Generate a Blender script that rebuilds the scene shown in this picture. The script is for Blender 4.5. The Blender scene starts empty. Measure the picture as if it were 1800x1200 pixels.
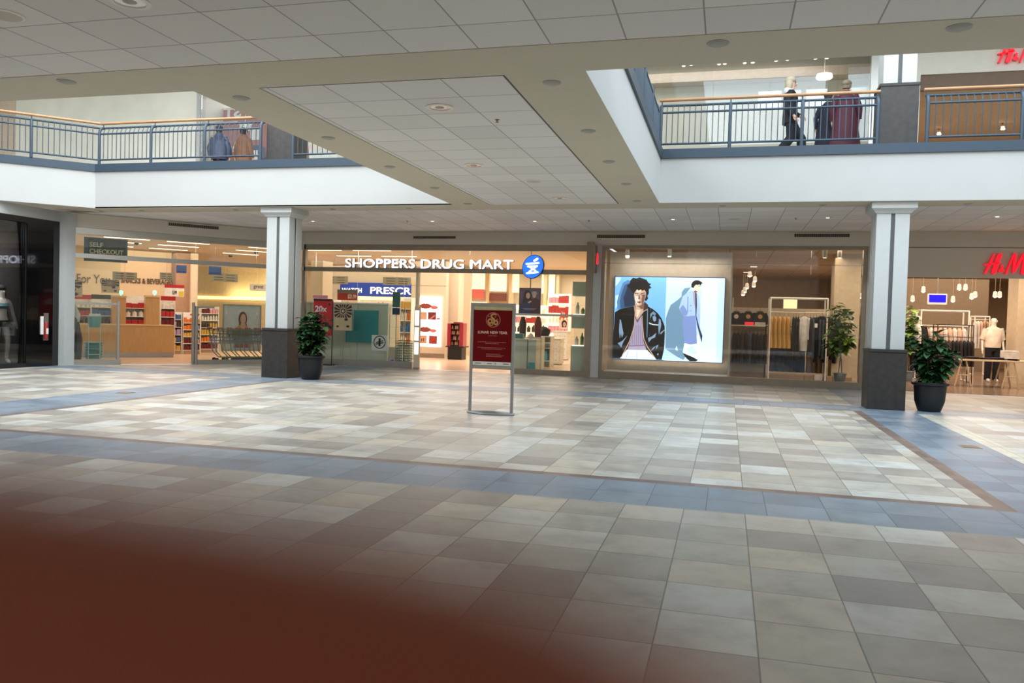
import bpy, bmesh, math, random
from mathutils import Vector, Matrix
R = random.Random(7)
SC = bpy.context.scene
COL = SC.collection
PI = math.pi

# ------------------------------------------------------------------ camera model (1800x1200 frame)
def _n(v): return v.normalized()
_a = Vector((1278 - 900, 571 - 600)); _b = Vector((-4400 - 900, 408 - 600))
FOC = math.sqrt(-(_a.dot(_b)))
_Y = _n(Vector((_a.x, _a.y, FOC))); _X = -_n(Vector((_b.x, _b.y, FOC)))
_Z = _n(_X.cross(_Y)); _X = _n(_Y.cross(_Z))
EYE = Vector((0, 0, 1.5))
def ray(px, py):
    d = Vector((px - 900, py - 600, FOC))
    return Vector((_X.dot(d), _Y.dot(d), _Z.dot(d)))
def on_floor(px, py, z=0.0):
    d = ray(px, py); return EYE + d * ((z - EYE.z) / d.z)
def at_y(px, py, y):
    d = ray(px, py); return EYE + d * (y / d.y)
def at_x(px, py, x):
    d = ray(px, py); return EYE + d * (x / d.x)
cam = bpy.data.cameras.new('camera'); co = bpy.data.objects.new('camera', cam); COL.objects.link(co)
# camera axes in the world: right, up(-down), back(-forward)
r_ = Vector((_X.x, _Y.x, _Z.x)); dn = Vector((_X.y, _Y.y, _Z.y)); fw = Vector((_X.z, _Y.z, _Z.z))
m3 = Matrix((r_, -dn, -fw)).transposed()
co.matrix_world = Matrix.Translation(EYE) @ m3.to_4x4()
cam.sensor_width = 36; cam.lens = FOC / 1800 * 36; cam.clip_start = 0.005
SC.camera = co

# ------------------------------------------------------------------ materials
def lin(c):
    r = []
    for v in c[:3]:
        v = v / 255
        r.append(v / 12.92 if v <= .04045 else ((v + .055) / 1.055) ** 2.4)
    return (r[0], r[1], r[2], 1)
MATS = {}
def mat(name, rgb, rough=.6, metal=0, emit=0, var=.06, scale=8, bump=0, spec=.5, coat=0):
    if name in MATS: return MATS[name]
    m = bpy.data.materials.new(name); m.use_nodes = True; MATS[name] = m
    nt = m.node_tree; b = nt.nodes['Principled BSDF']; c = lin(rgb)
    b.inputs['Roughness'].default_value = rough; b.inputs['Metallic'].default_value = metal
    b.inputs['Specular IOR Level'].default_value = spec; b.inputs['Coat Weight'].default_value = coat
    if emit:
        b.inputs['Base Color'].default_value = c
        b.inputs['Emission Color'].default_value = c; b.inputs['Emission Strength'].default_value = emit
        return m
    tc = nt.nodes.new('ShaderNodeTexCoord'); nz = nt.nodes.new('ShaderNodeTexNoise'); nz.inputs['Scale'].default_value = scale
    nt.links.new(tc.outputs['Object'], nz.inputs['Vector'])
    cr = nt.nodes.new('ShaderNodeValToRGB')
    cr.color_ramp.elements[0].position = .3; cr.color_ramp.elements[1].position = .7
    cr.color_ramp.elements[0].color = tuple(max(0, v * (1 - var)) for v in c[:3]) + (1,)
    cr.color_ramp.elements[1].color = tuple(min(1, v * (1 + var)) for v in c[:3]) + (1,)
    nt.links.new(nz.outputs['Fac'], cr.inputs['Fac']); nt.links.new(cr.outputs['Color'], b.inputs['Base Color'])
    if bump:
        bp = nt.nodes.new('ShaderNodeBump'); bp.inputs['Strength'].default_value = bump; bp.inputs['Distance'].default_value = .01
        nt.links.new(nz.outputs['Fac'], bp.inputs['Height']); nt.links.new(bp.outputs['Normal'], b.inputs['Normal'])
    return m
def glass(name, tint, refl=1.0, rough=0.0):
    if name in MATS: return MATS[name]
    m = bpy.data.materials.new(name); m.use_nodes = True; MATS[name] = m
    nt = m.node_tree; nt.nodes.clear()
    out = nt.nodes.new('ShaderNodeOutputMaterial'); mx = nt.nodes.new('ShaderNodeMixShader')
    t = nt.nodes.new('ShaderNodeBsdfTransparent'); t.inputs['Color'].default_value = tuple(tint) + (1,)
    g = nt.nodes.new('ShaderNodeBsdfGlossy'); g.inputs['Roughness'].default_value = rough; g.inputs['Color'].default_value = (.95, .97, 1, 1)
    fr = nt.nodes.new('ShaderNodeFresnel'); fr.inputs['IOR'].default_value = 1.45
    mm = nt.nodes.new('ShaderNodeMath'); mm.operation = 'MULTIPLY'; mm.inputs[1].default_value = refl; mm.use_clamp = True
    nt.links.new(fr.outputs['Fac'], mm.inputs[0]); nt.links.new(mm.outputs[0], mx.inputs[0])
    nt.links.new(t.outputs[0], mx.inputs[1]); nt.links.new(g.outputs[0], mx.inputs[2]); nt.links.new(mx.outputs[0], out.inputs[0])
    return m
class NT:                                                           # small node-expression helper
    def __init__(s, m): s.t = m.node_tree
    def node(s, k, **kw):
        n = s.t.nodes.new(k)
        for a, v in kw.items(): setattr(n, a, v)
        return n
    def m(s, op, a, b=None, c=None):
        n = s.node('ShaderNodeMath', operation=op)
        for i, v in enumerate((a, b, c)):
            if v is None: continue
            if isinstance(v, (int, float)): n.inputs[i].default_value = v
            else: s.t.links.new(v, n.inputs[i])
        return n.outputs[0]
    def band(s, v, lo, hi):
        return s.m('MULTIPLY', s.m('GREATER_THAN', v, lo), s.m('LESS_THAN', v, hi))
    def mix(s, f, a, b):
        n = s.node('ShaderNodeMix', data_type='RGBA')
        for sock, v in ((n.inputs[0], f), (n.inputs[6], a), (n.inputs[7], b)):
            if isinstance(v, (tuple, float, int)): sock.default_value = v
            else: s.t.links.new(v, sock)
        return n.outputs[2]
    def link(s, a, b): s.t.links.new(a, b)
def ramp(n, fac, stops):
    r = n.node('ShaderNodeValToRGB'); cr = r.color_ramp; cr.interpolation = 'LINEAR'
    while len(cr.elements) < len(stops): cr.elements.new(.5)
    for e, (p, c) in zip(cr.elements, stops): e.position = p; e.color = lin(c)
    n.link(fac, r.inputs['Fac']); return r.outputs['Color']

def floor_material():
    m = bpy.data.materials.new('slate_look_tile'); m.use_nodes = True; n = NT(m); b = m.node_tree.nodes['Principled BSDF']
    geo = n.node('ShaderNodeNewGeometry'); sp = n.node('ShaderNodeSeparateXYZ'); n.link(geo.outputs['Position'], sp.inputs[0])
    x, y = sp.outputs[0], sp.outputs[1]
    near = n.band(y, 6.64, 7.60); far = n.band(y, 15.85, 16.85)
    right = n.m('MULTIPLY', n.band(x, 2.42, 3.36), n.m('GREATER_THAN', y, 6.7)); left = n.m('MULTIPLY', n.band(x, -10.7, -9.47), n.m('GREATER_THAN', y, 6.7))
    inn = n.m('MULTIPLY', n.band(x, -9.35, 2.27), n.band(y, 7.74, 15.75))
    frame_all = n.m('MULTIPLY', n.band(x, -9.47, 2.42), n.band(y, 7.60, 15.85))
    brick = n.m('MULTIPLY', frame_all, n.m('SUBTRACT', 1.0, inn))
    blue = n.m('SUBTRACT', n.m('MAXIMUM', n.m('MAXIMUM', near, far), n.m('MAXIMUM', left, right)), brick); blue = n.m('MAXIMUM', blue, 0.0)
    S = .475
    xs = n.m('DIVIDE', n.m('SUBTRACT', x, 0.19), S)
    xo = n.m('SUBTRACT', xs, n.m('MULTIPLY', blue, .36))
    ys = n.m('DIVIDE', n.m('SUBTRACT', y, 6.625), S)
    cx, cy = n.m('FLOOR', xo), n.m('FLOOR', ys); fx, fy = n.m('FRACT', xo), n.m('FRACT', ys)
    cv = n.node('ShaderNodeCombineXYZ'); n.link(cx, cv.inputs[0]); n.link(cy, cv.inputs[1])
    wn = n.node('ShaderNodeTexWhiteNoise', noise_dimensions='2D'); n.link(cv.outputs[0], wn.inputs['Vector'])
    tile = ramp(n, wn.outputs['Value'], [(0, (150, 144, 138)), (.2, (166, 158, 148)), (.4, (176, 172, 160)), (.55, (184, 180, 172)), (.7, (196, 186, 168)), (.85, (196, 196, 190)), (1, (206, 204, 196))])
    bl = ramp(n, wn.outputs['Value'], [(0, (114, 128, 142)), (.5, (128, 142, 156)), (1, (138, 152, 164))])
    nz = n.node('ShaderNodeTexNoise'); nz.inputs['Scale'].default_value = 3.2; nz.inputs['Detail'].default_value = 8; nz.inputs['Roughness'].default_value = .65
    mp = n.node('ShaderNodeVectorMath', operation='ADD'); n.link(geo.outputs['Position'], mp.inputs[0]); sc = n.node('ShaderNodeVectorMath', operation='SCALE'); sc.inputs['Scale'].default_value = 3.7
    n.link(wn.outputs['Color'], sc.inputs[0]); n.link(sc.outputs[0], mp.inputs[1]); n.link(mp.outputs[0], nz.inputs['Vector'])
    # brick course colours
    bx = n.m('FLOOR', n.m('DIVIDE', x, .2375)); by = n.m('FLOOR', n.m('DIVIDE', y, .2375)); bv = n.node('ShaderNodeCombineXYZ'); n.link(bx, bv.inputs[0]); n.link(by, bv.inputs[1])
    wb = n.node('ShaderNodeTexWhiteNoise', noise_dimensions='2D'); n.link(bv.outputs[0], wb.inputs['Vector'])
    brk = ramp(n, wb.outputs['Value'], [(0, (112, 94, 86)), (1, (134, 116, 106))])
    c = n.mix(blue, tile, bl); c = n.mix(brick, c, brk)
    light_line = n.m('MULTIPLY', n.band(x, 3.36, 3.6), n.band(y, 7.6, 15.85)); c = n.mix(light_line, c, lin((206, 200, 184)))
    mod = ramp(n, nz.outputs['Fac'], [(.25, (170, 170, 170)), (.5, (228, 226, 224)), (.75, (255, 255, 255))])
    mu = n.node('ShaderNodeMix', data_type='RGBA', blend_type='MULTIPLY'); mu.inputs[0].default_value = .75; n.link(c, mu.inputs[6]); n.link(mod, mu.inputs[7]); c = mu.outputs[2]
    def edge(f, w): return n.m('MAXIMUM', n.m('LESS_THAN', f, w), n.m('GREATER_THAN', f, 1 - w))
    g = n.m('MAXIMUM', edge(fx, .008), edge(fy, .008))
    c = n.mix(n.m('MULTIPLY', g, .75), c, lin((72, 66, 60)))
    n.link(c, b.inputs['Base Color'])
    rg = n.m('ADD', n.m('MULTIPLY', nz.outputs['Fac'], .25), .26); n.link(rg, b.inputs['Roughness']); b.inputs['Specular IOR Level'].default_value = .42
    bp = n.node('ShaderNodeBump'); bp.inputs['Strength'].default_value = .35; bp.inputs['Distance'].default_value = .006
    n.link(n.m('SUBTRACT', nz.outputs['Fac'], g), bp.inputs['Height']); n.link(bp.outputs['Normal'], b.inputs['Normal'])
    return m
def ceiling_material(name, x0, y0, S=.65, rgb=(232, 226, 220)):
    m = bpy.data.materials.new(name); m.use_nodes = True; n = NT(m); b = m.node_tree.nodes['Principled BSDF']
    geo = n.node('ShaderNodeNewGeometry'); sp = n.node('ShaderNodeSeparateXYZ'); n.link(geo.outputs['Position'], sp.inputs[0])
    xs = n.m('DIVIDE', n.m('SUBTRACT', sp.outputs[0], x0), S); ys = n.m('DIVIDE', n.m('SUBTRACT', sp.outputs[1], y0), S)
    fx, fy = n.m('FRACT', xs), n.m('FRACT', ys)
    cv = n.node('ShaderNodeCombineXYZ'); n.link(n.m('FLOOR', xs), cv.inputs[0]); n.link(n.m('FLOOR', ys), cv.inputs[1])
    wn = n.node('ShaderNodeTexWhiteNoise', noise_dimensions='2D'); n.link(cv.outputs[0], wn.inputs['Vector'])
    c = lin(rgb); c = n.mix(wn.outputs['Value'], tuple(v * .93 for v in c[:3]) + (1,), tuple(min(1, v * 1.05) for v in c[:3]) + (1,))
    def edge(f, w): return n.m('MAXIMUM', n.m('LESS_THAN', f, w), n.m('GREATER_THAN', f, 1 - w))
    g = n.m('MAXIMUM', edge(fx, .010), edge(fy, .010)); c = n.mix(n.m('MULTIPLY', g, .55), c, lin((70, 62, 58)))
    n.link(c, b.inputs['Base Color']); b.inputs['Roughness'].default_value = .9; b.inputs['Specular IOR Level'].default_value = .1
    bp = n.node('ShaderNodeBump'); bp.inputs['Strength'].default_value = .5; bp.inputs['Distance'].default_value = .008
    n.link(n.m('SUBTRACT', 1.0, g), bp.inputs['Height']); n.link(bp.outputs['Normal'], b.inputs['Normal'])
    return m
def plank_material(name, c1, c2, axis=0, S=.25, rough=.35):          # wood grain or panel stripes
    if name in MATS: return MATS[name]
    m = bpy.data.materials.new(name); m.use_nodes = True; MATS[name] = m; n = NT(m); b = m.node_tree.nodes['Principled BSDF']
    tc = n.node('ShaderNodeTexCoord'); mp = n.node('ShaderNodeMapping'); n.link(tc.outputs['Object'], mp.inputs[0])
    s = [14, 14, 14]; s[axis] = .8; mp.inputs['Scale'].default_value = s
    nz = n.node('ShaderNodeTexNoise'); nz.inputs['Scale'].default_value = 4; nz.inputs['Detail'].default_value = 6; n.link(mp.outputs[0], nz.inputs['Vector'])
    n.link(ramp(n, nz.outputs['Fac'], [(.3, c1), (.7, c2)]), b.inputs['Base Color']); b.inputs['Roughness'].default_value = rough
    return m

# ------------------------------------------------------------------ mesh builder
class MB:
    def __init__(s, frame=None): s.v = []; s.f = []; s.m = []; s.F = frame
    def _add(s, vs, fs, mi):
        o = len(s.v)
        s.v += [(s.F @ Vector(p)) if s.F else Vector(p) for p in vs]
        s.f += [tuple(i + o for i in f) for f in fs]; s.m += [mi] * len(fs); return s
    def box(s, x0, x1, y0, y1, z0, z1, mi=0):
        x0, x1 = sorted((x0, x1)); y0, y1 = sorted((y0, y1)); z0, z1 = sorted((z0, z1))
        vs = [(x0, y0, z0), (x1, y0, z0), (x1, y1, z0), (x0, y1, z0), (x0, y0, z1), (x1, y0, z1), (x1, y1, z1), (x0, y1, z1)]
        return s._add(vs, [(0, 3, 2, 1), (4, 5, 6, 7), (0, 1, 5, 4), (1, 2, 6, 5), (2, 3, 7, 6), (3, 0, 4, 7)], mi)
    def rbox(s, x0, x1, y0, y1, z0, z1, r=.01, mi=0, axis='z', n=3):   # box with rounded corners about one axis
        if axis == 'z': a0, a1, b0, b1, lo, hi = x0, x1, y0, y1, z0, z1; f = lambda a, b, c: (a, b, c)
        elif axis == 'y': a0, a1, b0, b1, lo, hi = x0, x1, z0, z1, y0, y1; f = lambda a, b, c: (a, c, b)
        else: a0, a1, b0, b1, lo, hi = y0, y1, z0, z1, x0, x1; f = lambda a, b, c: (c, a, b)
        pts = []
        for cx, cy, st in ((a1 - r, b1 - r, 0), (a0 + r, b1 - r, 1), (a0 + r, b0 + r, 2), (a1 - r, b0 + r, 3)):
            for k in range(n + 1):
                t = (st + k / n) * PI / 2; pts.append((cx + r * math.cos(t), cy + r * math.sin(t)))
        return s.extr(pts, lo, hi, f, mi)
    def extr(s, pts, lo, hi, f, mi=0):
        n = len(pts); vs = [f(p[0], p[1], lo) for p in pts] + [f(p[0], p[1], hi) for p in pts]
        fs = [tuple(range(n))[::-1], tuple(range(n, 2 * n))] + [(i, (i + 1) % n, (i + 1) % n + n, i + n) for i in range(n)]
        return s._add(vs, fs, mi)
    def xz(s, pts, y0, y1, mi=0): return s.extr(pts, y0, y1, lambda a, b, c: (a, c, b), mi)
    def xy(s, pts, z0, z1, mi=0): return s.extr(pts, z0, z1, lambda a, b, c: (a, b, c), mi)
    def yz(s, pts, x0, x1, mi=0): return s.extr(pts, x0, x1, lambda a, b, c: (c, a, b), mi)
    def poly(s, pts, mi=0): return s._add(pts, [tuple(range(len(pts)))], mi)
    def tube(s, pts, r, n=8, mi=0, closed=False):
        P = [Vector(p) for p in pts]; k = len(P); rs = r if isinstance(r, (list, tuple)) else [r] * k
        vs = []; prev = None
        for i, p in enumerate(P):
            a = P[i - 1] if (i or closed) else p; b = P[(i + 1) % k] if (i < k - 1 or closed) else p
            t = (b - a).normalized() if (b - a).length > 1e-9 else Vector((0, 0, 1))
            if prev is None:
                u = t.cross(Vector((0, 0, 1)));
                if u.length < .01: u = t.cross(Vector((1, 0, 0)))
            else: u = prev - t * prev.dot(t)
            u.normalize(); prev = u; w = t.cross(u)
            for j in range(n):
                an = 2 * PI * j / n; vs.append(p + (u * math.cos(an) + w * math.sin(an)) * rs[i])
        fs = []
        for i in range(k if closed else k - 1):
            for j in range(n):
                i2 = (i + 1) % k; fs.append((i * n + j, i * n + (j + 1) % n, i2 * n + (j + 1) % n, i2 * n + j))
        if not closed: fs += [tuple(range(n))[::-1], tuple(range((k - 1) * n, k * n))]
        return s._add(vs, fs, mi)
    def lathe(s, prof, c=(0, 0, 0), n=24, mi=0, cap=True, axis='z', sx=1, sy=1):
        vs = []
        for r, z in prof:
            for j in range(n):
                a = 2 * PI * j / n; q = (r * math.cos(a) * sx, r * math.sin(a) * sy, z)
                if axis == 'y': q = (q[0], q[2], q[1])
                if axis == 'x': q = (q[2], q[0], q[1])
                vs.append((c[0] + q[0], c[1] + q[1], c[2] + q[2]))
        k = len(prof); fs = [(i * n + j, i * n + (j + 1) % n, (i + 1) * n + (j + 1) % n, (i + 1) * n + j) for i in range(k - 1) for j in range(n)]
        if cap: fs += [tuple(range(n))[::-1], tuple(range((k - 1) * n, k * n))]
        return s._add(vs, fs, mi)
    def ell(s, c, r, mi=0, nu=12, nv=8):
        prof = [(math.sin(PI * i / nv), -math.cos(PI * i / nv)) for i in range(nv + 1)]
        prof[0] = (.02, -1); prof[-1] = (.02, 1)
        vs = [(c[0] + p * math.cos(2 * PI * j / nu) * r[0], c[1] + p * math.sin(2 * PI * j / nu) * r[1], c[2] + z * r[2]) for p, z in prof for j in range(nu)]
        fs = [(i * nu + j, i * nu + (j + 1) % nu, (i + 1) * nu + (j + 1) % nu, (i + 1) * nu + j) for i in range(nv) for j in range(nu)]
        fs += [tuple(range(nu))[::-1], tuple(range(nv * nu, (nv + 1) * nu))]
        return s._add(vs, fs, mi)
    def loft(s, rings, n=16, mi=0, cap=True):                       # rings: (cx, cy, z, rx, ry)
        vs = [(cx + rx * math.cos(2 * PI * j / n), cy + ry * math.sin(2 * PI * j / n), z) for cx, cy, z, rx, ry in rings for j in range(n)]
        k = len(rings); fs = [(i * n + j, i * n + (j + 1) % n, (i + 1) * n + (j + 1) % n, (i + 1) * n + j) for i in range(k - 1) for j in range(n)]
        if cap: fs += [tuple(range(n))[::-1], tuple(range((k - 1) * n, k * n))]
        return s._add(vs, fs, mi)
    def build(s, name, mats, parent=None, smooth=False, bevel=0, label=None, fixn=True):
        me = bpy.data.meshes.new(name)
        inv = world_of(parent).inverted() if parent else None
        me.from_pydata([(inv @ v) if inv else v for v in s.v], [], s.f)
        for m in (mats if isinstance(mats, (list, tuple)) else [mats]): me.materials.append(m)
        for p, mi in zip(me.polygons, s.m): p.material_index = mi; p.use_smooth = smooth
        if fixn:
            bm = bmesh.new(); bm.from_mesh(me); bmesh.ops.recalc_face_normals(bm, faces=bm.faces); bm.to_mesh(me); bm.free()
        if smooth: me.set_sharp_from_angle(angle=math.radians(42))
        me.update()
        o = bpy.data.objects.new(name, me); COL.objects.link(o)
        if parent: o.parent = parent
        if bevel:
            b = o.modifiers.new('bevel', 'BEVEL'); b.width = bevel; b.segments = 2; b.limit_method = 'ANGLE'
        if label: o['label'] = label
        return o
def world_of(o):
    M = Matrix.Translation(o.location) @ o.rotation_euler.to_matrix().to_4x4()
    return (world_of(o.parent) @ M) if o.parent else M
def tag(o, label, cat, group=None, kind=None):
    o['label'] = label; o['category'] = cat
    if group: o['group'] = group
    if kind: o['kind'] = kind
    return o
def thing(name, label, cat, loc=(0, 0, 0), rz=0, group=None):
    o = bpy.data.objects.new(name, None); COL.objects.link(o); o.location = loc; o.rotation_euler = (0, 0, rz); o.empty_display_size = .1
    return tag(o, label, cat, group)
def struct(name, mb, mats, parent=None, **k):
    o = mb.build(name, mats, parent, **k)
    if not parent: o['kind'] = 'structure'
    return o
def sthing(name, loc=(0, 0, 0), rz=0):
    o = bpy.data.objects.new(name, None); COL.objects.link(o); o.location = loc; o.rotation_euler = (0, 0, rz); o['kind'] = 'structure'; o.empty_display_size = .1
    return o
def kids(o): return [c for c in bpy.data.objects if c.parent is o]
def dup(root, loc, rz=None, label=None, parent=None):
    ks = KIDS.get(root.name)
    if ks is None: ks = kids(root); KIDS[root.name] = ks
    c = root.copy(); COL.objects.link(c)
    if parent: c.parent = parent
    else: c.location = loc
    if rz is not None: c.rotation_euler = (0, 0, rz)
    if label: c['label'] = label
    for k in ks: dup(k, None, parent=c)
    return c
KIDS = {}
ORD = ['first', 'second', 'third', 'fourth', 'fifth', 'sixth', 'seventh', 'eighth', 'ninth', 'tenth', 'eleventh', 'twelfth', 'thirteenth', 'fourteenth', 'fifteenth', 'sixteenth', 'seventeenth', 'eighteenth', 'nineteenth', 'twentieth']

# text as real, slightly thick letters -------------------------------------------------
def text_geo(s, bold=0.0, shear=0.0):
    cu = bpy.data.curves.new('t', 'FONT'); cu.body = s; cu.size = 1; cu.offset = bold; cu.shear = shear; cu.resolution_u = 3
    o = bpy.data.objects.new('t', cu); COL.objects.link(o)
    dg = bpy.context.evaluated_depsgraph_get(); me = bpy.data.meshes.new_from_object(o.evaluated_get(dg))
    vs = [tuple(v.co) for v in me.vertices]; fs = [tuple(p.vertices) for p in me.polygons]
    bpy.data.objects.remove(o); bpy.data.curves.remove(cu); bpy.data.meshes.remove(me)
    return vs, fs
def add_text(mb, s, x0, x1, z0, z1, y, th=.004, mi=0, bold=0.0, mirror=False, side=None):
    """letters filling the box x0..x1, z0..z1 in the frame's x-z plane, front face at y, th thick towards +y"""
    vs, fs = text_geo(s, bold); 
    if not vs: return
    ax, bx = min(v[0] for v in vs), max(v[0] for v in vs); az, bz = min(v[1] for v in vs), max(v[1] for v in vs)
    W = lambda v: (x0 + (v[0] - ax) / (bx - ax) * (x1 - x0), z0 + (v[1] - az) / max(bz - az, 1e-6) * (z1 - z0))
    if mirror: W = lambda v: (x1 - (v[0] - ax) / (bx - ax) * (x1 - x0), z0 + (v[1] - az) / (bz - az) * (z1 - z0))
    n = len(vs); P = [W(v) for v in vs]
    fr = [(p[0], y, p[1]) for p in P]; bk = [(p[0], y + th, p[1]) for p in P]
    from collections import Counter
    ec = {}
    for f in fs:
        for i in range(len(f)):
            a, b = f[i], f[(i + 1) % len(f)]; k = (min(a, b), max(a, b)); ec.setdefault(k, []).append((a, b))
    sides = [e[0] for e in ec.values() if len(e) == 1]
    # new_from_object meshes may have split verts: merge by position first
    mb._add(fr + bk, [], mi); o = len(mb.v) - 2 * n
    mb.f += [tuple(i + o for i in f) for f in fs]; mb.m += [mi] * len(fs)
    mb.f += [(a + o, b + o, b + n + o, a + n + o) for a, b in sides]; mb.m += [mi if side is None else side] * len(sides)
def split_letters(vs, fs):
    par = list(range(len(vs)))
    key = {}
    def find(a):
        while par[a] != a: par[a] = par[par[a]]; a = par[a]
        return a
    for i, v in enumerate(vs):
        k = (round(v[0], 4), round(v[1], 4))
        if k in key: par[find(i)] = find(key[k])
        else: key[k] = i
    for f in fs:
        for a in f[1:]: par[find(a)] = find(f[0])
    isl = {}
    for f in fs: isl.setdefault(find(f[0]), []).append(f)
    out = []
    for r, ff in sorted(isl.items(), key=lambda t: min(vs[i][0] for f in t[1] for i in f)):
        out.append(ff)
    return out
def letter_parts(parent, s, x0, x1, z0, z1, y, th, mats, frame=None, bold=0.0, name='letter', heavy=0):
    vs, fs = text_geo(s, bold); ax, bx = min(v[0] for v in vs), max(v[0] for v in vs); az, bz = min(v[1] for v in vs), max(v[1] for v in vs)
    for ff in split_letters(vs, fs):
        ids = sorted({i for f in ff for i in f}); ix = {a: k for k, a in enumerate(ids)}; n = len(ids)
        P = [(x0 + (vs[i][0] - ax) / (bx - ax) * (x1 - x0), z0 + (vs[i][1] - az) / (bz - az) * (z1 - z0)) for i in ids]
        ec = {}; pos = lambda a: (round(vs[a][0], 4), round(vs[a][1], 4))
        for f in ff:
            for i in range(len(f)):
                a, b = f[i], f[(i + 1) % len(f)]; k = tuple(sorted((pos(a), pos(b)))); ec.setdefault(k, []).append((ix[a], ix[b]))
        sd = [e[0] for e in ec.values() if len(e) == 1]
        mb = MB(frame); mb._add([(p[0], y, p[1]) for p in P] + [(p[0], y + th, p[1]) for p in P], [], 0)
        F = [tuple(ix[i] for i in f) for f in ff]
        base = list(mb.v); F0 = F + [tuple(i + n for i in f) for f in F] + [(a, b, b + n, a + n) for a, b in sd]; M0 = [0] * len(F) + [1] * (len(F) + len(sd)); mb.v = []
        for q, (dx, dz) in enumerate(((0, 0), (heavy, 0), (-heavy, 0), (0, heavy * .6), (0, -heavy * .6)) if heavy else ((0, 0),)):
            o = len(mb.v); mb.v += [v + Vector((dx, .0004 * q, dz)) for v in base]; mb.f += [tuple(i + o for i in f) for f in F0]; mb.m += M0
        mb.build(name, mats, parent, fixn=False)
# ------------------------------------------------------------------ levels, frames and shared materials
ZC, ZF, ZK, Z2 = 3.87, 4.74, 4.92, 4.85
A0 = Vector((-16.25, 16.85, 0)); ANG = math.atan2(.739, .674)
FR = Matrix.Translation((0, 21.4, 0)); FD = Matrix.Translation(A0) @ Matrix.Rotation(ANG, 4, 'Z')
FDi = FD.inverted()
def at_d(px, py, v=0.0):                                            # pixel -> point on the plane v metres behind the angled shop front (u, v, z)
    d = ray(px, py); n = Vector((.739, -.674, 0)); o = A0 - n * v
    return FDi @ (EYE + d * ((o - EYE).dot(n) / d.dot(n)))
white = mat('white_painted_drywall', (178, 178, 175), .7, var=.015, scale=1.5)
beige = mat('beige_painted_drywall', (206, 196, 174), .8, var=.02, scale=1.5)
taupe = mat('warm_grey_painted_wall', (206, 196, 182), .8, var=.02, scale=1.5)
steelblue = mat('blue_grey_painted_steel', (50, 66, 80), .45, .1, var=.04)
handwood = plank_material('varnished_oak', (158, 112, 76), (186, 142, 100), 0, rough=.3)
granite = mat('dark_grey_stone', (52, 48, 46), .45, var=.22, scale=9, bump=.15)
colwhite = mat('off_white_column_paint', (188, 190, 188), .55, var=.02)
slot = mat('dark_grey_reveal', (84, 84, 86), .6)
alu = mat('brushed_aluminium', (176, 172, 164), .32, .85, var=.05, scale=30)
bronze = mat('dull_bronze_metal', (150, 138, 122), .38, .5, var=.05)
chrome = mat('chrome', (200, 204, 206), .15, 1)
blackm = mat('matte_black', (14, 13, 14), .5)
blackgloss = mat('glossy_black_panel', (5, 5, 6), .08, spec=.6, coat=.6)
clear = glass('clear_glass', (.93, .95, .94), 1.15)
green = glass('green_tinted_glass', (.90, .945, .92), 1.15)
smoke = glass('dark_smoked_glass', (.35, .34, .34), 1.6)
whitep = mat('white_laminate', (232, 226, 216), .4, var=.02)
creamw = mat('cream_wall', (222, 204, 176), .7, var=.03)
stone = mat('beige_stone_cladding', (240, 238, 226), .6, var=.06, scale=1.2)

# ------------------------------------------------------------------ mall floor and lower-level shell
fm = floor_material()
struct('floor', MB().poly([(-17.5, -9, 0), (14, -9, 0), (14, 21.4, 0), (-12.1, 21.4, 0), (-16.25, 16.85, 0), (-16.25, 15, 0), (-17.5, 15, 0)]), fm, fixn=False)
cm = ceiling_material('white_ceiling_tile', -.25, 5.60); cm2 = ceiling_material('white_ceiling_tile_bridge', -.25, 7.62); cm3 = ceiling_material('white_ceiling_tile_far', -.25, 16.89)
e = .03
struct('ceiling', MB().box(-20, 14, -3, 6.81, ZC, ZC + e), cm)
struct('ceiling', MB().box(-4.87, -2.2, 7.62, 16.2, ZC, ZC + e), cm2)
struct('ceiling', MB().xy([(-16.25, 16.89), (14, 16.89), (14, 21.4), (-12.1, 21.4)], ZC, ZC + e), cm3)
# beige borders
bb = MB().box(-20, 14, 6.83, 7.60, ZC - .0, ZC + e)
struct('trim_1', bb, beige)
struct('trim_2', MB().box(-5.688, -4.89, 7.6, 16.88, ZC, ZC + e), beige)
struct('trim_3', MB().box(-2.18, -1.382, 7.6, 16.88, ZC, ZC + e), beige)
struct('trim_4', MB().box(-1.382, 14, 16.162, 16.88, ZC, ZC + e).box(-4.89, -2.18, 16.22, 16.88, ZC, ZC + e), beige)
struct('trim_5', MB().xy([(-5.69, 16.16), (-5.69, 16.88), (-15.2, 16.88), (-16.7, 15.4), (-16.25, 14.9), (-14.78, 16.16)], ZC, ZC + e), beige)
struct('trim_6', MB().box(-12.5, 14, 20.98, 21.38, ZC - .008, ZC - .002), beige)
struct('trim_6', MB(FD).box(0, 6.0, -.22, -.03, ZC - .012, ZC - .009), beige)
# bulkhead over the shop fronts
struct('wall_back', MB().box(-12.14, 14, 21.36, 21.5, 3.52, ZC - .001).box(3.45, 14, 21.36, 21.5, 2.79, 3.52), taupe)
struct('trim_7', MB().box(3.45, 14, 21.352, 21.37, 3.50, 3.515), mat('shadow_line_grey', (120, 112, 102)))
struct('wall_left_angled', MB(FD).box(-.1, 6.18, -.04, .1, 3.52, ZC - .001), taupe)
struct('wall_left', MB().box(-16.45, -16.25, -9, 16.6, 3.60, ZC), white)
struct('trim_8', MB().box(-16.3, -16.06, 16.60, 16.92, 0, ZC), colwhite)
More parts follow.
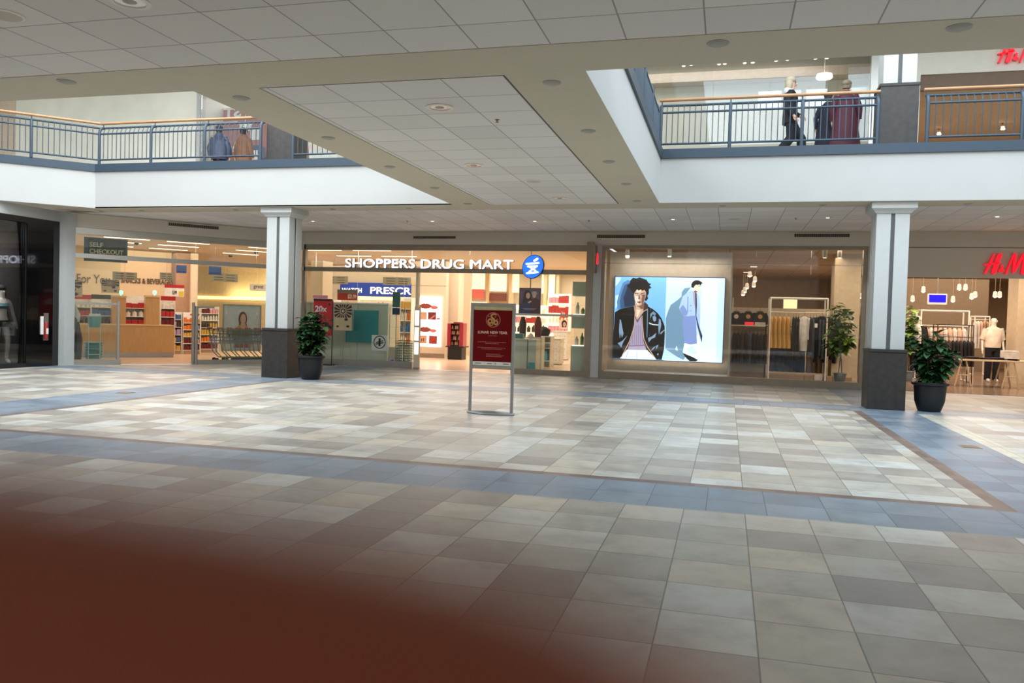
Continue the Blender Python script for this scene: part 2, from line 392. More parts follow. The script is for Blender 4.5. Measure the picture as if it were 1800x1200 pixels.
# floor slabs of the upper level: white fascias below a blue-grey curb
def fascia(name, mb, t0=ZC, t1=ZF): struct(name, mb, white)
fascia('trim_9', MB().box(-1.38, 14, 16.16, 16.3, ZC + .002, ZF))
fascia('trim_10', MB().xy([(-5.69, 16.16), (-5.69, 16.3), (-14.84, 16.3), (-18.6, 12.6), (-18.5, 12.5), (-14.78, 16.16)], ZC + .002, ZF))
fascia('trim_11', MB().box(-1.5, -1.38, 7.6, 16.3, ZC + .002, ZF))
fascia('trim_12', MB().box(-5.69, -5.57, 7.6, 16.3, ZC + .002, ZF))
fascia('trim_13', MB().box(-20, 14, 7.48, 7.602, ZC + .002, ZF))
struct('trim_14', MB().box(-1.36, 14, 16.12, 16.32, ZF, ZK), steelblue)
struct('trim_15', MB().xy([(-5.69, 16.12), (-5.69, 16.32), (-14.85, 16.32), (-18.7, 12.55), (-18.55, 12.4), (-14.77, 16.12)], ZF, ZK), steelblue)
struct('trim_16', MB().box(-1.52, -1.34, 7.6, 16.32, ZF, ZK), steelblue)
struct('floor', MB().xy([(14, 16.3), (14, 21.4), (-24, 21.4), (-24, 8), (-19, 12), (-14.84, 16.3)], 4.6, Z2), mat('upper_floor_tile', (176, 168, 152), .5))
struct('floor', MB().box(-5.57, -1.5, 7.6, 16.3, 4.6, Z2).box(-20, 14, -3, 7.5, 4.6, Z2), MATS['upper_floor_tile'])
# far parts of the mall behind and beside the viewer
back = mat('distant_mall_wall', (120, 104, 88), .7)
struct('wall_front', MB().box(-18, 14, -9.2, -9, 0, 9.5), back)
struct('wall_right', MB().box(14, 14.2, -9, 21.4, 0, 9.5), taupe)
struct('wall_left', MB().box(-17.6, -17.4, -9, 12, 0, 3.6), back)
struct('wall_left', MB().box(-24, -23.8, -9, 21.4, Z2, 9.5), stone)
# roof with a long sky opening over the voids
rf = mat('white_roof_soffit', (226, 226, 222), .8, var=.01)
struct('ceiling', MB().box(-24, 14, 16.8, 21.4, 9.3, 9.5), rf)
struct('ceiling', MB().box(-5.0, -2.0, -9, 16.8, 9.3, 9.5).box(-24, 14, .5, 5.5, 9.3, 9.5), rf)

# ------------------------------------------------------------------ light: daylight from the skylights, an added fill behind the viewer, shop lamps
w = bpy.data.worlds.new('daylight'); SC.world = w; w.use_nodes = True
w.node_tree.nodes['Background'].inputs[0].default_value = (.80, .90, 1.0, 1); w.node_tree.nodes['Background'].inputs[1].default_value = 1.0
def area(name, x, y, z, sx, sy, e, col=(1, 1, 1), rot=(0, 0, 0)):
    l = bpy.data.lights.new(name, 'AREA'); l.shape = 'RECTANGLE'; l.size = sx; l.size_y = sy; l.energy = e; l.color = col
    o = bpy.data.objects.new(name, l); COL.objects.link(o); o.location = (x, y, z); o.rotation_euler = rot
    return o
DAY = (.86, .94, 1.0)
area('skylight_fill', 4.5, 11.5, 9.25, 11, 9.5, 1140, (.74, .89, 1.0))
area('skylight_fill', -10.5, 11.5, 9.25, 10, 9.5, 1400, (.90, .96, 1.0))
area('skylight_fill', -2, -5.5, 9.25, 26, 5, 3300, (.92, .96, 1.0))  # added fill over an unseen void behind the viewer, brightens the near floor

# ------------------------------------------------------------------ columns
def column(x, y, z0, ztop, label, capital=True, zb=1.13):
    t = thing('column', label, 'column', (x, y, z0))
    h = .33
    MB().box(x - h, x + h, y - h, y + h, z0, z0 + zb - .05).build('base', granite, t, bevel=.006)
    MB().rbox(x - h - .015, x + h + .015, y - h - .015, y + h + .015, z0 + zb - .05, z0 + zb + .0, .03).build('base_cap', granite, t)
    s = .285; g = .035; pr = MB()
    for sx in (-1, 1):
        for sy in (-1, 1): pr.box(x + sx * g, x + sx * s, y + sy * g, y + sy * s, z0 + zb, ztop)
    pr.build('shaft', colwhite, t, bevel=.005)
    MB().box(x - s + .02, x + s - .02, y - g - .001, y + g + .001, z0 + zb, ztop).box(x - g - .001, x + g + .001, y - s + .02, y + s - .02, z0 + zb, ztop - .001).build('reveal_strip', slot, t)
    return t
def square_ring(x, y, prof):
    mb = MB(); vs = []
    for r, z in prof:
        vs += [(x - r, y - r, z), (x + r, y - r, z), (x + r, y + r, z), (x - r, y + r, z)]
    k = len(prof); fs = [(i * 4 + j, i * 4 + (j + 1) % 4, i * 4 + 4 + (j + 1) % 4, i * 4 + 4 + j) for i in range(k - 1) for j in range(4)] + [(3, 2, 1, 0), tuple(range(k * 4 - 4, k * 4))]
    return mb._add(vs, fs, 0)
for x, lab in ((-9.94, 'white square column with dark stone base, left of the drugstore sign, beside a potted plant'), (2.92, 'white square column with dark stone base at the right, beside the clothing shop entrance')):
    t = column(x, 16.63, 0, ZC - .02, lab, capital=False)
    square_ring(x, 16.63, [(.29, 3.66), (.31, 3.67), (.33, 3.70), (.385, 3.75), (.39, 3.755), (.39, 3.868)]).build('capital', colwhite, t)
for x, lab in ((-9.94, 'dark stone column base on the upper level, left, between two railings'), (2.94, 'upper-level white column with dark stone base, right, between two railings')):
    column(x, 16.66, Z2, 9.3, lab, capital=False, zb=1.22)

# ------------------------------------------------------------------ railings along the upper level
def rail_run(label, p0, p1, back, nb, group=None, ends=(True, True), ext=(0, 0)):
    """posts between p0 and p1, balusters bent backwards at the top, oak handrail above"""
    p0, p1, back = Vector(p0), Vector(p1), Vector(back).normalized()
    t = thing('railing', label, 'railing', (p0.x, p0.y, ZK), 0, group); L = (p1 - p0).length; d = (p1 - p0) / L
    B = back
    def bent(q, r, n, nm):
        q = Vector(q); pts = [q + Vector((0, 0, ZK)), q + Vector((0, 0, 5.66)), q + B * .012 + Vector((0, 0, 5.72)), q + B * .045 + Vector((0, 0, 5.775)), q + B * .09 + Vector((0, 0, 5.80)), q + B * .14 + Vector((0, 0, 5.81))]
        return MB().tube(pts, r, n)
    for k in range(nb + 1):
        q = p0 + d * (L * k / nb)
        if (k == 0 and not ends[0]) or (k == nb and not ends[1]): continue
        bent(q, .034, 10, 'post').tube([q + B * .13 + Vector((0, 0, 5.80)), q + B * .13 + Vector((0, 0, 5.90))], .012, 8).build('post', steelblue, t, smooth=True)
    proto = {}
    for k in range(nb):
        m = 12
        for j in range(1, m):
            q = p0 + d * (L * (k + j / m) / nb); q0 = q + Vector((0, 0, 0))
            pts = [q + Vector((0, 0, 5.035)), q + Vector((0, 0, 5.66)), q + B * .02 + Vector((0, 0, 5.73)), q + B * .06 + Vector((0, 0, 5.78)), q + B * .12 + Vector((0, 0, 5.80))]
            if 'm' not in proto: b = MB().tube(pts, .0095, 6).build('baluster', steelblue, t, smooth=True); proto['m'] = (b, q)
            else:
                b = proto['m'][0].copy(); COL.objects.link(b); b.parent = t; b.location = q - proto['m'][1]
    for z, off, r, nm in ((5.03, 0, .021, 'bottom_rail'), (5.645, 0, .021, 'middle_rail'), (5.815, .135, .024, 'top_rail')):
        MB().tube([p0 + B * off - d * ext[0] * (off > 0) + Vector((0, 0, z)), p1 + B * off + d * ext[1] * (off > 0) + Vector((0, 0, z))], r, 10).build(nm, steelblue, t, smooth=True)
    MB().tube([p0 + B * .13 + Vector((0, 0, 5.925)) - d * (ext[0] or .05), p1 + B * .13 + Vector((0, 0, 5.925)) + d * (ext[1] or .05)], .032, 12).build('handrail', handwood, t, smooth=True, label='varnished oak handrail')
    return t
rail_run('blue-grey railing with oak handrail, angled run at the far left of the upper level', (-17.65, 13.25, 0), (-14.74, 16.18, 0), (-.7, .7, 0), 3, ends=(True, False), ext=(0, .054))
rail_run('blue-grey railing in front of the pale stone wall, left of a dark stone base', (-14.72, 16.2, 0), (-10.34, 16.2, 0), (0, 1, 0), 3, ext=(.06, 0))
rail_run('blue-grey railing just right of the left dark stone base, partly hidden by the bridge', (-9.52, 16.2, 0), (-6.6, 16.2, 0), (0, 1, 0), 2)
rail_run('blue-grey railing running along the side of the overhead bridge', (-1.44, 7.7, 0), (-1.44, 16.1, 0), (-1, 0, 0), 6)
rail_run('blue-grey railing with oak handrail where two walkers pass, left of the upper column', (-1.40, 16.2, 0), (2.56, 16.2, 0), (0, 1, 0), 3)
rail_run('blue-grey railing with oak handrail at the far right of the upper level', (3.40, 16.2, 0), (8.0, 16.2, 0), (0, 1, 0), 3)

# ------------------------------------------------------------------ ceiling fittings
discm = mat('grey_white_cover', (168, 164, 154), .5); lampm = mat('downlight_lens', (255, 240, 222), .3, emit=2.2); lampo = mat('downlight_reflector', (214, 210, 204), .25, .6)
def cover(x, y, label, grp, r=.075):
    t = thing('ceiling_cover_disc', label, 'ceiling cover', (x, y, ZC), 0, grp)
    MB().lathe([(r, ZC), (r, ZC - .008), (r * .8, ZC - .018), (.01, ZC - .022)], (x, y, 0), 20).build('disc', discm, t, smooth=True)
    MB().lathe([(r * 1.25, ZC - .001), (r * 1.25, ZC - .005), (r, ZC - .006)], (x, y, 0), 20).build('flange', discm, t, smooth=True)
def downlight(x, y, label, grp, r=.11, on=True):
    t = thing('ceiling_downlight', label, 'ceiling light', (x, y, ZC), 0, grp)
    MB().lathe([(r, ZC - .001), (r * 1.28, ZC - .001), (r * 1.3, ZC - .01), (r, ZC - .014), (r * .98, ZC - .004)], (x, y, 0), 24, cap=False).build('trim_ring', whitep, t, smooth=True)
    MB().lathe([(r, ZC - .006), (r * .7, ZC - .003), (.01, ZC - .003)], (x, y, 0), 24).build('reflector', lampo, t, smooth=True)
    MB().lathe([(r * .45, ZC - .006), (r * .3, ZC - .014), (.01, ZC - .016)], (x, y, 0), 16).build('bulb', lampm if on else discm, t, smooth=True)
lst = [(424, 172), (577, 242), (685, 293), (764, 330), (822, 358)]
for k, (px, py) in enumerate(lst):
    p = on_floor(px, py, ZC); cover(p.x, p.y, f'small round cover on the beige strip left of the bridge tiles, {ORD[k]} from the viewer', 'round covers on the left beige strip of the bridge')
for k, (px, py) in enumerate([(970, 145), (1034, 230), (1070, 284), (1101, 323), (1120, 353)]):
    p = on_floor(px, py, ZC); cover(p.x, p.y, f'small round cover on the beige strip right of the bridge tiles, {ORD[k]} from the viewer', 'round covers on the right beige strip of the bridge')
for k, (px, py) in enumerate([(117, 143), (1262, 76), (1686, 48)]):
    p = on_floor(px, py, ZC); cover(p.x, p.y, f'round cover on the wide beige strip nearest the viewer, {ORD[k]} from the left', 'round covers on the near beige strip')
for k, (px, py) in enumerate([(178, 371), (240, 368), (417, 369), (588, 368), (725, 368), (1270, 363), (1447, 360), (1703, 357)]):
    p = on_floor(px, py, ZC); cover(p.x, 16.6 if px > 200 else p.y, f'tiny round cover on the far beige strip above the shop fronts, {ORD[k]} from the left', 'round covers on the far beige strip', .06)
for px, py, lab in ((773, 188, 'large round downlight in the bridge ceiling tiles, nearest the viewer'), (833, 290, 'round downlight halfway along the bridge ceiling tiles'), (984, 348, 'round downlight at the far end of the bridge ceiling tiles'), (228, 2, 'round downlight cut by the top edge of the picture at the left')):
    p = on_floor(px, py, ZC); downlight(p.x, p.y, lab, 'downlights in the bridge and near ceiling', .12, False)
for px, py, lab in ((8, 26, 'pale round ceiling speaker at the upper left corner of the near ceiling'), (938, 318, 'pale round ceiling speaker in the far part of the bridge tiles'), (1290, 384, 'pale round ceiling speaker in the far tiles above the clothing shop window')):
    p = on_floor(px, py, ZC); t = thing('ceiling_speaker', lab, 'ceiling speaker', (p.x, p.y, ZC))
    MB().lathe([(.15, ZC - .001), (.15, ZC - .008), (.13, ZC - .012)], (p.x, p.y, 0), 24, cap=True).build('rim', whitep, t, smooth=True)
    MB().lathe([(.128, ZC - .012), (.05, ZC - .02), (.01, ZC - .021)], (p.x, p.y, 0), 24).build('grille', taupe, t, smooth=True)
for k, (px, py) in enumerate([(550, 388), (760, 388), (940, 388), (1183, 385), (1455, 382), (1753, 380)]):
    p = on_floor(px, py, ZC); downlight(p.x, p.y, f'small twin-lamp downlight in the far tiled ceiling above the shops, {ORD[k]} from the left', 'downlights in the far tiled ceiling', .085)
for k, (px, py) in enumerate([(874, 210), (716, 388), (1035, 387), (1399, 383)]):
    p = on_floor(px, py, ZC); t = thing('ceiling_sprinkler', ['tiny dark sprinkler head in the bridge tiles right of the large downlight', 'tiny sprinkler head in the far tiles left of the drugstore sign', 'tiny sprinkler head in the far tiles above the red blade sign', 'tiny sprinkler head in the far tiles above the clothing shop window'][k], 'sprinkler', (p.x, p.y, ZC))
    MB().lathe([(.03, ZC - .001), (.03, ZC - .006), (.01, ZC - .01), (.01, ZC - .03), (.022, ZC - .032), (.022, ZC - .036)], (p.x, p.y, 0), 10).build('head', bronze, t)

# slot air vents in the bulkhead -------------------------------------------------------
ventd = mat('dark_vent_interior', (40, 34, 28), .7); 
def vent(frame, x0, x1, z0, z1, y, label):
    loc = frame @ Vector((x0, y, z0)); t = thing('air_vent', label, 'air vent', loc, 0)
    MB(frame).box(x0, x1, y - .004, y + .02, z0, z1).build('backing', ventd, t)
    f = MB(frame); w_ = .02
    f.box(x0 - w_, x1 + w_, y - .02, y, z1, z1 + w_).box(x0 - w_, x1 + w_, y - .02, y, z0 - w_, z0).box(x0 - w_, x0, y - .02, y, z0, z1).box(x1, x1 + w_, y - .02, y, z0, z1).build('frame', taupe, t)
    s = MB(frame); n = 26
    s.box(x0, x1, y - .012, y - .008, z0 + (z1 - z0) * .3, z0 + (z1 - z0) * .36).box(x0, x1, y - .012, y - .008, z0 + (z1 - z0) * .64, z0 + (z1 - z0) * .7)
    for k in range(1, n): s.box(x0 + (x1 - x0) * k / n - .004, x0 + (x1 - x0) * k / n + .004, y - .014, y - .004, z0, z1)
    s.build('louvre', bronze, t)
vent(FR, -8.67, -7.41, 3.69, 3.76, -.045, 'dark slot air vent above the drugstore sign')
vent(FR, -3.43, -2.16, 3.72, 3.80, -.045, 'dark slot air vent above the left end of the clothing shop window')
vent(FR, 1.55, 2.84, 3.75, 3.83, -.045, 'dark slot air vent above the right end of the clothing shop window')
a = at_d(296, 393, -.04); b = at_d(384, 401, -.04)
vent(FD, a.x, b.x, a.z - .05, a.z + .03, -.045, 'dark slot air vent on the angled wall above the self-checkout shop front')

SC.view_settings.view_transform = 'Standard'; SC.view_settings.look = 'None'; SC.view_settings.exposure = .42; SC.view_settings.gamma = 1.0
# ------------------------------------------------------------------ shop-front glazing
def pane(fr, x0, x1, z0, z1, y, parent, m=green, th=.012):
    MB(fr).box(x0 + .003, x1 - .003, y, y + th, z0, z1).build('pane', m, parent)
# angled front, self-checkout side
W1 = sthing('window_1', A0, ANG)
MB(FD).box(0, 6.12, -.03, .07, 3.35, 3.515).build('header_rail', alu, W1)
MB(FD).box(0, 6.12, -.03, .07, 2.745, 2.86).build('transom_rail', alu, W1)
us = [0, 1.56, 3.1, 4.75, 6.1]
for a_, b_ in zip(us, us[1:]): pane(FD, a_, b_, 2.86, 3.35, .02, W1)
pane(FD, 0.02, 1.24, .13, 2.745, .02, W1)
MB(FD).box(0, 1.27, -.03, .07, .0, .13).build('bottom_rail', alu, W1)
MB(FD).box(0.0, 1.2, -.015, .035, 1.555, 1.615).build('push_rail', alu, W1)
MB(FD).rbox(1.17, 1.24, -.03, .06, .13, 1.66, .015).build('stile', alu, W1)
MB(FD).rbox(3.03, 3.10, -.05, .06, 0, 1.70, .02).rbox(3.11, 3.19, -.04, .07, 0, 1.60, .02).build('stile', alu, W1)
for a_, b_ in ((3.15, 3.95), (3.95, 4.8), (4.8, 6.1)): pane(FD, a_, b_, .12, 2.745, .02, W1)
MB(FD).box(3.19, 6.12, -.03, .07, 0, .12).build('bottom_rail', alu, W1)
MB(FD).box(3.19, 3.62, -.0, .05, 1.55, 1.60).build('push_rail', alu, W1)
# straight front under the big sign
W2 = sthing('window_2', (-12.1, 21.4, 0))
MB(FR).box(-12.12, -3.66, -.05, .07, 3.36, 3.515).build('header_rail', bronze, W2)
MB(FR).box(-12.12, -3.66, -.05, .07, 2.735, 2.86).build('transom_rail', bronze, W2)
xs_ = [-12.1, -11.75, -10.4, -8.73, -7.0, -5.35, -3.68]
for a_, b_ in zip(xs_, xs_[1:]): pane(FR, a_, b_, 2.86, 3.36, .02, W2)
for a_, b_ in ((-12.08, -10.4), (-10.4, -8.95), (-8.95, -8.56)): pane(FR, a_, b_, .2, 2.735, .02, W2)
MB(FR).box(-12.1, -8.62, -.05, .08, .0, .19).build('bottom_rail', alu, W2)
MB(FR).box(-8.56, -8.48, -.05, .08, 0, 2.735).build('stile', creamw, W2)
MB(FR).box(-5.72, -5.66, -.04, .07, 0, 1.7).build('stile', alu, W2)
pane(FR, -5.7, -3.72, .14, 2.735, .02, W2)
MB(FR).box(-5.7, -3.68, -.05, .07, .0, .14).build('bottom_rail', bronze, W2)
MB(FR).box(-5.66, -3.72, -.0, .04, 1.60, 1.66).build('push_rail', alu, W2)
MB(FR).box(-12.16, -12.06, -.05, .08, 0, 3.515).build('corner_mullion', bronze, W2)
struct('trim_17', MB().box(-3.68, -3.50, 21.28, 21.55, 0, 3.6), bronze)
struct('trim_18', MB().box(-3.50, -3.28, 21.3, 21.55, 0, 3.53), colwhite)
# clothing shop window
W3 = sthing('window_3', (-3.26, 21.4, 0))
MB(FR).box(-3.28, 3.30, -.06, .06, 3.44, 3.52).build('head_frame', bronze, W3)
MB(FR).box(-3.28, 3.30, -.06, .10, 0, .17).build('bottom_rail', bronze, W3)
MB(FR).box(-3.28, -3.20, -.06, .06, .17, 3.44).build('side_frame', bronze, W3)
MB(FR).box(3.18, 3.28, -.06, .06, .17, 3.44).build('side_frame', bronze, W3)
MB(FR).box(3.28, 3.46, -.08, .12, 0, 3.52).build('side_frame', alu, W3)
xh = [-3.2, -1.96, -.66, .66, 1.98, 3.18]
for a_, b_ in zip(xh, xh[1:]): pane(FR, a_, b_, .17, 3.44, .0, W3, clear)
MB(FR).box(-3.2, 3.18, -.012, -.0, 3.04, 3.07).build('safety_line', glass('frosted_line', (.8, .8, .8), 3), W3)

# ------------------------------------------------------------------ big illuminated shop sign, letter by letter
lit = mat('lit_white_letter_face', (238, 240, 255), .4, emit=1.15); litside = mat('dark_letter_return', (40, 44, 70), .5)
sg = thing('shop_sign', 'large lit white capital letters over the drugstore entrance', 'sign', (-8.2, 21.35, 2.83))
letter_parts(sg, 'SHOPPERS DRUG MART', -10.72, -5.70, 2.85, 3.10, -.14, .09, [lit, litside], FR, heavy=.011)
MB(FR).box(-10.6, -5.8, -.05, -.04, 2.87, 2.89).build('mounting_rail', bronze, sg)
lg = thing('logo_sign', 'tilted blue oval sign with a white mortar shape, right of the lit drugstore letters', 'sign', (-5.13, 21.3, 2.66))
blu = mat('lit_blue_face', (36, 104, 226), .4, emit=1.0); bluside = mat('deep_blue_return', (18, 40, 120), .5)
def ov(rx, rz, cx=-5.14, cz=2.93, tilt=.45, n=40):
    return [(cx + rx * math.cos(t) * math.cos(tilt) - rz * math.sin(t) * math.sin(tilt), cz + rx * math.cos(t) * math.sin(tilt) + rz * math.sin(t) * math.cos(tilt)) for t in [2 * PI * k / n for k in range(n)]]
MB(FR).xz(ov(.285, .335, tilt=-.55), -.15, -.05).build('backing_box', bluside, lg)
MB(FR).xz(ov(.27, .32, tilt=-.55), -.156, -.15).build('oval_face', blu, lg)
def bar(mb, a, b, w, y0, y1, mi=0, rnd=True):
    a, b = Vector(a), Vector(b); d = (b - a).normalized(); n_ = Vector((-d.y, d.x)) * w / 2
    pts = [a + n_, a - n_, b - n_, b + n_] if not rnd else [a + n_ * math.cos(t) * 1 - d * (w / 2) * math.sin(t) for t in [PI * k / 6 for k in range(7)]] + [b - n_ * math.cos(t) + d * (w / 2) * math.sin(t) for t in [PI * k / 6 for k in range(7)]]
    mb.xz([(p.x, p.y) for p in pts], y0, y1, mi)
mo = MB(FR)
bar(mo, (-5.32, 3.00), (-4.98, 3.03), .05, -.162, -.156); bar(mo, (-5.10, 3.09), (-5.02, 3.14), .06, -.162, -.156)
bar(mo, (-5.28, 2.93), (-5.02, 2.95), .045, -.162, -.156)
bar(mo, (-5.26, 2.94), (-5.06, 2.82), .045, -.162, -.156); bar(mo, (-5.03, 2.94), (-5.24, 2.79), .045, -.162, -.156)
bar(mo, (-5.30, 2.75), (-5.00, 2.78), .05, -.162, -.156)
mo.build('mortar_emblem', lit, lg)
# narrow red-lit blade sign on the pier
bs = thing('blade_sign', 'narrow projecting red-lit sign on the pier between the two shops', 'sign', (-3.40, 21.2, 2.85))
MB().rbox(-3.45, -3.40, 20.95, 21.30, 2.78, 3.50, .01).build('sign_box', bronze, bs)
MB().rbox(-3.37, -3.33, 21.0, 21.05, 3.0, 3.28, .015).build('lit_edge', mat('lit_red_plastic', (240, 20, 40), .4, emit=1.3), bs)
MB().box(-3.40, -3.37, 21.0, 21.1, 3.1, 3.14).build('bracket', bronze, bs)
# red script letters --------------------------------------------------------------------
red = mat('lit_red_letter_face', (236, 14, 34), .4, emit=1.1); redside = mat('red_letter_return', (190, 20, 36), .5, emit=.35)
def script_sign(x0, z0, h, y, label, loc):
    t = thing('shop_sign', label, 'sign', loc); k = h / 1.0
    def L(polys, nm='letter'):
        f = MB(FR); b_ = MB(FR)
        for pts in polys:
            q = [(x0 + p[0] * k, z0 + p[1] * k) for p in pts]
            f.xz(q, y, y + .012); b_.xz(q, y + .012, y + .09)
        o = b_.build(nm, redside, t); f.build('letter_face', red, o)
    L([[(.0, -.02), (.10, -.04), (.30, .40), (.46, .92), (.52, 1.04), (.40, 1.0), (.22, .52), (.10, .2)], [(.36, .02), (.46, -.06), (.58, .0), (.70, .5), (.86, 1.0), (.78, 1.08), (.62, .98), (.50, .56)], [(-.02, .46), (.02, .40), (.66, .50), (.80, .56), (.78, .60), (.6, .58)]])
    L([[(.70, .12), (.76, .06), (.90, .06), (.94, .14), (.88, .24), (.94, .38), (.88, .46), (.80, .42), (.80, .28), (.74, .2)], [(.84, .24), (1.0, .16), (.98, .11), (.86, .18)]], 'ampersand')
    L([[(1.02, -.04), (1.10, -.06), (1.26, .46), (1.42, .98), (1.50, 1.06), (1.40, 1.08), (1.24, .66)], [(1.40, 1.08), (1.54, 1.02), (1.52, .5), (1.46, .04), (1.36, .02), (1.38, .5)], [(1.42, .02), (1.50, .1), (1.80, .7), (2.0, 1.06), (1.92, 1.12), (1.80, 1.02), (1.60, .6)], [(1.76, .0), (1.86, -.06), (1.94, .02), (1.98, .5), (2.02, 1.04), (1.88, 1.1), (1.84, .6)]])
script_sign(5.82, 2.90, .44, -.12, 'red script letters with an ampersand over the lower clothing shop entrance', (5.85, 21.3, 2.88))
script_sign(5.92, 7.84, .44, -.12, 'red script letters on the white upper-level wall at the top right corner', (5.95, 21.3, 7.8))

# ------------------------------------------------------------------ drugstore room
DCZ = 3.56
fwood = plank_material('warm_vinyl_floor', (206, 172, 140), (222, 190, 158), 0, rough=.25)
dceil = mat('warm_white_store_ceiling', (226, 202, 172), .8, var=.015)
pl = [(-16.25, 16.85), (-12.1, 21.4), (-3.5, 21.4), (-3.5, 37), (-30, 37), (-30, 29.4)]
struct('floor', MB().poly([(x, y, .004) for x, y in pl]), fwood, fixn=False)
struct('ceiling', MB().xy(pl, DCZ, DCZ + .1), dceil)
struct('wall_right', MB().box(-3.5, -3.3, 21.55, 37, 0, DCZ), creamw)
struct('wall_back', MB().box(-27, -3.3, 37, 37.2, 0, DCZ), mat('pale_yellow_wall', (226, 206, 160), .7))
struct('wall_left', MB(FD).box(-2.7, -2.5, .0, 19, 0, DCZ).box(-2.5, -.15, .0, .1, 0, DCZ), creamw)
WARM = (1, .85, .70); W2C = (1, .92, .84)
area('store_lamp', -17.5, 22.5, 3.5, 6, 5, 145, WARM); area('store_lamp', -13.0, 27.5, 3.5, 7, 7, 225, WARM)
area('store_lamp', -8.0, 25.5, 3.5, 4, 5, 175, W2C); area('store_lamp', -6.5, 31, 3.5, 5, 7, 240, W2C); area('store_lamp', -17, 33, 3.5, 7, 5, 190, WARM)
tubem = mat('fluorescent_strip_lens', (255, 236, 210), .4, emit=2.0)
def strip(fr, u, v, L, label, grp):
    p = fr @ Vector((u, v, DCZ)); t = thing('ceiling_strip_light', label, 'ceiling light', p, 0, grp)
    MB(fr).box(u - L / 2, u + L / 2, v - .09, v + .09, DCZ - .035, DCZ).build('housing', whitep, t)
    MB(fr).box(u - L / 2 + .02, u + L / 2 - .02, v - .07, v + .07, DCZ - .045, DCZ - .034).build('diffuser', tubem, t)
i = 0
for v in (1.2, 2.6, 4.2, 6.0):
    for u in (-.8, 1.3, 3.4, 5.4):
        strip(FD, u + (.4 if i % 2 else 0), v, 1.25, f'warm strip light over the self-checkout area, row {ORD[i // 4]} behind the glass, {ORD[i % 4]} from the left', 'strip lights over the self-checkout area'); i += 1
i = 0
for y in (2.0, 4.2, 6.8):
    for x in (-12.6, -10.9):
        strip(FR, x, y, 1.3, f'warm strip light over the pharmacy aisle, row {ORD[i // 2]} behind the glass, {ORD[i % 2]} from the left', 'strip lights over the pharmacy aisle'); i += 1

# hanging SELF CHECKOUT sign -------------------------------------------------------------
tealg = mat('slate_blue_sign_edge', (92, 112, 120), .5); olive = mat('dark_olive_sign_face', (78, 78, 66), .5); paletx = mat('pale_khaki_letter', (226, 220, 190), .5)
def hang_sign(fr, px0, px1, py0, py1, v, fn, label, faces, name='hanging_sign', rods=True, th=.05):
    pa, pb = fn(px0, py0, v), fn(px1, py1, v)
    u0, u1, z1, z0 = pa.x, pb.x, pa.z, pb.z
    t = thing(name, label, 'sign', fr @ Vector((u0, v, z0)), 0)
    MB(fr).box(u0, u1, v, v + th, z0, z1).build('panel', faces[0], t)
    if rods and z1 < DCZ - .02:
        for q in (.15, .85): MB(fr).tube([(u0 + (u1 - u0) * q, v + th / 2, z1), (u0 + (u1 - u0) * q, v + th / 2, DCZ)], .004, 6).build('rod', alu, t)
    return t, u0, u1, z0, z1
def fr_y(px, py, v): p = at_y(px, py, 21.4 + v); return Vector((p.x, v, p.z))
v = .9
t, u0, u1, z0, z1 = hang_sign(FD, 148, 224, 416, 462, v, at_d, 'dark olive and slate hanging sign reading SELF CHECKOUT behind the angled glass', [tealg])
MB(FD).box(u0 + (u1 - u0) * .09, u1 - (u1 - u0) * .05, v - .012, v, z0 + .12, z1 - .03).build('face_panel', olive, t)
m_ = MB(FD); add_text(m_, 'SELF', u0 + (u1 - u0) * .12, u0 + (u1 - u0) * .43, z0 + (z1 - z0) * .60, z0 + (z1 - z0) * .80, v - .018, .006, bold=.02)
add_text(m_, 'CHECKOUT', u0 + (u1 - u0) * .12, u0 + (u1 - u0) * .9, z0 + (z1 - z0) * .32, z0 + (z1 - z0) * .52, v - .018, .006, bold=.02); m_.build('lettering', paletx, t)

# wall with lettering behind the checkouts ----------------------------------------------
cove = mat('cove_light_strip', (255, 214, 150), .5, emit=1.6)
V = 7.5
signwall = mat('tan_sign_wall', (214, 190, 154), .7, var=.02)
wl = sthing('wall_sign_band', FD @ Vector((-2, V, 0)), ANG)
wl.name = 'wall_left_inner'
pa, pb = at_d(110, 466, V), at_d(318, 512, V)
zt = at_d(200, 478, V).z; zb_ = at_d(200, 545, V).z
MB(FD).box(-2.5, at_d(300, 540, V).x, V, V + .15, zb_, DCZ).build('upper_wall', signwall, wl)
MB(FD).box(-2.5, at_d(300, 540, V).x, V + .3, V + .4, 0, zb_ + .05).build('lower_wall', mat('grey_lower_wall', (120, 112, 108), .7), wl)
MB(FD).box(-2.5, at_d(300, 540, V).x, V - .03, V, zb_ - .0, zb_ + .05).build('cove_strip', cove, wl)
MB(FD).box(at_d(306, 540, V).x, at_d(334, 540, V).x, V - .3, V + .5, 0, DCZ).build('brown_panel', mat('tan_brown_panel', (176, 140, 112), .6), wl)
lett = mat('dark_brown_lettering', (92, 74, 58), .5)
def wall_text(fr, fn, v, txt, px0, py0, px1, py1, mm, label, bold=.01, cat='lettering', name='wall_lettering', th=.02, mirror=False):
    a, b = fn(px0, py1, v), fn(px1, py0, v)
    mb = MB(fr); add_text(mb, txt, a.x, b.x, a.z, b.z, v - th, th, bold=bold, mirror=mirror)
    o = mb.build(name, mm, None, fixn=False); return tag(o, label, cat)
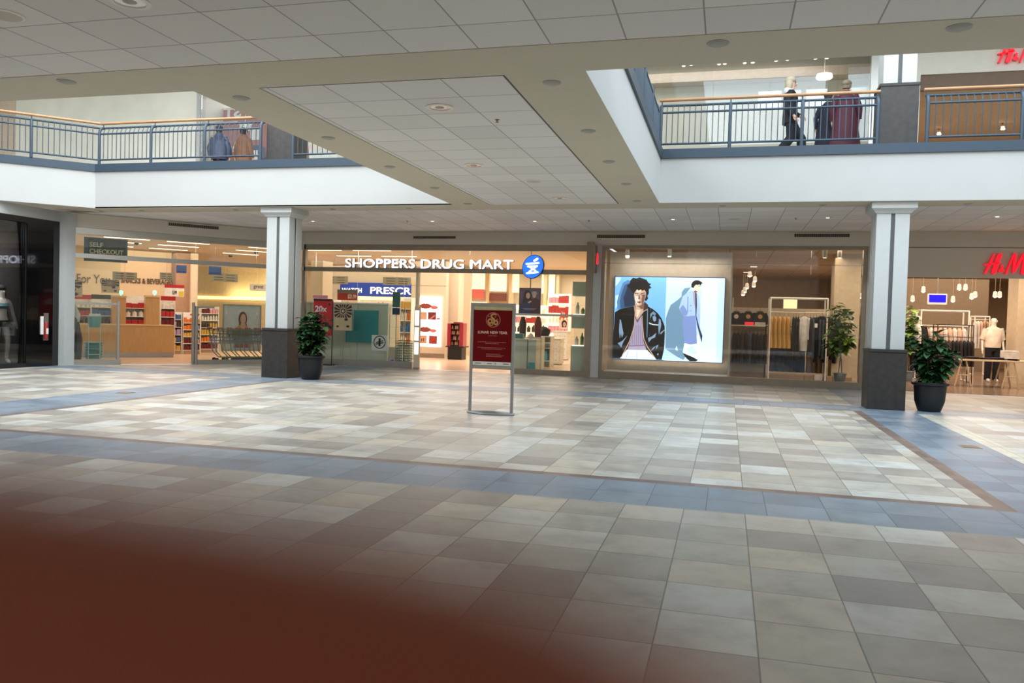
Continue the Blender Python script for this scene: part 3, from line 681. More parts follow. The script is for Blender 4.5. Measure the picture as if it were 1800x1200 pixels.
# position lettering in the plane so it sits level
a = at_d(116, 500, V); b = at_d(196, 500, V)
for txt, pxa, pxb, pyc, h, lab, bo in (('sh', 112, 127, 490, .26, 'two brown letters cut off by the white corner post on the tan wall', 0), ('For You', 135, 193, 490, .30, 'brown words For You on the tan wall behind the checkouts', 0), ('SNACKS & BEVERAGES', 213, 304, 494, .19, 'dark capital words SNACKS & BEVERAGES on the tan wall', .03)):
    a, b = at_d(pxa, pyc, V - .02), at_d(pxb, pyc, V - .02); zc = at_d((pxa + pxb) / 2, pyc, V - .02).z
    mb = MB(FD); add_text(mb, txt, a.x, b.x, zc - h / 2, zc + h / 2, V - .025, .02, bold=bo)
    tag(mb.build('wall_lettering', lett, None, fixn=False), lab, 'lettering')
# pillar and back wall to the right
p0 = at_d(335, 540, 7.0); p1 = at_d(347, 540, 7.0)
tag(MB(FD).box(p0.x, p1.x, 7.0, 7.5, 0, DCZ).build('column', creamw), 'slim cream pillar behind the stile right of the snacks lettering', 'column')
struct('wall_inner', MB().box(-27, -12.6, 33, 33.2, 0, DCZ), MATS['pale_yellow_wall']).name = 'wall_back'
struct('trim_19', MB().box(-27, -12.6, 32.9, 33.0, 2.02, 2.16), cove)
area('cove_glow', -17.5, 32.6, 2.2, 10, .1, 60, (1, .78, .45), (PI * .75, 0, 0))

# wooden checkout counter ----------------------------------------------------------------
woodc = plank_material('oak_veneer', (188, 140, 84), (206, 160, 104), 2, rough=.35); woodl = plank_material('light_oak_trim', (214, 176, 124), (226, 190, 140), 0)
v0 = 3.25
ur = at_d(306, 628, v0).x
ct = thing('checkout_counter', 'long oak checkout counter behind the angled glass', 'counter', FD @ Vector((ur - 2, v0, 0)), ANG)
MB(FD).box(ur - 5.2, ur, v0, v0 + .75, .16, .97).build('body', woodc, ct)
MB(FD).box(ur - 5.2, ur + .01, v0 - .02, v0 + .77, .97, 1.0).build('worktop', woodl, ct)
MB(FD).box(ur - 5.18, ur - .02, v0 + .01, v0 + .7, 0, .16).build('kick_plate', alu, ct)
grn = mat('lit_green_beacon', (120, 255, 190), .4, emit=1.6); screen = mat('dark_touch_screen', (20, 22, 28), .15)
for k, px in enumerate((114, 209, 268)):
    pa = at_d(px - (12 if k else 20), 553, v0 + .25); pb = at_d(px + 12, 553, v0 + .25)
    z1 = at_d(px, 519, v0 + .25).z
    t = thing('checkout_kiosk', ['oak self-checkout kiosk at the left end of the counter, beside the white corner post', 'oak self-checkout kiosk in the middle of the counter', 'oak self-checkout kiosk at the right end of the counter'][k], 'self checkout', FD @ Vector((pa.x, v0 + .25, 1.0)), ANG)
    MB(FD).box(pa.x, pb.x, v0 + .2, v0 + .6, 1.0, z1 - .06).build('body', woodc, t)
    MB(FD).box(pa.x - .01, pb.x + .01, v0 + .18, v0 + .62, z1 - .06, z1).build('cap', woodl, t)
    MB(FD).lathe([(.015, z1), (.015, z1 + .04), (.05, z1 + .05), (.055, z1 + .13), (.02, z1 + .15)], (pb.x - .12, v0 + .4, 0), 12).build('beacon', grn, t)
    MB(FD).box(pa.x + .06, pb.x - .06, v0 + .6, v0 + .64, 1.15, z1 - .15).build('screen', screen, t)
# posters with fan pattern
kraft = mat('kraft_board', (198, 176, 140), .6); dk = mat('dark_print', (58, 44, 38), .6); redp = mat('red_print', (186, 40, 38), .5); whitepp = mat('white_print', (240, 236, 228), .5); yel = mat('yellow_print', (228, 196, 60), .5)
def fan_sign(fr, fn, v, px0, px1, py0, py1, label, name='hanging_poster'):
    a, b = fn(px0, py1, v), fn(px1, py0, v); x0, x1, z0, z1 = a.x, b.x, a.z, b.z; w_, h_ = x1 - x0, z1 - z0
    t = thing(name, label, 'poster', fr @ Vector((x0, v, z0)))
    MB(fr).box(x0, x1, v, v + .012, z0, z1).build('board', kraft, t)
    m = MB(fr); cx, cz = x0 + w_ * .5, z0 + h_ * .74
    for k in range(16):
        t0 = 2 * PI * k / 16; t1 = t0 + .2
        def P(tt, s): 
            dx, dz = math.cos(tt) * s, math.sin(tt) * s
            f = min(1, (w_ * .49) / max(abs(dx), 1e-6), (h_ * .25) / max(abs(dz), 1e-6)) if s > .1 else 1
            return (cx + dx * f, cz + dz * f)
        m.xz([P(t0, h_ * .13), P(t1, h_ * .13), P(t1 + .05, w_ * .9), P(t0 - .03, w_ * .9)], v - .003, v - .0005)
    m.xz([(cx + h_ * .1 * math.cos(s), cz + h_ * .1 * math.sin(s)) for s in [2 * PI * q / 20 for q in range(20)]], v - .005, v - .003)
    m.build('fan_pattern', dk, t)
    m = MB(fr); m.xz([(cx + h_ * .06 * math.cos(s), cz + h_ * .06 * math.sin(s)) for s in [2 * PI * q / 20 for q in range(20)]], v - .008, v - .005)
    m.build('fan_centre', kraft, t)
    m = MB(fr); 
    for (qx, qz, r) in ((.68, .42, .07), (.78, .16, .06), (.2, .15, .05)):
        m.xz([(x0 + w_ * qx + w_ * r * 1.5 * math.cos(s), z0 + h_ * qz + w_ * r * math.sin(s)) for s in [2 * PI * q / 16 for q in range(16)]], v - .003, v - .0005)
    m.build('print_marks', dk, t); return t
fan_sign(FD, at_d, 3.0, 92, 145, 492, 520, 'tan poster with dark fan print above the left checkout kiosk')
fan_sign(FD, at_d, 3.0, 178, 210, 492, 514, 'tan poster with dark fan print above the middle checkout kiosk')
def price_sign(fr, fn, v, px0, px1, py0, py1, label, txt=None, parts=()):
    a, b = fn(px0, py1, v), fn(px1, py0, v); t = thing('price_sign', label, 'sign', fr @ Vector((a.x, v, a.z)))
    MB(fr).box(a.x, b.x, v, v + .01, a.z, b.z).build('board', whitepp, t)
    w_, h_ = b.x - a.x, b.z - a.z
    for nm, q0, q1, r0, r1, mm, tx in parts:
        mb = MB(fr); X0, X1, Z0, Z1 = a.x + w_ * q0, a.x + w_ * q1, a.z + h_ * r0, a.z + h_ * r1
        if tx: add_text(mb, tx, X0, X1, Z0, Z1, v - .008, .003, bold=.03)
        else: mb.box(X0, X1, v - .004, v - .0005, Z0, Z1)
        mb.build(nm, mm, t, fixn=False if tx else True)
    return t, a, b
price_sign(FD, at_d, 4.5, 289, 324, 501, 520, 'white price card with red top band and yellow corner, right of the snacks lettering', parts=[('red_band', 0, 1, .72, 1, redp, None), ('yellow_corner', .72, .98, .05, .45, yel, None), ('price_digits', .4, .62, .15, .5, dk, '5.99')])
# SNACK racks, promo boards behind the counter -------------------------------------------
prodc = [mat('pack_red', (176, 44, 40), .4), mat('pack_white', (226, 218, 206), .4), mat('pack_orange', (222, 120, 40), .4), mat('pack_violet', (168, 140, 180), .4), mat('pack_dark', (52, 36, 34), .4), mat('pack_gold', (206, 164, 76), .4), mat('pack_blue', (60, 100, 150), .4), mat('pack_green', (92, 130, 84), .4), mat('pack_maroon', (104, 20, 26), .4), mat('pack_pink', (220, 150, 160), .4)]
def rack(fr, u0, u1, v0, v1, z1, nsh, label, items, grp, mm=whitep, cols=6, back=True, zb=.12, name='display_rack', hdr=None, pname='product_pack', bottle=False, il='pack'):
    """a shelf unit (back, sides, shelves) with individual packs standing on it"""
    t = thing(name, label, 'shelf', fr @ Vector(((u0 + u1) / 2, v0, 0)))
    if back: MB(fr).box(u0, u1, v1 - .02, v1, zb, z1).build('back_panel', mm, t)
    for s in ((u0, u0 + .02), (u1 - .02, u1)): MB(fr).box(s[0], s[1], v0, v1, 0, z1).build('side_panel', mm, t)
    MB(fr).box(u0 + .02, u1 - .02, v0 + .02, v1 - .02, 0, zb).build('plinth', MATS['tan_brown_panel'], t)
    hs = (z1 - zb - (.14 if hdr else 0)) / nsh
    for k in range(nsh):
        z = zb + hs * k; MB(fr).box(u0 + .02, u1 - .02, v0, v1 - .02, z, z + .02).build('shelf', mm, t)
    if hdr: MB(fr).box(u0, u1, v0 - .01, v0 + .01, z1 - .14, z1).build('header', hdr, t)
    w_ = (u1 - u0 - .06) / cols
    for k in range(nsh):
        z = zb + hs * k + .02
        cc = items[k % len(items)]
        for c in range(cols):
            h_ = hs * R.uniform(.6, .85) - .02; x = u0 + .03 + w_ * c
            mb = MB(fr)
            if bottle or (cc % 3 == 1): mb.lathe([(w_ * .38, z), (w_ * .38, z + h_ * .7), (w_ * .15, z + h_ * .85), (w_ * .15, z + h_)], (x + w_ / 2, v0 + .02 + w_ * .4, 0), 8)
            else: mb.rbox(x + .006, x + w_ - .006, v0 + .02, v0 + .02 + min(.12, w_), z, z + h_, .004)
            ci = (cc + (c // 3 if k % 2 else 0)) % 10; o = mb.build(pname, prodc[ci])
            lb = f'{["red","white","orange","violet","dark","gold","blue","green","maroon","pink"][ci]} {il} on {grp}, {ORD[k]} shelf up'
            tag(o, lb, 'product', lb)
    return t
pq0, pq1 = at_d(307, 620, 5.2), at_d(321, 620, 5.2)
a = at_d(321, 606, 5.2); b = at_d(352, 606, 5.2)
r_q = rack(FD, a.x, b.x, 5.2, 5.6, at_d(335, 549, 5.2).z, 5, 'white end-of-aisle display with a red-lettered header, right of the oak counter', [8, 8, 5, 2, 2], 'the white aisle-end display', cols=5, hdr=whitepp)
hz = at_d(335, 549, 5.2).z
mb = MB(FD); add_text(mb, 'QU', a.x + (b.x - a.x) * .38, a.x + (b.x - a.x) * .92, hz - .115, hz - .03, 5.18, .006, bold=.05); mb.build('lettering', redp, r_q, fixn=False)
rack(FD, a.x - .62, a.x - .03, 5.2, 5.7, hz, 5, 'white shelf unit facing the oak counter end, with violet packs and yellow bottles', [5, 5, 3, 3, 6], 'the white shelf by the counter end', cols=4)
a2 = at_d(352, 606, 6.2); b2 = at_d(384, 606, 6.2)
rack(FD, a2.x, b2.x, 6.2, 6.6, 1.62, 6, 'dark-stocked shelf unit just right of the tall steel stile', [8, 2, 5, 4, 1, 8], 'the shelf right of the steel stile', cols=6)
a = at_d(222, 556, 4.4); b = at_d(250, 556, 4.4)
for k, (pa_, pb_, pt, its, nm) in enumerate(((128, 160, 517, [4, 0, 1], 'behind the push rail'), (160, 196, 517, [4, 6, 1], 'with dark tins'), (218, 256, 519, [0, 1, 0], 'between the middle and right kiosks'), (282, 308, 520, [8, 0, 1], 'right of the right kiosk'))):
    a = at_d(pa_, 556, 4.6); b = at_d(pb_, 556, 4.6); zt_ = at_d(pa_, pt, 4.6).z
    rack(FD, a.x, b.x, 4.6, 5.0, zt_, 3, f'snack rack {nm}', its, f'the snack rack {nm}', cols=3, zb=.95, hdr=(redp, MATS['pack_dark'], whitepp, redp)[k])
# shopping trolleys nested in a row -------------------------------------------------------
wire = mat('trolley_wire', (128, 138, 134), .35, .5); redpl = mat('red_plastic', (156, 28, 30), .4)
def trolley(fr, u, v):
    t = thing('shopping_trolley', 'x', 'shopping trolley', fr @ Vector((u, v, 0)), ANG)
    m = MB(fr)
    T = lambda x, y, z: (u + x, v + y, z)
    for y in (-.24, .24):
        m.tube([T(-.42, y, .98), T(-.36, y, .70), T(-.30, y, .30), T(-.12, y, .12), T(.42, y * .8, .12)], .018, 6)
        m.tube([T(-.36, y, .52), T(.38, y * .75, .62)], .007, 5)
        m.tube([T(-.42, y, .98), T(.42, y * .75, .90)], .008, 5)
    m.build('frame', wire, t, smooth=True)
    g = MB(fr)
    for k in range(9):
        f = k / 8; x0 = -.40 + .80 * f; zt = .98 - .08 * f; zb = .52 + .10 * f; yy = .235 * (1 - .25 * f)
        for y in (-yy, yy): g.tube([T(x0, y, zb), T(x0 + .02, y, zt)], .007, 4)
        g.tube([T(x0, -yy, zb), T(x0, yy, zb)], .004, 4)
    for z in (.62, .72, .82, .90):
        f = 0
        for y in (-1, 1): g.tube([T(-.40, y * .235, z), T(.41, y * .178, z - .02)], .007, 4)
    g.build('wire_basket', wire, t)
    MB(fr).tube([T(-.44, -.26, .99), T(-.44, .26, .99)], .02, 8).build('handle', redpl, t, smooth=True)
    for x in (-.26, .36):
        for y in (-.2, .2): MB(fr).lathe([(.055, -.012), (.06, 0), (.055, .012)], T(x, y, .06), 12, axis='y').build('wheel', blackm, t)
    return t
tr = trolley(FD, at_d(395, 632, 1.15).x, 1.15)
tr['label'] = 'shopping trolley at the left end of the nested row behind the angled glass'; tr['group'] = 'nested shopping trolleys'
for k in range(1, 9):
    p = FD @ Vector((at_d(395, 632, 1.15).x + .27 * k, 1.15, 0))
    c = dup(tr, p, ANG, f'shopping trolley in the nested row behind the glass, {ORD[k]} from the left')
# poster of a woman behind the trolleys (flat picture board)
def bilin(c, u_, v_):                                               # corners tl,tr,br,bl
    a_ = c[0].lerp(c[1], u_); b_ = c[3].lerp(c[2], u_); return a_.lerp(b_, v_)
def picture(fr, x0, x1, z0, z1, v, polys, name, label, cat, base, frame=None, step=.0012, parent=None):
    """flat printed picture: shapes given in 0..1 (u right, v down), each a thin layer of print"""
    t = parent or thing(name, label, cat, fr @ Vector((x0, v, z0)))
    MB(fr).box(x0, x1, v, v + .02, z0, z1).build('board', base, t)
    mats_ = []; mb = MB(fr)
    for i_, (mm, pts) in enumerate(polys):
        if mm not in mats_: mats_.append(mm)
        y = v - step * (i_ + 1) * .35 - .0008
        q = [(x0 + (x1 - x0) * p[0], z1 - (z1 - z0) * p[1]) for p in pts]
        mb.poly([(a_, y, b_) for a_, b_ in q], mats_.index(mm))
    mb.build('printed_picture', mats_, t, fixn=False)
    if frame:
        f = MB(fr); w_ = .03
        f.box(x0 - w_, x1 + w_, v - .02, v + .03, z1, z1 + w_).box(x0 - w_, x1 + w_, v - .02, v + .03, z0 - w_, z0).box(x0 - w_, x0, v - .02, v + .03, z0, z1).box(x1, x1 + w_, v - .02, v + .03, z0, z1)
        f.build('frame', frame, t)
    return t
def circ(cx, cy, rx, ry, n=20, a0=0, a1=2 * PI): return [(cx + rx * math.cos(a0 + (a1 - a0) * k / n), cy + ry * math.sin(a0 + (a1 - a0) * k / n)) for k in range(n if a1 - a0 > 6.2 else n + 1)]
skin_ = mat('print_skin', (206, 160, 134), .5); hair_ = mat('print_brown_hair', (92, 58, 36), .5); yg = mat('print_olive_yellow', (170, 152, 60), .5); gy = mat('print_pale_grey', (196, 202, 202), .5); brn = mat('print_rust', (134, 64, 40), .5)
pv = 2.0; a = at_d(392, 620, pv); b = at_d(457, 570, pv); zt_ = at_d(420, 537, pv).z; zb_2 = at_d(420, 588, pv).z
pc = picture(FD, a.x, b.x, .3, zt_, pv, [(gy, [(0, 0), (1, 0), (1, 1), (0, 1)]), (hair_, circ(.52, .30, .12, .17)), (hair_, [(.42, .3), (.40, .62), (.50, .62), (.5, .3)]), (hair_, [(.56, .25), (.74, .7), (.62, .75), (.54, .5)]), (skin_, circ(.53, .30, .075, .12)), (yg, [(.25, .55), (.42, .44), (.62, .44), (.82, .78), (.76, .95), (.3, .95)]), (brn, [(.3, .72), (.6, .68), (.7, .95), (.28, .95)]), (skin_, [(.46, .40), (.60, .40), (.60, .52), (.47, .52)])], 'framed_picture', 'large picture of a person in a yellow top, behind the row of trolleys', 'picture', whitepp, alu)
# ------------------------------------------------------------------ drugstore, straight part
def PBx(mb, px0, px1, py0, py1, v, dep=.02, mi=0):                  # box whose front fills a pixel rectangle at depth v
    pm = (px0 + px1) / 2; qm = (py0 + py1) / 2
    x0, x1 = fr_y(px0, qm, v).x, fr_y(px1, qm, v).x; z1, z0 = fr_y(pm, py0, v).z, fr_y(pm, py1, v).z
    mb.box(x0, x1, v, v + dep, z0, z1, mi); return x0, x1, z0, z1
def rect(px0, px1, py0, py1, v):
    pm = (px0 + px1) / 2; qm = (py0 + py1) / 2
    return fr_y(px0, qm, v).x, fr_y(px1, qm, v).x, fr_y(pm, py1, v).z, fr_y(pm, py0, v).z
gg = mat('grey_green_laminate', (194, 200, 184), .35, var=.02); ggd = mat('grey_green_dark_laminate', (128, 140, 124), .35); teal = mat('teal_panel', (52, 150, 164), .3, var=.05); dteal = mat('muted_teal_box', (84, 138, 138), .4)
beigep = mat('beige_panel', (214, 196, 170), .5, var=.02)
t = thing('service_counter', 'grey-green counter back with white top behind the glass, left of the entrance', 'counter', (-10.5, 22.1, 0))
x0, x1, z0, z1 = rect(527, 682, 533, 640, .7)
zt_ = fr_y(682, 533, .7).z
MB(FR).box(x0, x1, .7, 1.3, 0.0, zt_ - .04).build('body', gg, t)
MB(FR).box(x0, x1 + .02, .66, 1.32, zt_ - .04, zt_).build('top', mat('bright_white_top', (246, 246, 244), .3), t)
for px in (545, 628): 
    s_ = fr_y(px, 600, .7).x; MB(FR).box(s_ - .006, s_ + .006, .695, .7, 0, zt_ - .05).build('seam', ggd, t)
MB(FR).box(x1 - .03, x1, .69, .7, 0, zt_ - .04).build('edge_strip', whitep, t)
x0, x1, z0, z1 = rect(608, 664, 545, 602, .66)
tag(MB(FR).box(x0, x1, .66, .69, z0, z1).build('notice_board', teal), 'plain teal panel on the grey-green counter back', 'panel')
# red 20x banner and tan fan poster standing before the glass
x0, x1, z0, z1 = rect(551, 584, 527, 590, -.25)
t = thing('banner_stand', 'red upright banner reading 20x behind the potted plant', 'banner', ((x0 + x1) / 2, 21.15, 0))
MB(FR).box(x0, x1, -.25, -.235, z0, z1).build('banner', mat('banner_red', (196, 30, 40), .45), t)
MB(FR).box(x0 + .0, x1, -.262, -.25, z1 - .02, z1 + .03).build('top_bar', blackm, t); MB(FR).box(x1, x1 + .02, -.26, -.24, .03, z1).build('pole', blackm, t)
MB(FR).box(x0 + .05, x1 + .05, -.36, -.12, 0, .025).build('foot', blackm, t)
m = MB(FR); w_, h_ = x1 - x0, z1 - z0
add_text(m, '20x', x0 + w_ * .08, x0 + w_ * .72, z0 + h_ * .66, z0 + h_ * .84, -.256, .004, bold=.03); m.build('lettering', whitep, t, fixn=False)
MB(FR).xz([(x1 - w_ * .16 + .035 * math.cos(a), z1 - h_ * .12 + .035 * math.sin(a)) for a in [2 * PI * k / 18 for k in range(18)]], -.253, -.25).build('seal', dk, t)
m = MB(FR)
for q in (.15, .35, .5): m.box(x0 + w_ * q, x0 + w_ * (q + .14), -.253, -.25, z0 + h_ * .05, z0 + h_ * (.12 + .1 * (q > .2)))
m.build('printed_parcel', MATS['pack_pink'], t)
x0, x1, z0, z1 = rect(550, 576, 520, 526, -.25); tag(MB(FR).box(x0, x1, -.25, -.235, z0 + .02, z1 + .02).build('header_card', MATS['pack_pink']), 'narrow pale header card on top of the red banner', 'card')
x0, x1, z0, z1 = rect(587, 619, 535, 580, -.25)
t = fan_sign(FR, lambda a, b, v: fr_y(a, b, v), -.25, 587, 619, 535, 580, 'tan poster with a dark sunburst on a slim floor stand before the glass', 'poster_stand')
xc = fr_y(602, 600, -.25).x
MB(FR).tube([(xc, -.22, .03), (xc, -.22, z1 + .02)], .010, 8).build('pole', alu, t, smooth=True)
MB(FR).lathe([(.15, 0), (.15, .008), (.05, .02), (.012, .05)], (xc, -.22, 0), 24).build('base', alu, t, smooth=True)
MB(FR).box(x0 - .01, x1 + .03, -.24, -.225, z1, z1 + .02).box(x1 + .015, x1 + .03, -.24, -.225, z0, z1).build('holder_frame', alu, t)
# round cross sticker on the glass
x0, x1, z0, z1 = rect(653, 681, 589, 616, -.0)
t = thing('window_sticker', 'pale square sticker with a black ring and cross low on the glass', 'sticker', FR @ Vector((x0, 0, z0)))
MB(FR).box(x0, x1, .010, .018, z0, z1).build('sheet', mat('sticker_pale', (206, 214, 204), .5), t)
cx, cz, r_ = (x0 + x1) / 2, (z0 + z1) / 2 + .02, (x1 - x0) * .38
m = MB(FR); n_ = 28
for k in range(n_):
    a0_, a1_ = 2 * PI * k / n_, 2 * PI * (k + 1) / n_
    m.xz([(cx + r_ * math.cos(a0_), cz + r_ * math.sin(a0_)), (cx + r_ * math.cos(a1_), cz + r_ * math.sin(a1_)), (cx + r_ * .86 * math.cos(a1_), cz + r_ * .86 * math.sin(a1_)), (cx + r_ * .86 * math.cos(a0_), cz + r_ * .86 * math.sin(a0_))], .006, .010)
m.xz([(cx + .03, cz - r_ * .6), (cx + .03, cz + r_ * .6), (cx - .03, cz + r_ * .6), (cx - .03, cz - r_ * .6)], .006, .010); m.xz([(cx - r_ * .6, cz - .03), (cx + r_ * .6, cz + .03), (cx + r_ * .6, cz + .06), (cx - r_ * .6, cz + .0)], .005, .009)
bar(m, (cx - r_ * .6, cz - r_ * .3), (cx + r_ * .6, cz - r_ * .05), .03, .005, .0095)
m.build('ring_and_cross', blackm, t)
# hanging aisle cards, price strip
cardm = mat('olive_grey_card', (140, 136, 116), .5)
def card(px0, px1, py0, py1, v, fn, fr, label, mm=cardm, lines=3):
    a = fn(px0, (py0 + py1) / 2, v); b = fn(px1, (py0 + py1) / 2, v); z1 = fn((px0 + px1) / 2, py0, v).z; z0 = fn((px0 + px1) / 2, py1, v).z
    t = thing('aisle_sign', label, 'sign', fr @ Vector((a.x, v, z0)))
    MB(fr).box(a.x, b.x, v, v + .03, z0, z1).build('panel', mm, t)
    m = MB(fr)
    for k in range(lines):
        zz = z0 + (z1 - z0) * (.2 + .6 * k / max(1, lines - 1)); m.box(a.x + (b.x - a.x) * .12, a.x + (b.x - a.x) * .44, v - .004, v, zz - .008, zz + .008); m.box(a.x + (b.x - a.x) * .56, a.x + (b.x - a.x) * .88, v - .004, v, zz - .008, zz + .008)
    m.build('printed_lines', dk, t)
    MB(fr).tube([((a.x + b.x) / 2, v + .015, z1), ((a.x + b.x) / 2, v + .015, DCZ)], .004, 5).build('hanging_rod', alu, t)
fy = lambda a, b, v: fr_y(a, b, v)
card(673, 722, 487, 501, 4.5, fy, FR, 'olive-grey hanging aisle sign with two columns above the blue pharmacy sign')
card(568, 611, 485, 499, 4.5, fy, FR, 'olive-grey hanging aisle sign left of the blue pharmacy sign')
card(371, 418, 480, 495, 4.5, at_d, FD, 'olive-grey hanging aisle sign above the trolley row')
card(198, 241, 478, 492, 4.0, at_d, FD, 'olive-grey hanging aisle sign between the two words on the tan wall')
card(281, 305, 479, 492, 4.0, at_d, FD, 'small olive-grey hanging aisle sign right of the snacks lettering')
bluec = mat('dusty_blue_card', (70, 96, 150), .5)
card(310, 328, 466, 480, 3.0, at_d, FD, 'small dusty-blue hanging card above the price card', bluec, 1)
card(367, 389, 468, 483, 3.0, at_d, FD, 'dusty-blue hanging card above the trolley row', bluec, 1)
x0, x1, z0, z1 = rect(593, 629, 515, 527, 1.6)
t, a, b = price_sign(FR, fy, 1.6, 593, 629, 510, 527, 'wide rust-red price sign reading $21.99 above the service counter', parts=[('red_band', 0, 1, 0, .7, mat('rust_red_print', (176, 56, 38), .5), None)])
w_, h_ = b.x - a.x, b.z - a.z
m = MB(FR); add_text(m, '$21.99', a.x + w_ * .52, a.x + w_ * .94, a.z + h_ * .12, a.z + h_ * .58, 1.588, .004, bold=.03); m.build('price_lettering', whitep, t, fixn=False)
MB(FR).box(a.x, b.x, 1.585, 1.6, a.z + h_ * .72, b.z + .01).build('grey_header', mat('grey_print', (120, 112, 106), .5), t)
MB(FR).tube([((a.x + b.x) / 2, 1.62, 0), ((a.x + b.x) / 2, 1.62, a.z)], .008, 6).build('stand_pole', alu, t)
# blue pharmacy sign
navy = mat('royal_blue_sign', (30, 56, 140), .4, emit=.5); lite = mat('lit_cream_letters', (250, 244, 226), .4, emit=1.0)
vv = 9.0
a = fr_y(598, 503, vv); b = fr_y(724, 507, vv); z1 = fr_y(660, 497, vv).z; z0 = fr_y(660, 521, vv).z
t = thing('wall_sign', 'long royal-blue sign with white capital letters at the back of the drugstore', 'sign', FR @ Vector((a.x, vv, z0)))
MB(FR).box(a.x, b.x + .4, vv, vv + .1, z0, z1).build('panel', navy, t)
def txt_px(s_, px0, px1, py0, py1, v, mm, par, bold=.02, name='lettering', th=.012):
    x0, x1, z0, z1 = rect(px0, px1, py0, py1, v); m = MB(FR); add_text(m, s_, x0, x1, z0, z1, v - th, th, bold=bold); return m.build(name, mm, par, fixn=False)
txt_px('PRESCR', 651, 723, 504.5, 517, vv, lite, t); txt_px('WATCH', 601, 636, 506, 514, vv, lite, t)
txt_px('H', 567, 572, 502, 512, 8.6, lite, t); PB = MB(FR); PBx(PB, 565, 573, 499, 520, 8.62, .05); PB.build('panel_end', navy, t)
m = MB(FR); PBx(m, 598, 726, 521, 527, vv + .05, .1); tag(m.build('light_band', cove), 'glowing cream band under the blue pharmacy sign', 'light band')
struct('wall_back', MB(FR).box(-19, -9.9, vv + .12, vv + .3, 0, DCZ), beigep)
m = MB(FR); PBx(m, 545, 566, 458, 640, 3.0, .7); tag(m.build('column', beigep), 'tan square pillar inside the drugstore, left of the pharmacy sign', 'column')
rack(FR, fr_y(628, 540, 7.5).x, fr_y(684, 540, 7.5).x, 7.5, 7.9, fr_y(660, 527, 7.5).z, 4, 'pharmacy shelf unit with dark and white packs under the blue sign', [4, 1, 4, 1], 'the pharmacy shelf', cols=7)
rack(FR, fr_y(548, 540, 6.5).x, fr_y(592, 540, 6.5).x, 6.5, 6.9, fr_y(570, 526, 6.5).z, 4, 'shelf unit with red tags left of the tan poster', [0, 1, 9, 0], 'the shelf left of the tan poster', cols=6)
rack(FR, fr_y(703, 540, 4.2).x, fr_y(723, 540, 4.2).x, 4.2, 4.6, fr_y(712, 523, 4.2).z, 5, 'tall shelf unit seen just left of the entrance stile', [5, 1, 6, 1, 5], 'the tall shelf by the entrance stile', cols=5)
# wire shopping baskets in stacks
bask = mat('green_wire_basket', (98, 140, 122), .35, .3)
def basket(cx, cy, z, rz=0, group=None, label='', fr=None):
    t = thing('shopping_basket', label, 'shopping basket', (cx, cy, z), rz, group)
    F = Matrix.Translation((cx, cy, z)) @ Matrix.Rotation(rz, 4, 'Z'); m = MB(F)
    for k in range(4):
        f = k / 3; sx, sy, zz = .17 + .05 * f, .11 + .04 * f, .02 + .2 * f
        m.tube([(-sx, -sy, zz), (sx, -sy, zz), (sx, sy, zz), (-sx, sy, zz)], .004, 4, closed=True)
    for k in range(9):
        q = -1 + k / 4
        for s_ in (-1, 1): m.tube([(.17 * q, .11 * s_, .02), (.22 * q, .15 * s_, .22)], .003, 4)
        if k < 6:
            q2 = -1 + k / 2.5
            for s_ in (-1, 1): m.tube([(.17 * s_, .11 * q2, .02), (.22 * s_, .15 * q2, .22)], .003, 4)
    m.box(-.17, .17, -.11, .11, .015, .025)
    m.build('wire_body', bask, t)
    MB(F).tube([(-.22, -.02, .21), (-.19, -.02, .235), (.19, -.02, .235), (.22, -.02, .21)], .008, 6).build('handle', blackm, t)
    return t
bx, by_ = fr_y(711, 630, .55).x, 21.95
b0 = basket(bx, by_, .02, 0, 'stack of baskets left of the entrance', 'bottom basket of the stack left of the entrance stile')
for k in range(1, 8): dup(b0, (bx, by_, .02 + .075 * k), None, f'green basket of the stack left of the entrance stile, {ORD[k]} from the floor')
# tall folded sign and info board by the stile
x0, x1, z0, z1 = rect(690, 703, 513, 553, .5)
t = thing('notice_stand', 'tall narrow dark-teal notice stand behind the glass, left of the entrance stile', 'stand', ((x0 + x1) / 2, 21.9, 0))
MB(FR).box(x0, x1, .5, .52, fr_y(696, 540, .5).z, z1).build('upper_sheet', mat('dark_teal_sheet', (60, 104, 100), .4), t)
MB(FR).box(x0, x1, .5, .52, z0, fr_y(696, 541, .5).z).build('lower_sheet', mat('navy_sheet', (24, 52, 96), .4), t)
MB(FR).tube([((x0 + x1) / 2, .53, 0), ((x0 + x1) / 2, .53, z1)], .012, 8).build('pole', alu, t); MB(FR).lathe([(.14, 0), (.14, .015), (.02, .03)], ((x0 + x1) / 2, .53, 0), 20).build('base', alu, t)
t = thing('low_display_case', 'small pale display case with a blue label behind the glass, left of the baskets', 'display case', (fr_y(692, 635, .6).x, 22.0, 0))
x0, x1, z0, z1 = rect(683, 699, 610, 638, .6); MB(FR).box(x0, x1, .6, .9, 0, z1).build('body', beigep, t); MB(FR).box(x0 + .08, x1 - .12, .592, .6, .1, .2).build('blue_label', navy, t)
for k, (py) in enumerate((556, 575, 595)): MB(FR).box(x0, x1 + .2, .6, .85, fr_y(690, py, .6).z, fr_y(690, py, .6).z + .015).build('glass_shelf', clear, t)
MB(FR).box(x0, x0 + .015, .6, .62, 0, fr_y(690, 540, .6).z).box(x1 + .18, x1 + .2, .6, .62, 0, fr_y(690, 540, .6).z).build('upright', alu, t)
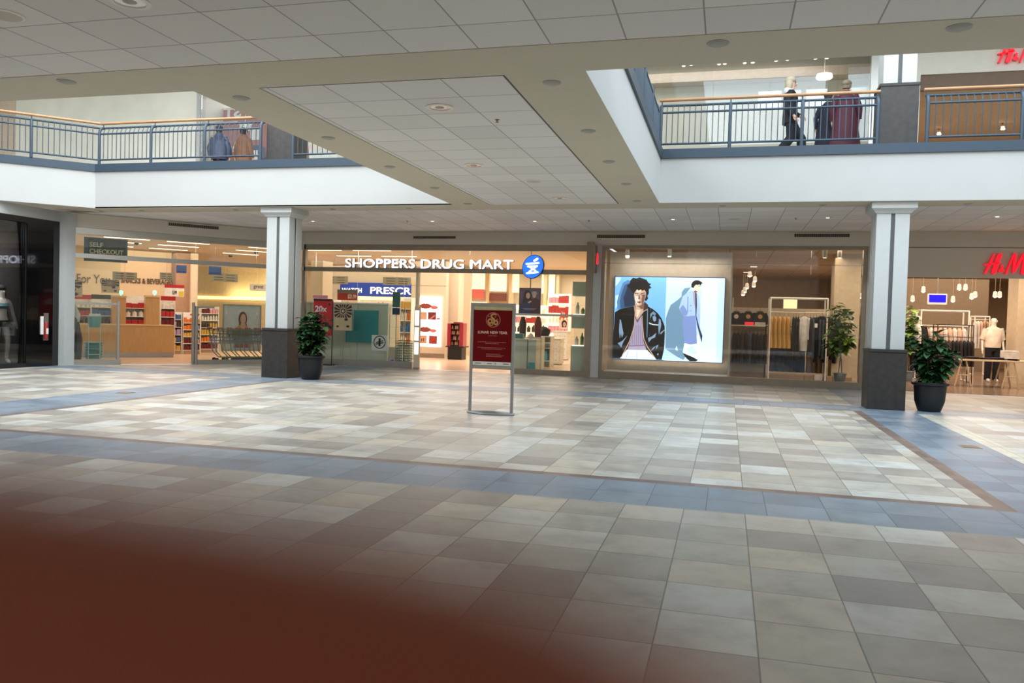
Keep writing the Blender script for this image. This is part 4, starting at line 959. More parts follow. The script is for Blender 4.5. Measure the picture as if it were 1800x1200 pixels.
# anti-theft gate
x0, x1, z0, z1 = rect(728.5, 738.5, 539, 647, -.12)
t = thing('security_gate', 'slim beige anti-theft gate with three lit windows at the left of the entrance', 'security gate', ((x0 + x1) / 2, 21.28, 0))
MB(FR).rbox(x0, x1, -.16, -.10, 0, z1, .02, axis='y').build('panel', beigep, t)
for q0, q1 in ((.70, .94), (.46, .67), (.24, .43)):
    MB(FR).box(x0 + .02, x1 - .03, -.166, -.16, z1 * q0, z1 * q1).build('lit_window', mat('lit_white_window', (255, 250, 240), .5, emit=1.2), t)
MB(FR).box(x0 - .01, x1 + .01, -.18, -.08, 0, .05).build('base', alu, t)
# cosmetics wall with lightbox
vL = 6.0
t = thing('cosmetics_wall_panel', 'beige panel with a glowing white lightbox of lips, seen through the entrance', 'display panel', FR @ Vector((fr_y(755, 628, vL).x, vL, 0)))
x0, x1, z0, z1 = rect(722, 783, 480, 628, vL); MB(FR).box(x0, x1, vL, vL + .3, 0, DCZ).build('panel', beigep, t)
zl = fr_y(750, 502, vL).z; MB(FR).box(x0, x1, vL - .004, vL, zl - .008, zl + .008).build('seam', bronze, t); MB(FR).box(x0, x1, vL - .02, vL, 0, .16).build('kick_board', bronze, t)
lb0, lb1, lz0, lz1 = rect(730, 775.5, 521, 609, vL - .06)
lbm = mat('lightbox_white', (255, 252, 244), .5, emit=1.25)
lipm = mat('print_lip_brown', (120, 52, 40), .4, emit=.55); lipp = mat('print_lip_rose', (170, 84, 76), .4, emit=.6); darkr = mat('print_dark_rose', (92, 34, 34), .4, emit=.5)
def lips(cx, cy, w_, h_): 
    return [(cx - w_, cy), (cx - w_ * .45, cy - h_ * .8), (cx - w_ * .15, cy - h_), (cx, cy - h_ * .75), (cx + w_ * .15, cy - h_), (cx + w_ * .45, cy - h_ * .8), (cx + w_, cy), (cx + w_ * .5, cy + h_ * .8), (cx, cy + h_), (cx - w_ * .5, cy + h_ * .8)]
sq = lambda a, b, c, d: [(a, c), (b, c), (b, d), (a, d)]
picture(FR, lb0, lb1, lz0, lz1, vL - .06, [(lipm, lips(.38, .19, .28, .055)), (lipp, lips(.72, .215, .16, .04)), (lipm, lips(.38, .66, .28, .055)), (lipp, lips(.70, .68, .15, .035)), (skin_, sq(.2, .44, .31, .46)), (darkr, sq(.49, .8, .31, .46)), (lipp, [(.5, .46), (.74, .36), (.78, .38), (.6, .46)]), (skin_, circ(.32, .37, .07, .05)), (skin_, sq(.18, .46, .78, .94)), (darkr, sq(.25, .29, .84, .9)), (darkr, sq(.33, .36, .83, .9)), (lipm, sq(.55, .86, .78, .94)), (redp, lips(.7, .86, .12, .035)), (lipp, sq(.82, .96, .42, .455)), (lipp, sq(0, 0, .9, .9))][:-1], 'lightbox', '', '', lbm, None, parent=t)
m = MB(FR); PBx(m, 783, 805, 478, 628, vL + .5, .6); tag(m.build('column', beigep), 'beige pier inside the entrance, right of the lips lightbox', 'column')
# black-based gondola stand with red sides
vS = 5.4; xs0, xs1 = fr_y(785, 630, vS).x, fr_y(813, 630, vS).x
t = thing('gondola_stand', 'free-standing cosmetics stand with black base and red side panels in the entrance', 'display stand', FR @ Vector(((xs0 + xs1) / 2, vS, 0)))
MB(FR).box(xs0 + .04, xs1 - .04, vS, vS + .5, 0, .44).build('base', blackm, t); MB(FR).box(xs0 - .04, xs1 + .04, vS - .04, vS + .54, .44, .48).build('deck', blackm, t)
zz1 = fr_y(795, 566, vS).z; crim = mat('crimson_acrylic', (150, 30, 48), .3)
MB(FR).box(xs0 - .0, xs0 + .12, vS, vS + .4, .48, zz1 - .05).box(xs1 - .14, xs1, vS, vS + .4, .48, zz1 - .03).build('side_panel', crim, t)
MB(FR).box(xs0 + .12, xs1 - .14, vS + .3, vS + .4, .48, zz1).build('back_panel', crim, t)
for k in range(5): MB(FR).box(xs0 + .12, xs1 - .14, vS + .02, vS + .3, .50 + k * .19, .52 + k * .19).build('tray', MATS['pack_dark'], t)
for k in range(4):
    for c in range(5):
        x = xs0 + .15 + c * (xs1 - xs0 - .34) / 4; lb = f'small gold and dark cosmetic jar on the red-sided stand, {ORD[k]} tray up'
        tag(MB(FR).lathe([(.026, .52 + k * .19), (.026, .60 + k * .19), (.018, .61 + k * .19), (.018, .64 + k * .19)], (x, vS + .12, 0), 8).build('cosmetic_jar', [prodc[5], prodc[4], prodc[9]][(c + k) % 3]), lb, 'cosmetics', lb + ' ')
# beauty wall far inside
vB = 13.5
struct('wall_back', MB(FR).box(-11.5, -3.5, vB + .25, vB + .4, 0, DCZ), beigep)
lc = mat('lit_cream_panel', (250, 236, 206), .5, emit=.7)
for k, (p0_, p1_) in enumerate(((806, 828), (829, 852), (858, 890), (900, 912), (952, 962), (964, 975))):
    x0, x1, z0, z1 = rect(p0_, p1_, 484 + k * 1.5, 508 + k * 2, vB)
    tag(MB(FR).box(x0, x1, vB, vB + .05, z0, DCZ).build('lit_wall_panel', lc), f'glowing cream panel high on the beauty wall, {ORD[k]} from the left', 'lit panel', 'glowing panels on the beauty wall')
pinkb = mat('salmon_band', (214, 112, 100), .5, emit=.25); maub = mat('mauve_band', (128, 84, 80), .5)
for k, (p0_, p1_, q0, q1, mm, lab) in enumerate(((806, 851, 508, 524, pinkb, 'salmon header board on the beauty wall'), (858, 890, 515, 529, maub, 'mauve header board on the beauty wall, behind the red poster stand'), (960, 973, 526, 537, mat('lime_box', (200, 206, 60), .5), 'lime-yellow header board right of the hanging screen'))):
    x0, x1, z0, z1 = rect(p0_, p1_, q0, q1, vB - .1); tag(MB(FR).box(x0, x1, vB - .1, vB - .05, z0, z1).build('header_board', mm), lab, 'sign board')  # plain coloured header boards without lettering, held off the wall
for k, px in enumerate((853, 893, 954, 976)):
    x0, x1, z0, z1 = rect(px, px + 5, 480, 630, vB - .2); tag(MB(FR).box(x0, x1, vB - .2, vB + .2, 0, DCZ).build('divider_post', mat('pale_gold_post', (224, 204, 168), .4)), f'pale upright divider on the beauty wall, {ORD[k]} from the left', 'post', 'dividers on the beauty wall')
rack(FR, fr_y(808, 560, vB - .7).x, fr_y(850, 560, vB - .7).x, vB - .7, vB - .25, fr_y(830, 530, vB - .7).z, 5, 'pink-stocked beauty shelf left of the red poster stand', [9, 1, 9, 9, 1], 'the pink beauty shelf', cols=7, mm=lc)
rack(FR, fr_y(898, 560, vB - .8).x, fr_y(960, 560, vB - .8).x, vB - .8, vB - .4, fr_y(930, 536, vB - .8).z, 5, 'beauty shelf behind the hanging screen', [0, 1, 4, 9, 1], 'the beauty shelf behind the screen', cols=7, mm=lc)
rack(FR, fr_y(962, 560, vB - 2).x, fr_y(1000, 560, vB - 2).x, vB - 2, vB - 1.6, fr_y(980, 516, vB - 2).z, 6, 'tall bright beauty shelf right of the hanging screen', [1, 1, 9, 1, 0, 9], 'the tall bright shelf', cols=6, mm=lc)
# hanging portrait screen
vT = 1.6; x0, x1, z0, z1 = rect(912.5, 950, 506, 553.5, vT)
t = thing('hanging_screen', 'dark portrait screen showing two people, hung from the ceiling right of the entrance', 'screen', FR @ Vector(((x0 + x1) / 2, vT, z0)))
MB(FR).rbox(x0, x1, vT + .001, vT + .05, z0, z1, .01, axis='y').build('casing', blackm, t)
MB(FR).tube([((x0 + x1) / 2, vT + .03, z1), ((x0 + x1) / 2, vT + .03, DCZ)], .018, 8).build('ceiling_pole', alu, t)
pd = mat('screen_dusk', (72, 56, 74), .3, emit=.45); ps = mat('screen_skin', (168, 120, 104), .3, emit=.45); pk = mat('screen_dark_hair', (26, 20, 22), .3, emit=.2); pb_ = mat('screen_blue_coat', (26, 34, 66), .3, emit=.4); pm_ = mat('screen_maroon_coat', (56, 22, 36), .3, emit=.4); pg = mat('screen_grey_hat', (134, 124, 116), .3, emit=.4)
picture(FR, x0 + .02, x1 - .02, z0 + .02, z1 - .02, vT, [(pd, sq(0, 1, 0, 1)), (pm_, [(.5, .42), (.8, .36), (1, .45), (1, 1), (.5, 1)]), (pk, circ(.38, .26, .2, .2)), (pk, [(.18, .28), (.1, .7), (.6, .7), (.58, .3)]), (pb_, [(.0, .6), (.3, .5), (.55, .6), (.6, 1), (0, 1)]), (ps, circ(.41, .27, .1, .12)), (ps, circ(.72, .26, .09, .1)), (pg, circ(.72, .18, .14, .06)), (pg, sq(.62, .82, .1, .2)), (ps, [(.4, .52), (.56, .46), (.6, .5), (.46, .58)]), (whitepp, sq(.16, .84, .775, .785)), (whitepp, sq(.24, .76, .81, .818))], '', '', '', blackm, None, parent=t)
# service desks behind the right pane
vD = .75
for k, (p0_, p1_, pt) in enumerate(((905, 926, 595), (928, 942, 596))):
    x0, x1, z0, z1 = rect(p0_, p1_, pt, 650, vD); t = thing('service_desk', ['grey-green service desk directly right of the red poster stand', 'narrow grey-green service desk with a teal lower panel'][k], 'desk', FR @ Vector(((x0 + x1) / 2, vD, 0)))
    MB(FR).box(x0, x1, vD, vD + .5, 0, z1 - .03).build('body', gg, t); MB(FR).box(x0 - .01, x1 + .01, vD - .02, vD + .52, z1 - .03, z1).build('top', whitep, t)
    if k: MB(FR).box(x0 + .02, x1 - .02, vD - .01, vD, .05, .28).build('teal_panel', teal, t)
zt_ = fr_y(915, 595, vD).z
x0, x1, z0, z1 = rect(905, 919, 585, 595, vD + .1)
tag(MB(FR).rbox(x0, x1, vD + .1, vD + .3, zt_, zt_ + .14, .01).build('storage_box', dteal), 'small teal box on the desk right of the red poster stand', 'box')
def sack(cx, cy, z, rx, ry, rz, mm, name, label, cat):
    o = MB(FR).loft([(cx, cy, z, rx * .8, ry * .8), (cx, cy, z + rz * .3, rx, ry), (cx + rx * .1, cy, z + rz * .7, rx * .9, ry * .8), (cx, cy, z + rz, rx * .4, ry * .3)], 14).build(name, mm, smooth=True); return tag(o, label, cat)
sack(fr_y(933, 590, 1).x, 1.0, zt_ - .0, .07, .06, .16, MATS['pack_white'], 'folded_cloth', 'pale folded cloth on the narrow service desk', 'cloth')
x0, x1, z0, z1 = rect(943, 968, 590, 640, 3.4)
t = thing('open_cabinet', 'white open cabinet with shelves and a teal bin, right of the narrow desk', 'cabinet', FR @ Vector((x0, 3.4, 0)))
zc_ = fr_y(955, 592, 3.4).z
MB(FR).box(x0, x0 + .03, 3.4, 3.9, 0, zc_).box(x1 - .03, x1, 3.4, 3.9, 0, zc_).box(x0, x1, 3.88, 3.9, 0, zc_).build('body', whitep, t); MB(FR).box(x0 - .02, x1 + .02, 3.38, 3.92, zc_, zc_ + .03).build('top', whitep, t)
for q in (.2, .62, .8): MB(FR).box(x0 + .03, x1 - .03, 3.42, 3.88, zc_ * q, zc_ * q + .02).build('shelf', whitep, t)
MB(FR).box(x0 + .08, x0 + .34, 3.44, 3.7, .2, .52).build('teal_bin', teal, t)
sack((x0 + x1) / 2 - .1, 3.6, zc_ + .03, .26, .18, .3, blackm, 'black_bag', 'black bag lying on the white open cabinet', 'bag')
for k, (px, col, lab) in enumerate(((913, 4, 'dark bottle display left of the hanging screen pole'), (940, 8, 'dark jacket-like display under the hanging screen'))):
    x0, x1, z0, z1 = rect(px, px + 9, 556, 592, 2.4); t = tag(MB(FR).loft([((x0 + x1) / 2, 2.5, z0, .1, .08), ((x0 + x1) / 2, 2.5, z0 + .4, .12, .09), ((x0 + x1) / 2, 2.5, z1, .05, .05)], 12).build('display_bust', prodc[col], smooth=True), lab, 'display')
    tag(MB(FR).box(x0 - .1, x1 + .1, 2.3, 2.7, 0, z0).build('plinth', gg), 'grey-green plinth under the ' + lab.split(' display')[0] + ' display', 'plinth')
# drawer cabinets
def drawers(px0, px1, py0, v, cols, rows, label):
    x0, x1, z0, z1 = rect(px0, px1, py0, 630, v); t = thing('drawer_cabinet', label, 'drawer cabinet', FR @ Vector(((x0 + x1) / 2, v, 0)))
    MB(FR).box(x0, x1, v, v + .6, .04, z1).build('body', whitep, t); MB(FR).box(x0 - .03, x1 + .03, v - .03, v + .62, z1, z1 + .03).build('top', whitep, t); MB(FR).box(x0 + .03, x1 - .03, v + .04, v + .5, 0, .04).build('plinth', bronze, t)
    for r in range(rows):
        for c in range(cols):
            a, b = x0 + (x1 - x0) * c / cols + .02, x0 + (x1 - x0) * (c + 1) / cols - .02; zz0, zz1 = .08 + (z1 - .1) * r / rows, .08 + (z1 - .1) * (r + 1) / rows - .03
            d_ = MB(FR).box(a, b, v - .015, v, zz0, zz1).build('drawer', whitep, t); MB(FR).lathe([(.012, -.03), (.012, 0)], ((a + b) / 2, v - .016, (zz0 + zz1) / 2), 8, axis='y').build('knob', bronze, d_)
drawers(970, 985, 596, 4.9, 1, 4, 'white drawer cabinet nearest the glass, right of the open cabinet')
drawers(972, 997, 583, 8.2, 3, 4, 'wide white drawer cabinet further back, right of the open cabinet')
x0, x1, z0, z1 = rect(982, 998, 562, 578, 8.0)
picture(FR, x0, x1, z0, z1, 8.1, [(mat('print_blush', (236, 196, 180), .5), sq(0, 1, 0, 1)), (pk, circ(.55, .4, .3, .38)), (pk, sq(.3, .8, .4, .8)), (skin_, circ(.58, .5, .17, .25))], 'standing_picture', 'small portrait card with dark hair standing on the far drawer cabinet', 'picture', whitepp)
price_sign(FR, fy, 6.5, 985, 999, 545, 558, 'small bright red sale card near the right end of the drugstore entrance glass', parts=[('red_face', 0, 1, 0, 1, mat('sale_red', (220, 50, 40), .5), None), ('lettering', .12, .6, .45, .8, whitep, 'Sale')])
# grey-green end display with lit glass niches
x0, x1, _, _ = rect(1003, 1033, 600, 650, .35); zs = [fr_y(1018, q, .35).z for q in (495, 520, 553, 577, 608)]
t = thing('end_display', 'tall grey-green display unit with two lit niches at the right end of the drugstore glass', 'display unit', FR @ Vector(((x0 + x1) / 2, .35, 0)))
MB(FR).box(x0, x1, .35, .8, 0, zs[4]).build('lower_body', gg, t); MB(FR).box(x0, x1, .35, .8, zs[3], zs[2]).build('middle_body', gg, t); MB(FR).box(x0, x1, .35, .8, zs[1], zs[0]).build('upper_body', gg, t)
MB(FR).box(x1 - .03, x1, .36, .8, zs[4], zs[3]).box(x1 - .03, x1, .36, .8, zs[2], zs[1]).build('side_panel', gg, t)
for a_, b_ in ((zs[4], zs[3]), (zs[2], zs[1])):
    MB(FR).box(x0, x1, .78, .8, a_, b_).build('niche_back', clear, t); MB(FR).box(x0 + .02, x1 - .02, .4, .44, a_, a_ + .02).build('niche_light', lbm, t)
    MB(FR).box(x0, x1 - .03, .4, .76, (a_ + b_) / 2, (a_ + b_) / 2 + .01).build('glass_shelf', clear, t)
for k in range(6):
    a_ = zs[4] if k < 3 else zs[2]; x = x0 + .12 + (k % 3) * .15; h_ = [.26, .36, .22, .34, .2, .3][k]
    tag(MB(FR).lathe([(.045, a_ + .021), (.05, a_ + .021 + h_ * .6), (.02, a_ + .021 + h_ * .75), (.02, a_ + h_)], (x, .55, 0), 12).build('perfume_bottle', [prodc[1], prodc[7], prodc[9]][k % 3], smooth=True), f'slim bottle in the {"lower" if k < 3 else "upper"} lit niche of the tall end display, {ORD[k % 3]} from the left', 'bottle', 'bottles in the lit niches')
# wire basket rack on wheels behind the left glass panel, and draped clothes
vb = .45; pb0 = at_d(152, 632, vb); 
t = thing('basket_rack', 'pale metal basket rack with teal baskets behind the left glass panel', 'rack', FD @ Vector((at_d(165, 632, vb).x, vb, 0)), ANG)
u0, u1 = at_d(155.5, 600, vb).x, at_d(176, 600, vb).x; ztop = at_d(165, 551, vb).z
fm_ = mat('pale_green_tube', (176, 200, 186), .4)
MB(FD).tube([(u0, vb, 0.04), (u0, vb, ztop - .1)], .012, 6).tube([(u1, vb, .04), (u1, vb, ztop - .1)], .012, 6).build('upright', fm_, t)
for q in (.42, .18): MB(FD).tube([(u0, vb, ztop * q), (u1, vb, ztop * q)], .010, 6).build('cross_bar', fm_, t)
MB(FD).box(u0 - .0, u1, vb - .02, vb, ztop - .06, ztop).build('header_card', whitep, t)
def fbasket(u, v, z, w_, h_, label, mm):
    t2 = thing('shopping_basket', label, 'shopping basket', FD @ Vector((u, v, z)), ANG, 'teal baskets on the rack behind the left glass')
    MB(FD).loft([(u, v, z, w_ * .42, .14), (u, v, z + h_ * .5, w_ * .47, .16), (u, v, z + h_, w_ * .5, .18)], 16).build('body', mm, t2)
    MB(FD).tube([(u - w_ * .5, v, z + h_), (u + w_ * .5, v, z + h_)], .012, 6).build('rim_bar', fm_, t2)
tealb = mat('teal_plastic', (84, 140, 132), .4)
zz = at_d(165, 575, vb).z
fbasket((u0 + u1) / 2, vb + .05, zz, .34, .28, 'upper teal basket hooked on the pale rack behind the left glass', tealb)
for k in range(6): fbasket((u0 + u1) / 2, vb + .2, .12 + k * .075, .44 + .004 * k, .07, f'teal basket in the low stack behind the left glass, {ORD[k]} from the floor', tealb)
tag(MB(FD).lathe([(.07, .0), (.08, .08), (.06, .1)], (u0 + .03, vb - .1, 0), 14).build('plastic_tub', mat('bright_blue_plastic', (28, 104, 210), .4)), 'small bright blue tub on the floor before the basket rack', 'tub')
for k in range(5):
    u = .06 + .06 * k; mm = [mat('cloth_slate', (72, 92, 116), .8), mat('cloth_violet', (110, 90, 140), .8), mat('cloth_charcoal', (48, 46, 50), .8), mat('cloth_pale', (190, 184, 170), .8), MATS['pack_dark']][k]
    lo, hi = [(.12, 1.0), (.3, 1.05), (.9, 1.4), (1.1, 1.5), (.12, 1.2)][k]
    tag(MB(FD).loft([(u, .3 + .03 * k, lo, .09, .1), (u + .01, .3 + .03 * k, (lo + hi) / 2, .1, .12), (u - .02, .3 + .03 * k, hi, .03, .05)], 10).build('hanging_garment', mm, smooth=True), ['slate-blue', 'violet', 'charcoal', 'pale', 'dark brown'][k] + ' garment bundle hanging just right of the white corner post', 'garment', 'garments by the white corner post')
# "great" banner, ceiling domes
a = at_d(440, 505, 9); 
t = thing('hanging_banner', 'pale banner reading great over the trolley area', 'sign', (a.x, a.y, a.z))
pa, pb = at_d(439, 506, 9), at_d(470, 506, 9); z1, z0 = at_d(450, 499, 9).z, at_d(450, 511, 9).z
t.location = FD @ Vector((pa.x, 9, z0)); t.rotation_euler = (0, 0, ANG)
MB(FD).box(pa.x, pb.x, 9, 9.02, z0, z1).build('panel', whitepp, t); m = MB(FD); add_text(m, 'great', pa.x + .15, pa.x + (pb.x - pa.x) * .78, z0 + .06, z1 - .05, 8.99, .006); m.build('lettering', dk, t, fixn=False)
MB(FD).tube([((pa.x + pb.x) / 2, 9.01, z1), ((pa.x + pb.x) / 2, 9.01, DCZ)], .004, 5).build('hanging_rod', alu, t)
for k, (px, py) in enumerate(((240, 425), (190, 452), (450, 441), (405, 447), (615, 460))):
    d = ray(px, py); q = EYE + d * ((DCZ - EYE.z) / d.z); t = thing('ceiling_camera_dome', f'small dark ceiling camera dome inside the drugstore, {ORD[[1, 0, 3, 2, 4][k]]} from the left', 'ceiling camera', (q.x, q.y, DCZ), 0, 'camera domes on the drugstore ceiling')
    MB().lathe([(.1, DCZ), (.1, DCZ - .03), (.09, DCZ - .035)], (q.x, q.y, 0), 16).build('housing', whitep, t); MB().lathe([(.08, DCZ - .035), (.06, DCZ - .09), (.01, DCZ - .11)], (q.x, q.y, 0), 16).build('dome', blackgloss, t, smooth=True)
# ------------------------------------------------------------------ figures
def skin_mesh(name, J, E, mats, parent, sub=1, root=None):
    """J: name -> (x, y, z, r) in the parent's space, E: pairs of names; grown into one continuous surface"""
    names = list(J); me = bpy.data.meshes.new(name); me.from_pydata([J[n][:3] for n in names], [(names.index(a), names.index(b)) for a, b in E], [])
    o = bpy.data.objects.new(name, me); COL.objects.link(o)
    md = o.modifiers.new('skin', 'SKIN'); md.use_smooth_shade = True
    if not me.skin_vertices: me.skin_vertices.new()
    for i, n in enumerate(names):
        r = J[n][3]; me.skin_vertices[0].data[i].radius = (r, r) if isinstance(r, (int, float)) else r
        me.skin_vertices[0].data[i].use_root = (n == (root or names[0]))
    s = o.modifiers.new('sub', 'SUBSURF'); s.levels = sub; s.render_levels = sub
    dg = bpy.context.evaluated_depsgraph_get(); m2 = bpy.data.meshes.new_from_object(o.evaluated_get(dg)); m2.name = name
    bpy.data.objects.remove(o); m2.materials.clear()
    for m in (mats if isinstance(mats, (list, tuple)) else [mats]): m2.materials.append(m)
    for p in m2.polygons: p.use_smooth = True
    o = bpy.data.objects.new(name, m2); COL.objects.link(o)
    if parent: o.parent = parent
    return o
def lerp(a, b, t): return tuple(a[i] + (b[i] - a[i]) * t for i in range(len(a)))
def figure_joints(pose):
    J = {'pelvis': (0, 0, .95, .115), 'waist': (0, 0, 1.10, .10), 'chest': (0, .0, 1.28, .125), 'upper': (0, .01, 1.40, .09), 'neck': (0, 0, 1.50, .05), 'jaw': (0, -.02, 1.575, .062), 'skull': (0, -.005, 1.66, .088), 'crown': (0, .0, 1.715, .06)}
    E = [('pelvis', 'waist'), ('waist', 'chest'), ('chest', 'upper'), ('upper', 'neck'), ('neck', 'jaw'), ('jaw', 'skull'), ('skull', 'crown')]
    for s, q in ((1, 'l'), (-1, 'r')):
        el = pose.get('elbow_' + q, (.25 * s, .02, 1.14)); wr = pose.get('wrist_' + q, (.27 * s, -.04, .90)); kn = pose.get('knee_' + q, (.10 * s, -.02, .50)); an = pose.get('ankle_' + q, (.10 * s, .02, .09)); tf = pose.get('toe_' + q, (an[0], an[1] - .15, .04))
        J['sh' + q] = (.165 * s, 0, 1.405, .058); J['el' + q] = el + (.04,); J['wr' + q] = wr + (.026,)
        d = Vector(wr) - Vector(el); d.normalize(); pm = Vector(wr) + d * .06; J['pa' + q] = tuple(pm) + ((.036, .018),)
        J['hi' + q] = (.09 * s, 0, .90, .088); J['kn' + q] = kn + (.055,); J['an' + q] = an + (.038,); J['to' + q] = tf + (.032,)
        E += [('upper', 'sh' + q), ('sh' + q, 'el' + q), ('el' + q, 'wr' + q), ('wr' + q, 'pa' + q), ('pelvis', 'hi' + q), ('hi' + q, 'kn' + q), ('kn' + q, 'an' + q), ('an' + q, 'to' + q)]
        side = Vector((0, 1, 0)) if abs(d.y) < .8 else Vector((0, 0, 1))
        for k, (off, ln) in enumerate(((-.030, .075), (-.010, .085), (.010, .08), (.028, .062))):
            b = pm + side * off + d * .02; c = b + d * ln * .5; e_ = c + d * ln * .4 + Vector((-.012 * s, 0, 0))
            J[f'f{k}a' + q] = tuple(b) + (.0095,); J[f'f{k}b' + q] = tuple(c) + (.009,); J[f'f{k}c' + q] = tuple(e_) + (.0075,)
            E += [('pa' + q, f'f{k}a' + q), (f'f{k}a' + q, f'f{k}b' + q), (f'f{k}b' + q, f'f{k}c' + q)]
        b = Vector(wr) + d * .03 + side * -.035; c = b + d * .03 + side * -.015; J['ta' + q] = tuple(b) + (.011,); J['tb' + q] = tuple(c) + (.009,)
        E += [('wr' + q, 'ta' + q), ('ta' + q, 'tb' + q)]
    return J, E
def face(t, hair=None, eyes=True, skinm=None, hairshape='long'):
    F = world_of(t)
    MB(F).ell((0, -.105, 1.615), (.013, .022, .024), 0, 10, 6).build('nose', skinm, t, smooth=True)
    for s in (-1, 1):
        MB(F).ell((.086 * s, .005, 1.625), (.012, .02, .032), 0, 10, 6).build('ear', skinm, t, smooth=True)
        if eyes: MB(F).ell((.032 * s, -.083, 1.645), (.015, .008, .009), 0, 8, 6).build('eye', blackm, t, smooth=True)
    if eyes: MB(F).ell((0, -.088, 1.578), (.024, .008, .008), 0, 8, 6).build('mouth', mat('lip_rose', (150, 72, 68), .5), t, smooth=True)
    if hair:
        m = MB(F).ell((0, .02, 1.69), (.105, .115, .085), 0, 14, 8)
        if hairshape == 'long': m.loft([(0, .05, 1.44, .10, .05), (0, .045, 1.55, .115, .08), (0, .035, 1.66, .11, .09), (0, .02, 1.74, .08, .08)], 16)
        if hairshape == 'short': m.loft([(0, .04, 1.58, .075, .06), (0, .035, 1.68, .1, .085), (0, .02, 1.75, .07, .07)], 16)
        m.build('hair', hair, t, smooth=True)
def sleeves(t, J, mm, r0=.07, r1=.048, name='sleeve'):
    F = world_of(t)
    for q in 'lr':
        a, b, c = (Vector(J[k + q][:3]) for k in ('sh', 'el', 'wr'))
        MB(F).tube([a + Vector((0, 0, .02)), a.lerp(b, .5), b, b.lerp(c, .5), c], [r0, r0 * .92, r1 * 1.12, r1, r1 * .9], 12).build(name, mm, t, smooth=True)
def trousers(t, J, mm, w=.075):
    F = world_of(t); m = MB(F)
    m.loft([(0, 0, .84, .155, .11), (0, 0, .93, .16, .12), (0, 0, 1.03, .145, .105)], 18)
    for q in 'lr':
        a, b, c = (Vector(J[k + q][:3]) for k in ('hi', 'kn', 'an')); m.tube([a + Vector((0, 0, .04)), a.lerp(b, .5), b, b.lerp(c, .6), c + Vector((0, 0, -.02))], [.098, .088, w, w * .95, w * .95], 12)
    m.build('trousers', mm, t, smooth=True)
def shoes(t, J, mm):
    F = world_of(t)
    for q in 'lr':
        a, b = Vector(J['an' + q][:3]), Vector(J['to' + q][:3]); z = min(a.z, b.z) - .035
        MB(F).tube([(a.x, a.y + .04, a.z - .04), (a.x, a.y, a.z - .02), tuple(a.lerp(b, .55)), tuple(b + (b - a) * .15)], [.035, .05, .045, .03], 10).build('shoe', mm, t, smooth=True)
def torso(t, rings, mm, name, n=20):
    return MB(world_of(t)).loft(rings, n).build(name, mm, t, smooth=True)
skinA = mat('skin_light', (214, 168, 144), .5); manq = mat('white_mannequin', (236, 226, 210), .35, var=.01)
def figure(label, cat, loc, rz, pose, name='person', scale=1.0, skinm=None):
    t = thing(name, label, cat, loc, rz); J, E = figure_joints(pose)
    if scale != 1: t.scale = (scale,) * 3
    skin_mesh('body', J, E, skinm or skinA, t); return t, J
_w = world_of
def world_of(o):
    M = Matrix.Translation(o.location) @ o.rotation_euler.to_matrix().to_4x4() @ Matrix.Diagonal((*o.scale, 1))
    return (world_of(o.parent) @ M) if o.parent else M
# walking woman with pale hair -----------------------------------------------------------
blackcloth = mat('black_cloth', (20, 20, 24), .85, var=.2); blond = mat('ash_blond_hair', (178, 162, 136), .6, var=.15)
wp = dict(knee_l=(.09, -.24, .52), ankle_l=(.08, -.26, .10), toe_l=(.08, -.41, .05), knee_r=(-.09, -.02, .50), ankle_r=(-.09, .26, .14), toe_r=(-.09, .14, .05), elbow_l=(.24, .02, 1.16), wrist_l=(.22, -.20, 1.02), elbow_r=(-.24, .10, 1.15), wrist_r=(-.25, -.04, .93))
t, J = figure('person with long ash-blond hair in black jacket and trousers walking right behind the railing', 'person', (1.10, 17.5, Z2), PI / 2, wp, scale=1.0)
face(t, blond, True, skinA); trousers(t, J, blackcloth, .095); shoes(t, J, mat('tan_shoe', (150, 110, 76), .6))
torso(t, [(0, .0, .80, .19, .15), (0, 0, .95, .19, .15), (0, .0, 1.15, .175, .14), (0, .0, 1.33, .20, .145), (0, .01, 1.43, .16, .11), (0, .01, 1.49, .08, .075)], blackcloth, 'jacket'); sleeves(t, J, blackcloth)
torso(t, [(0, .05, 1.42, .12, .09), (0, .06, 1.47, .13, .10), (0, .06, 1.53, .10, .08)], mat('pale_grey_fleece', (206, 206, 212), .9), 'hood')
# person in long burgundy coat with companion --------------------------------------------
burg = mat('burgundy_quilted_cloth', (74, 20, 36), .7, var=.15, scale=20)
sp_ = dict(elbow_l=(.27, .02, 1.15), wrist_l=(.27, -.04, .92), elbow_r=(-.27, .02, 1.15), wrist_r=(-.27, -.04, .92))
t, J = figure('person in a long burgundy quilted coat seen from behind, near the upper column', 'person', (2.16, 17.5, Z2), PI * .95, sp_, scale=.93)
face(t, mat('grey_brown_hair', (128, 112, 92), .7, var=.2), False, skinA, 'short'); trousers(t, J, blackcloth); shoes(t, J, blackm)
torso(t, [(0, 0, .34, .33, .24), (0, 0, .60, .29, .21), (0, 0, .90, .25, .18), (0, 0, 1.15, .22, .16), (0, 0, 1.36, .21, .15), (0, 0, 1.46, .14, .11), (0, 0, 1.53, .08, .08)], burg, 'long_coat'); sleeves(t, J, burg, .085, .062)
t, J = figure('person in a dark navy coat half hidden behind the burgundy coat', 'person', (1.86, 17.85, Z2), PI * .9, sp_, scale=.86)
face(t, mat('dark_brown_hair', (50, 38, 32), .7), False, skinA, 'short'); trousers(t, J, blackcloth); shoes(t, J, blackm)
navyc = mat('navy_cloth', (28, 30, 46), .8)
torso(t, [(0, 0, .4, .30, .2), (0, 0, .9, .24, .17), (0, 0, 1.2, .20, .15), (0, 0, 1.42, .18, .13), (0, 0, 1.52, .08, .08)], navyc, 'coat'); sleeves(t, J, navyc)
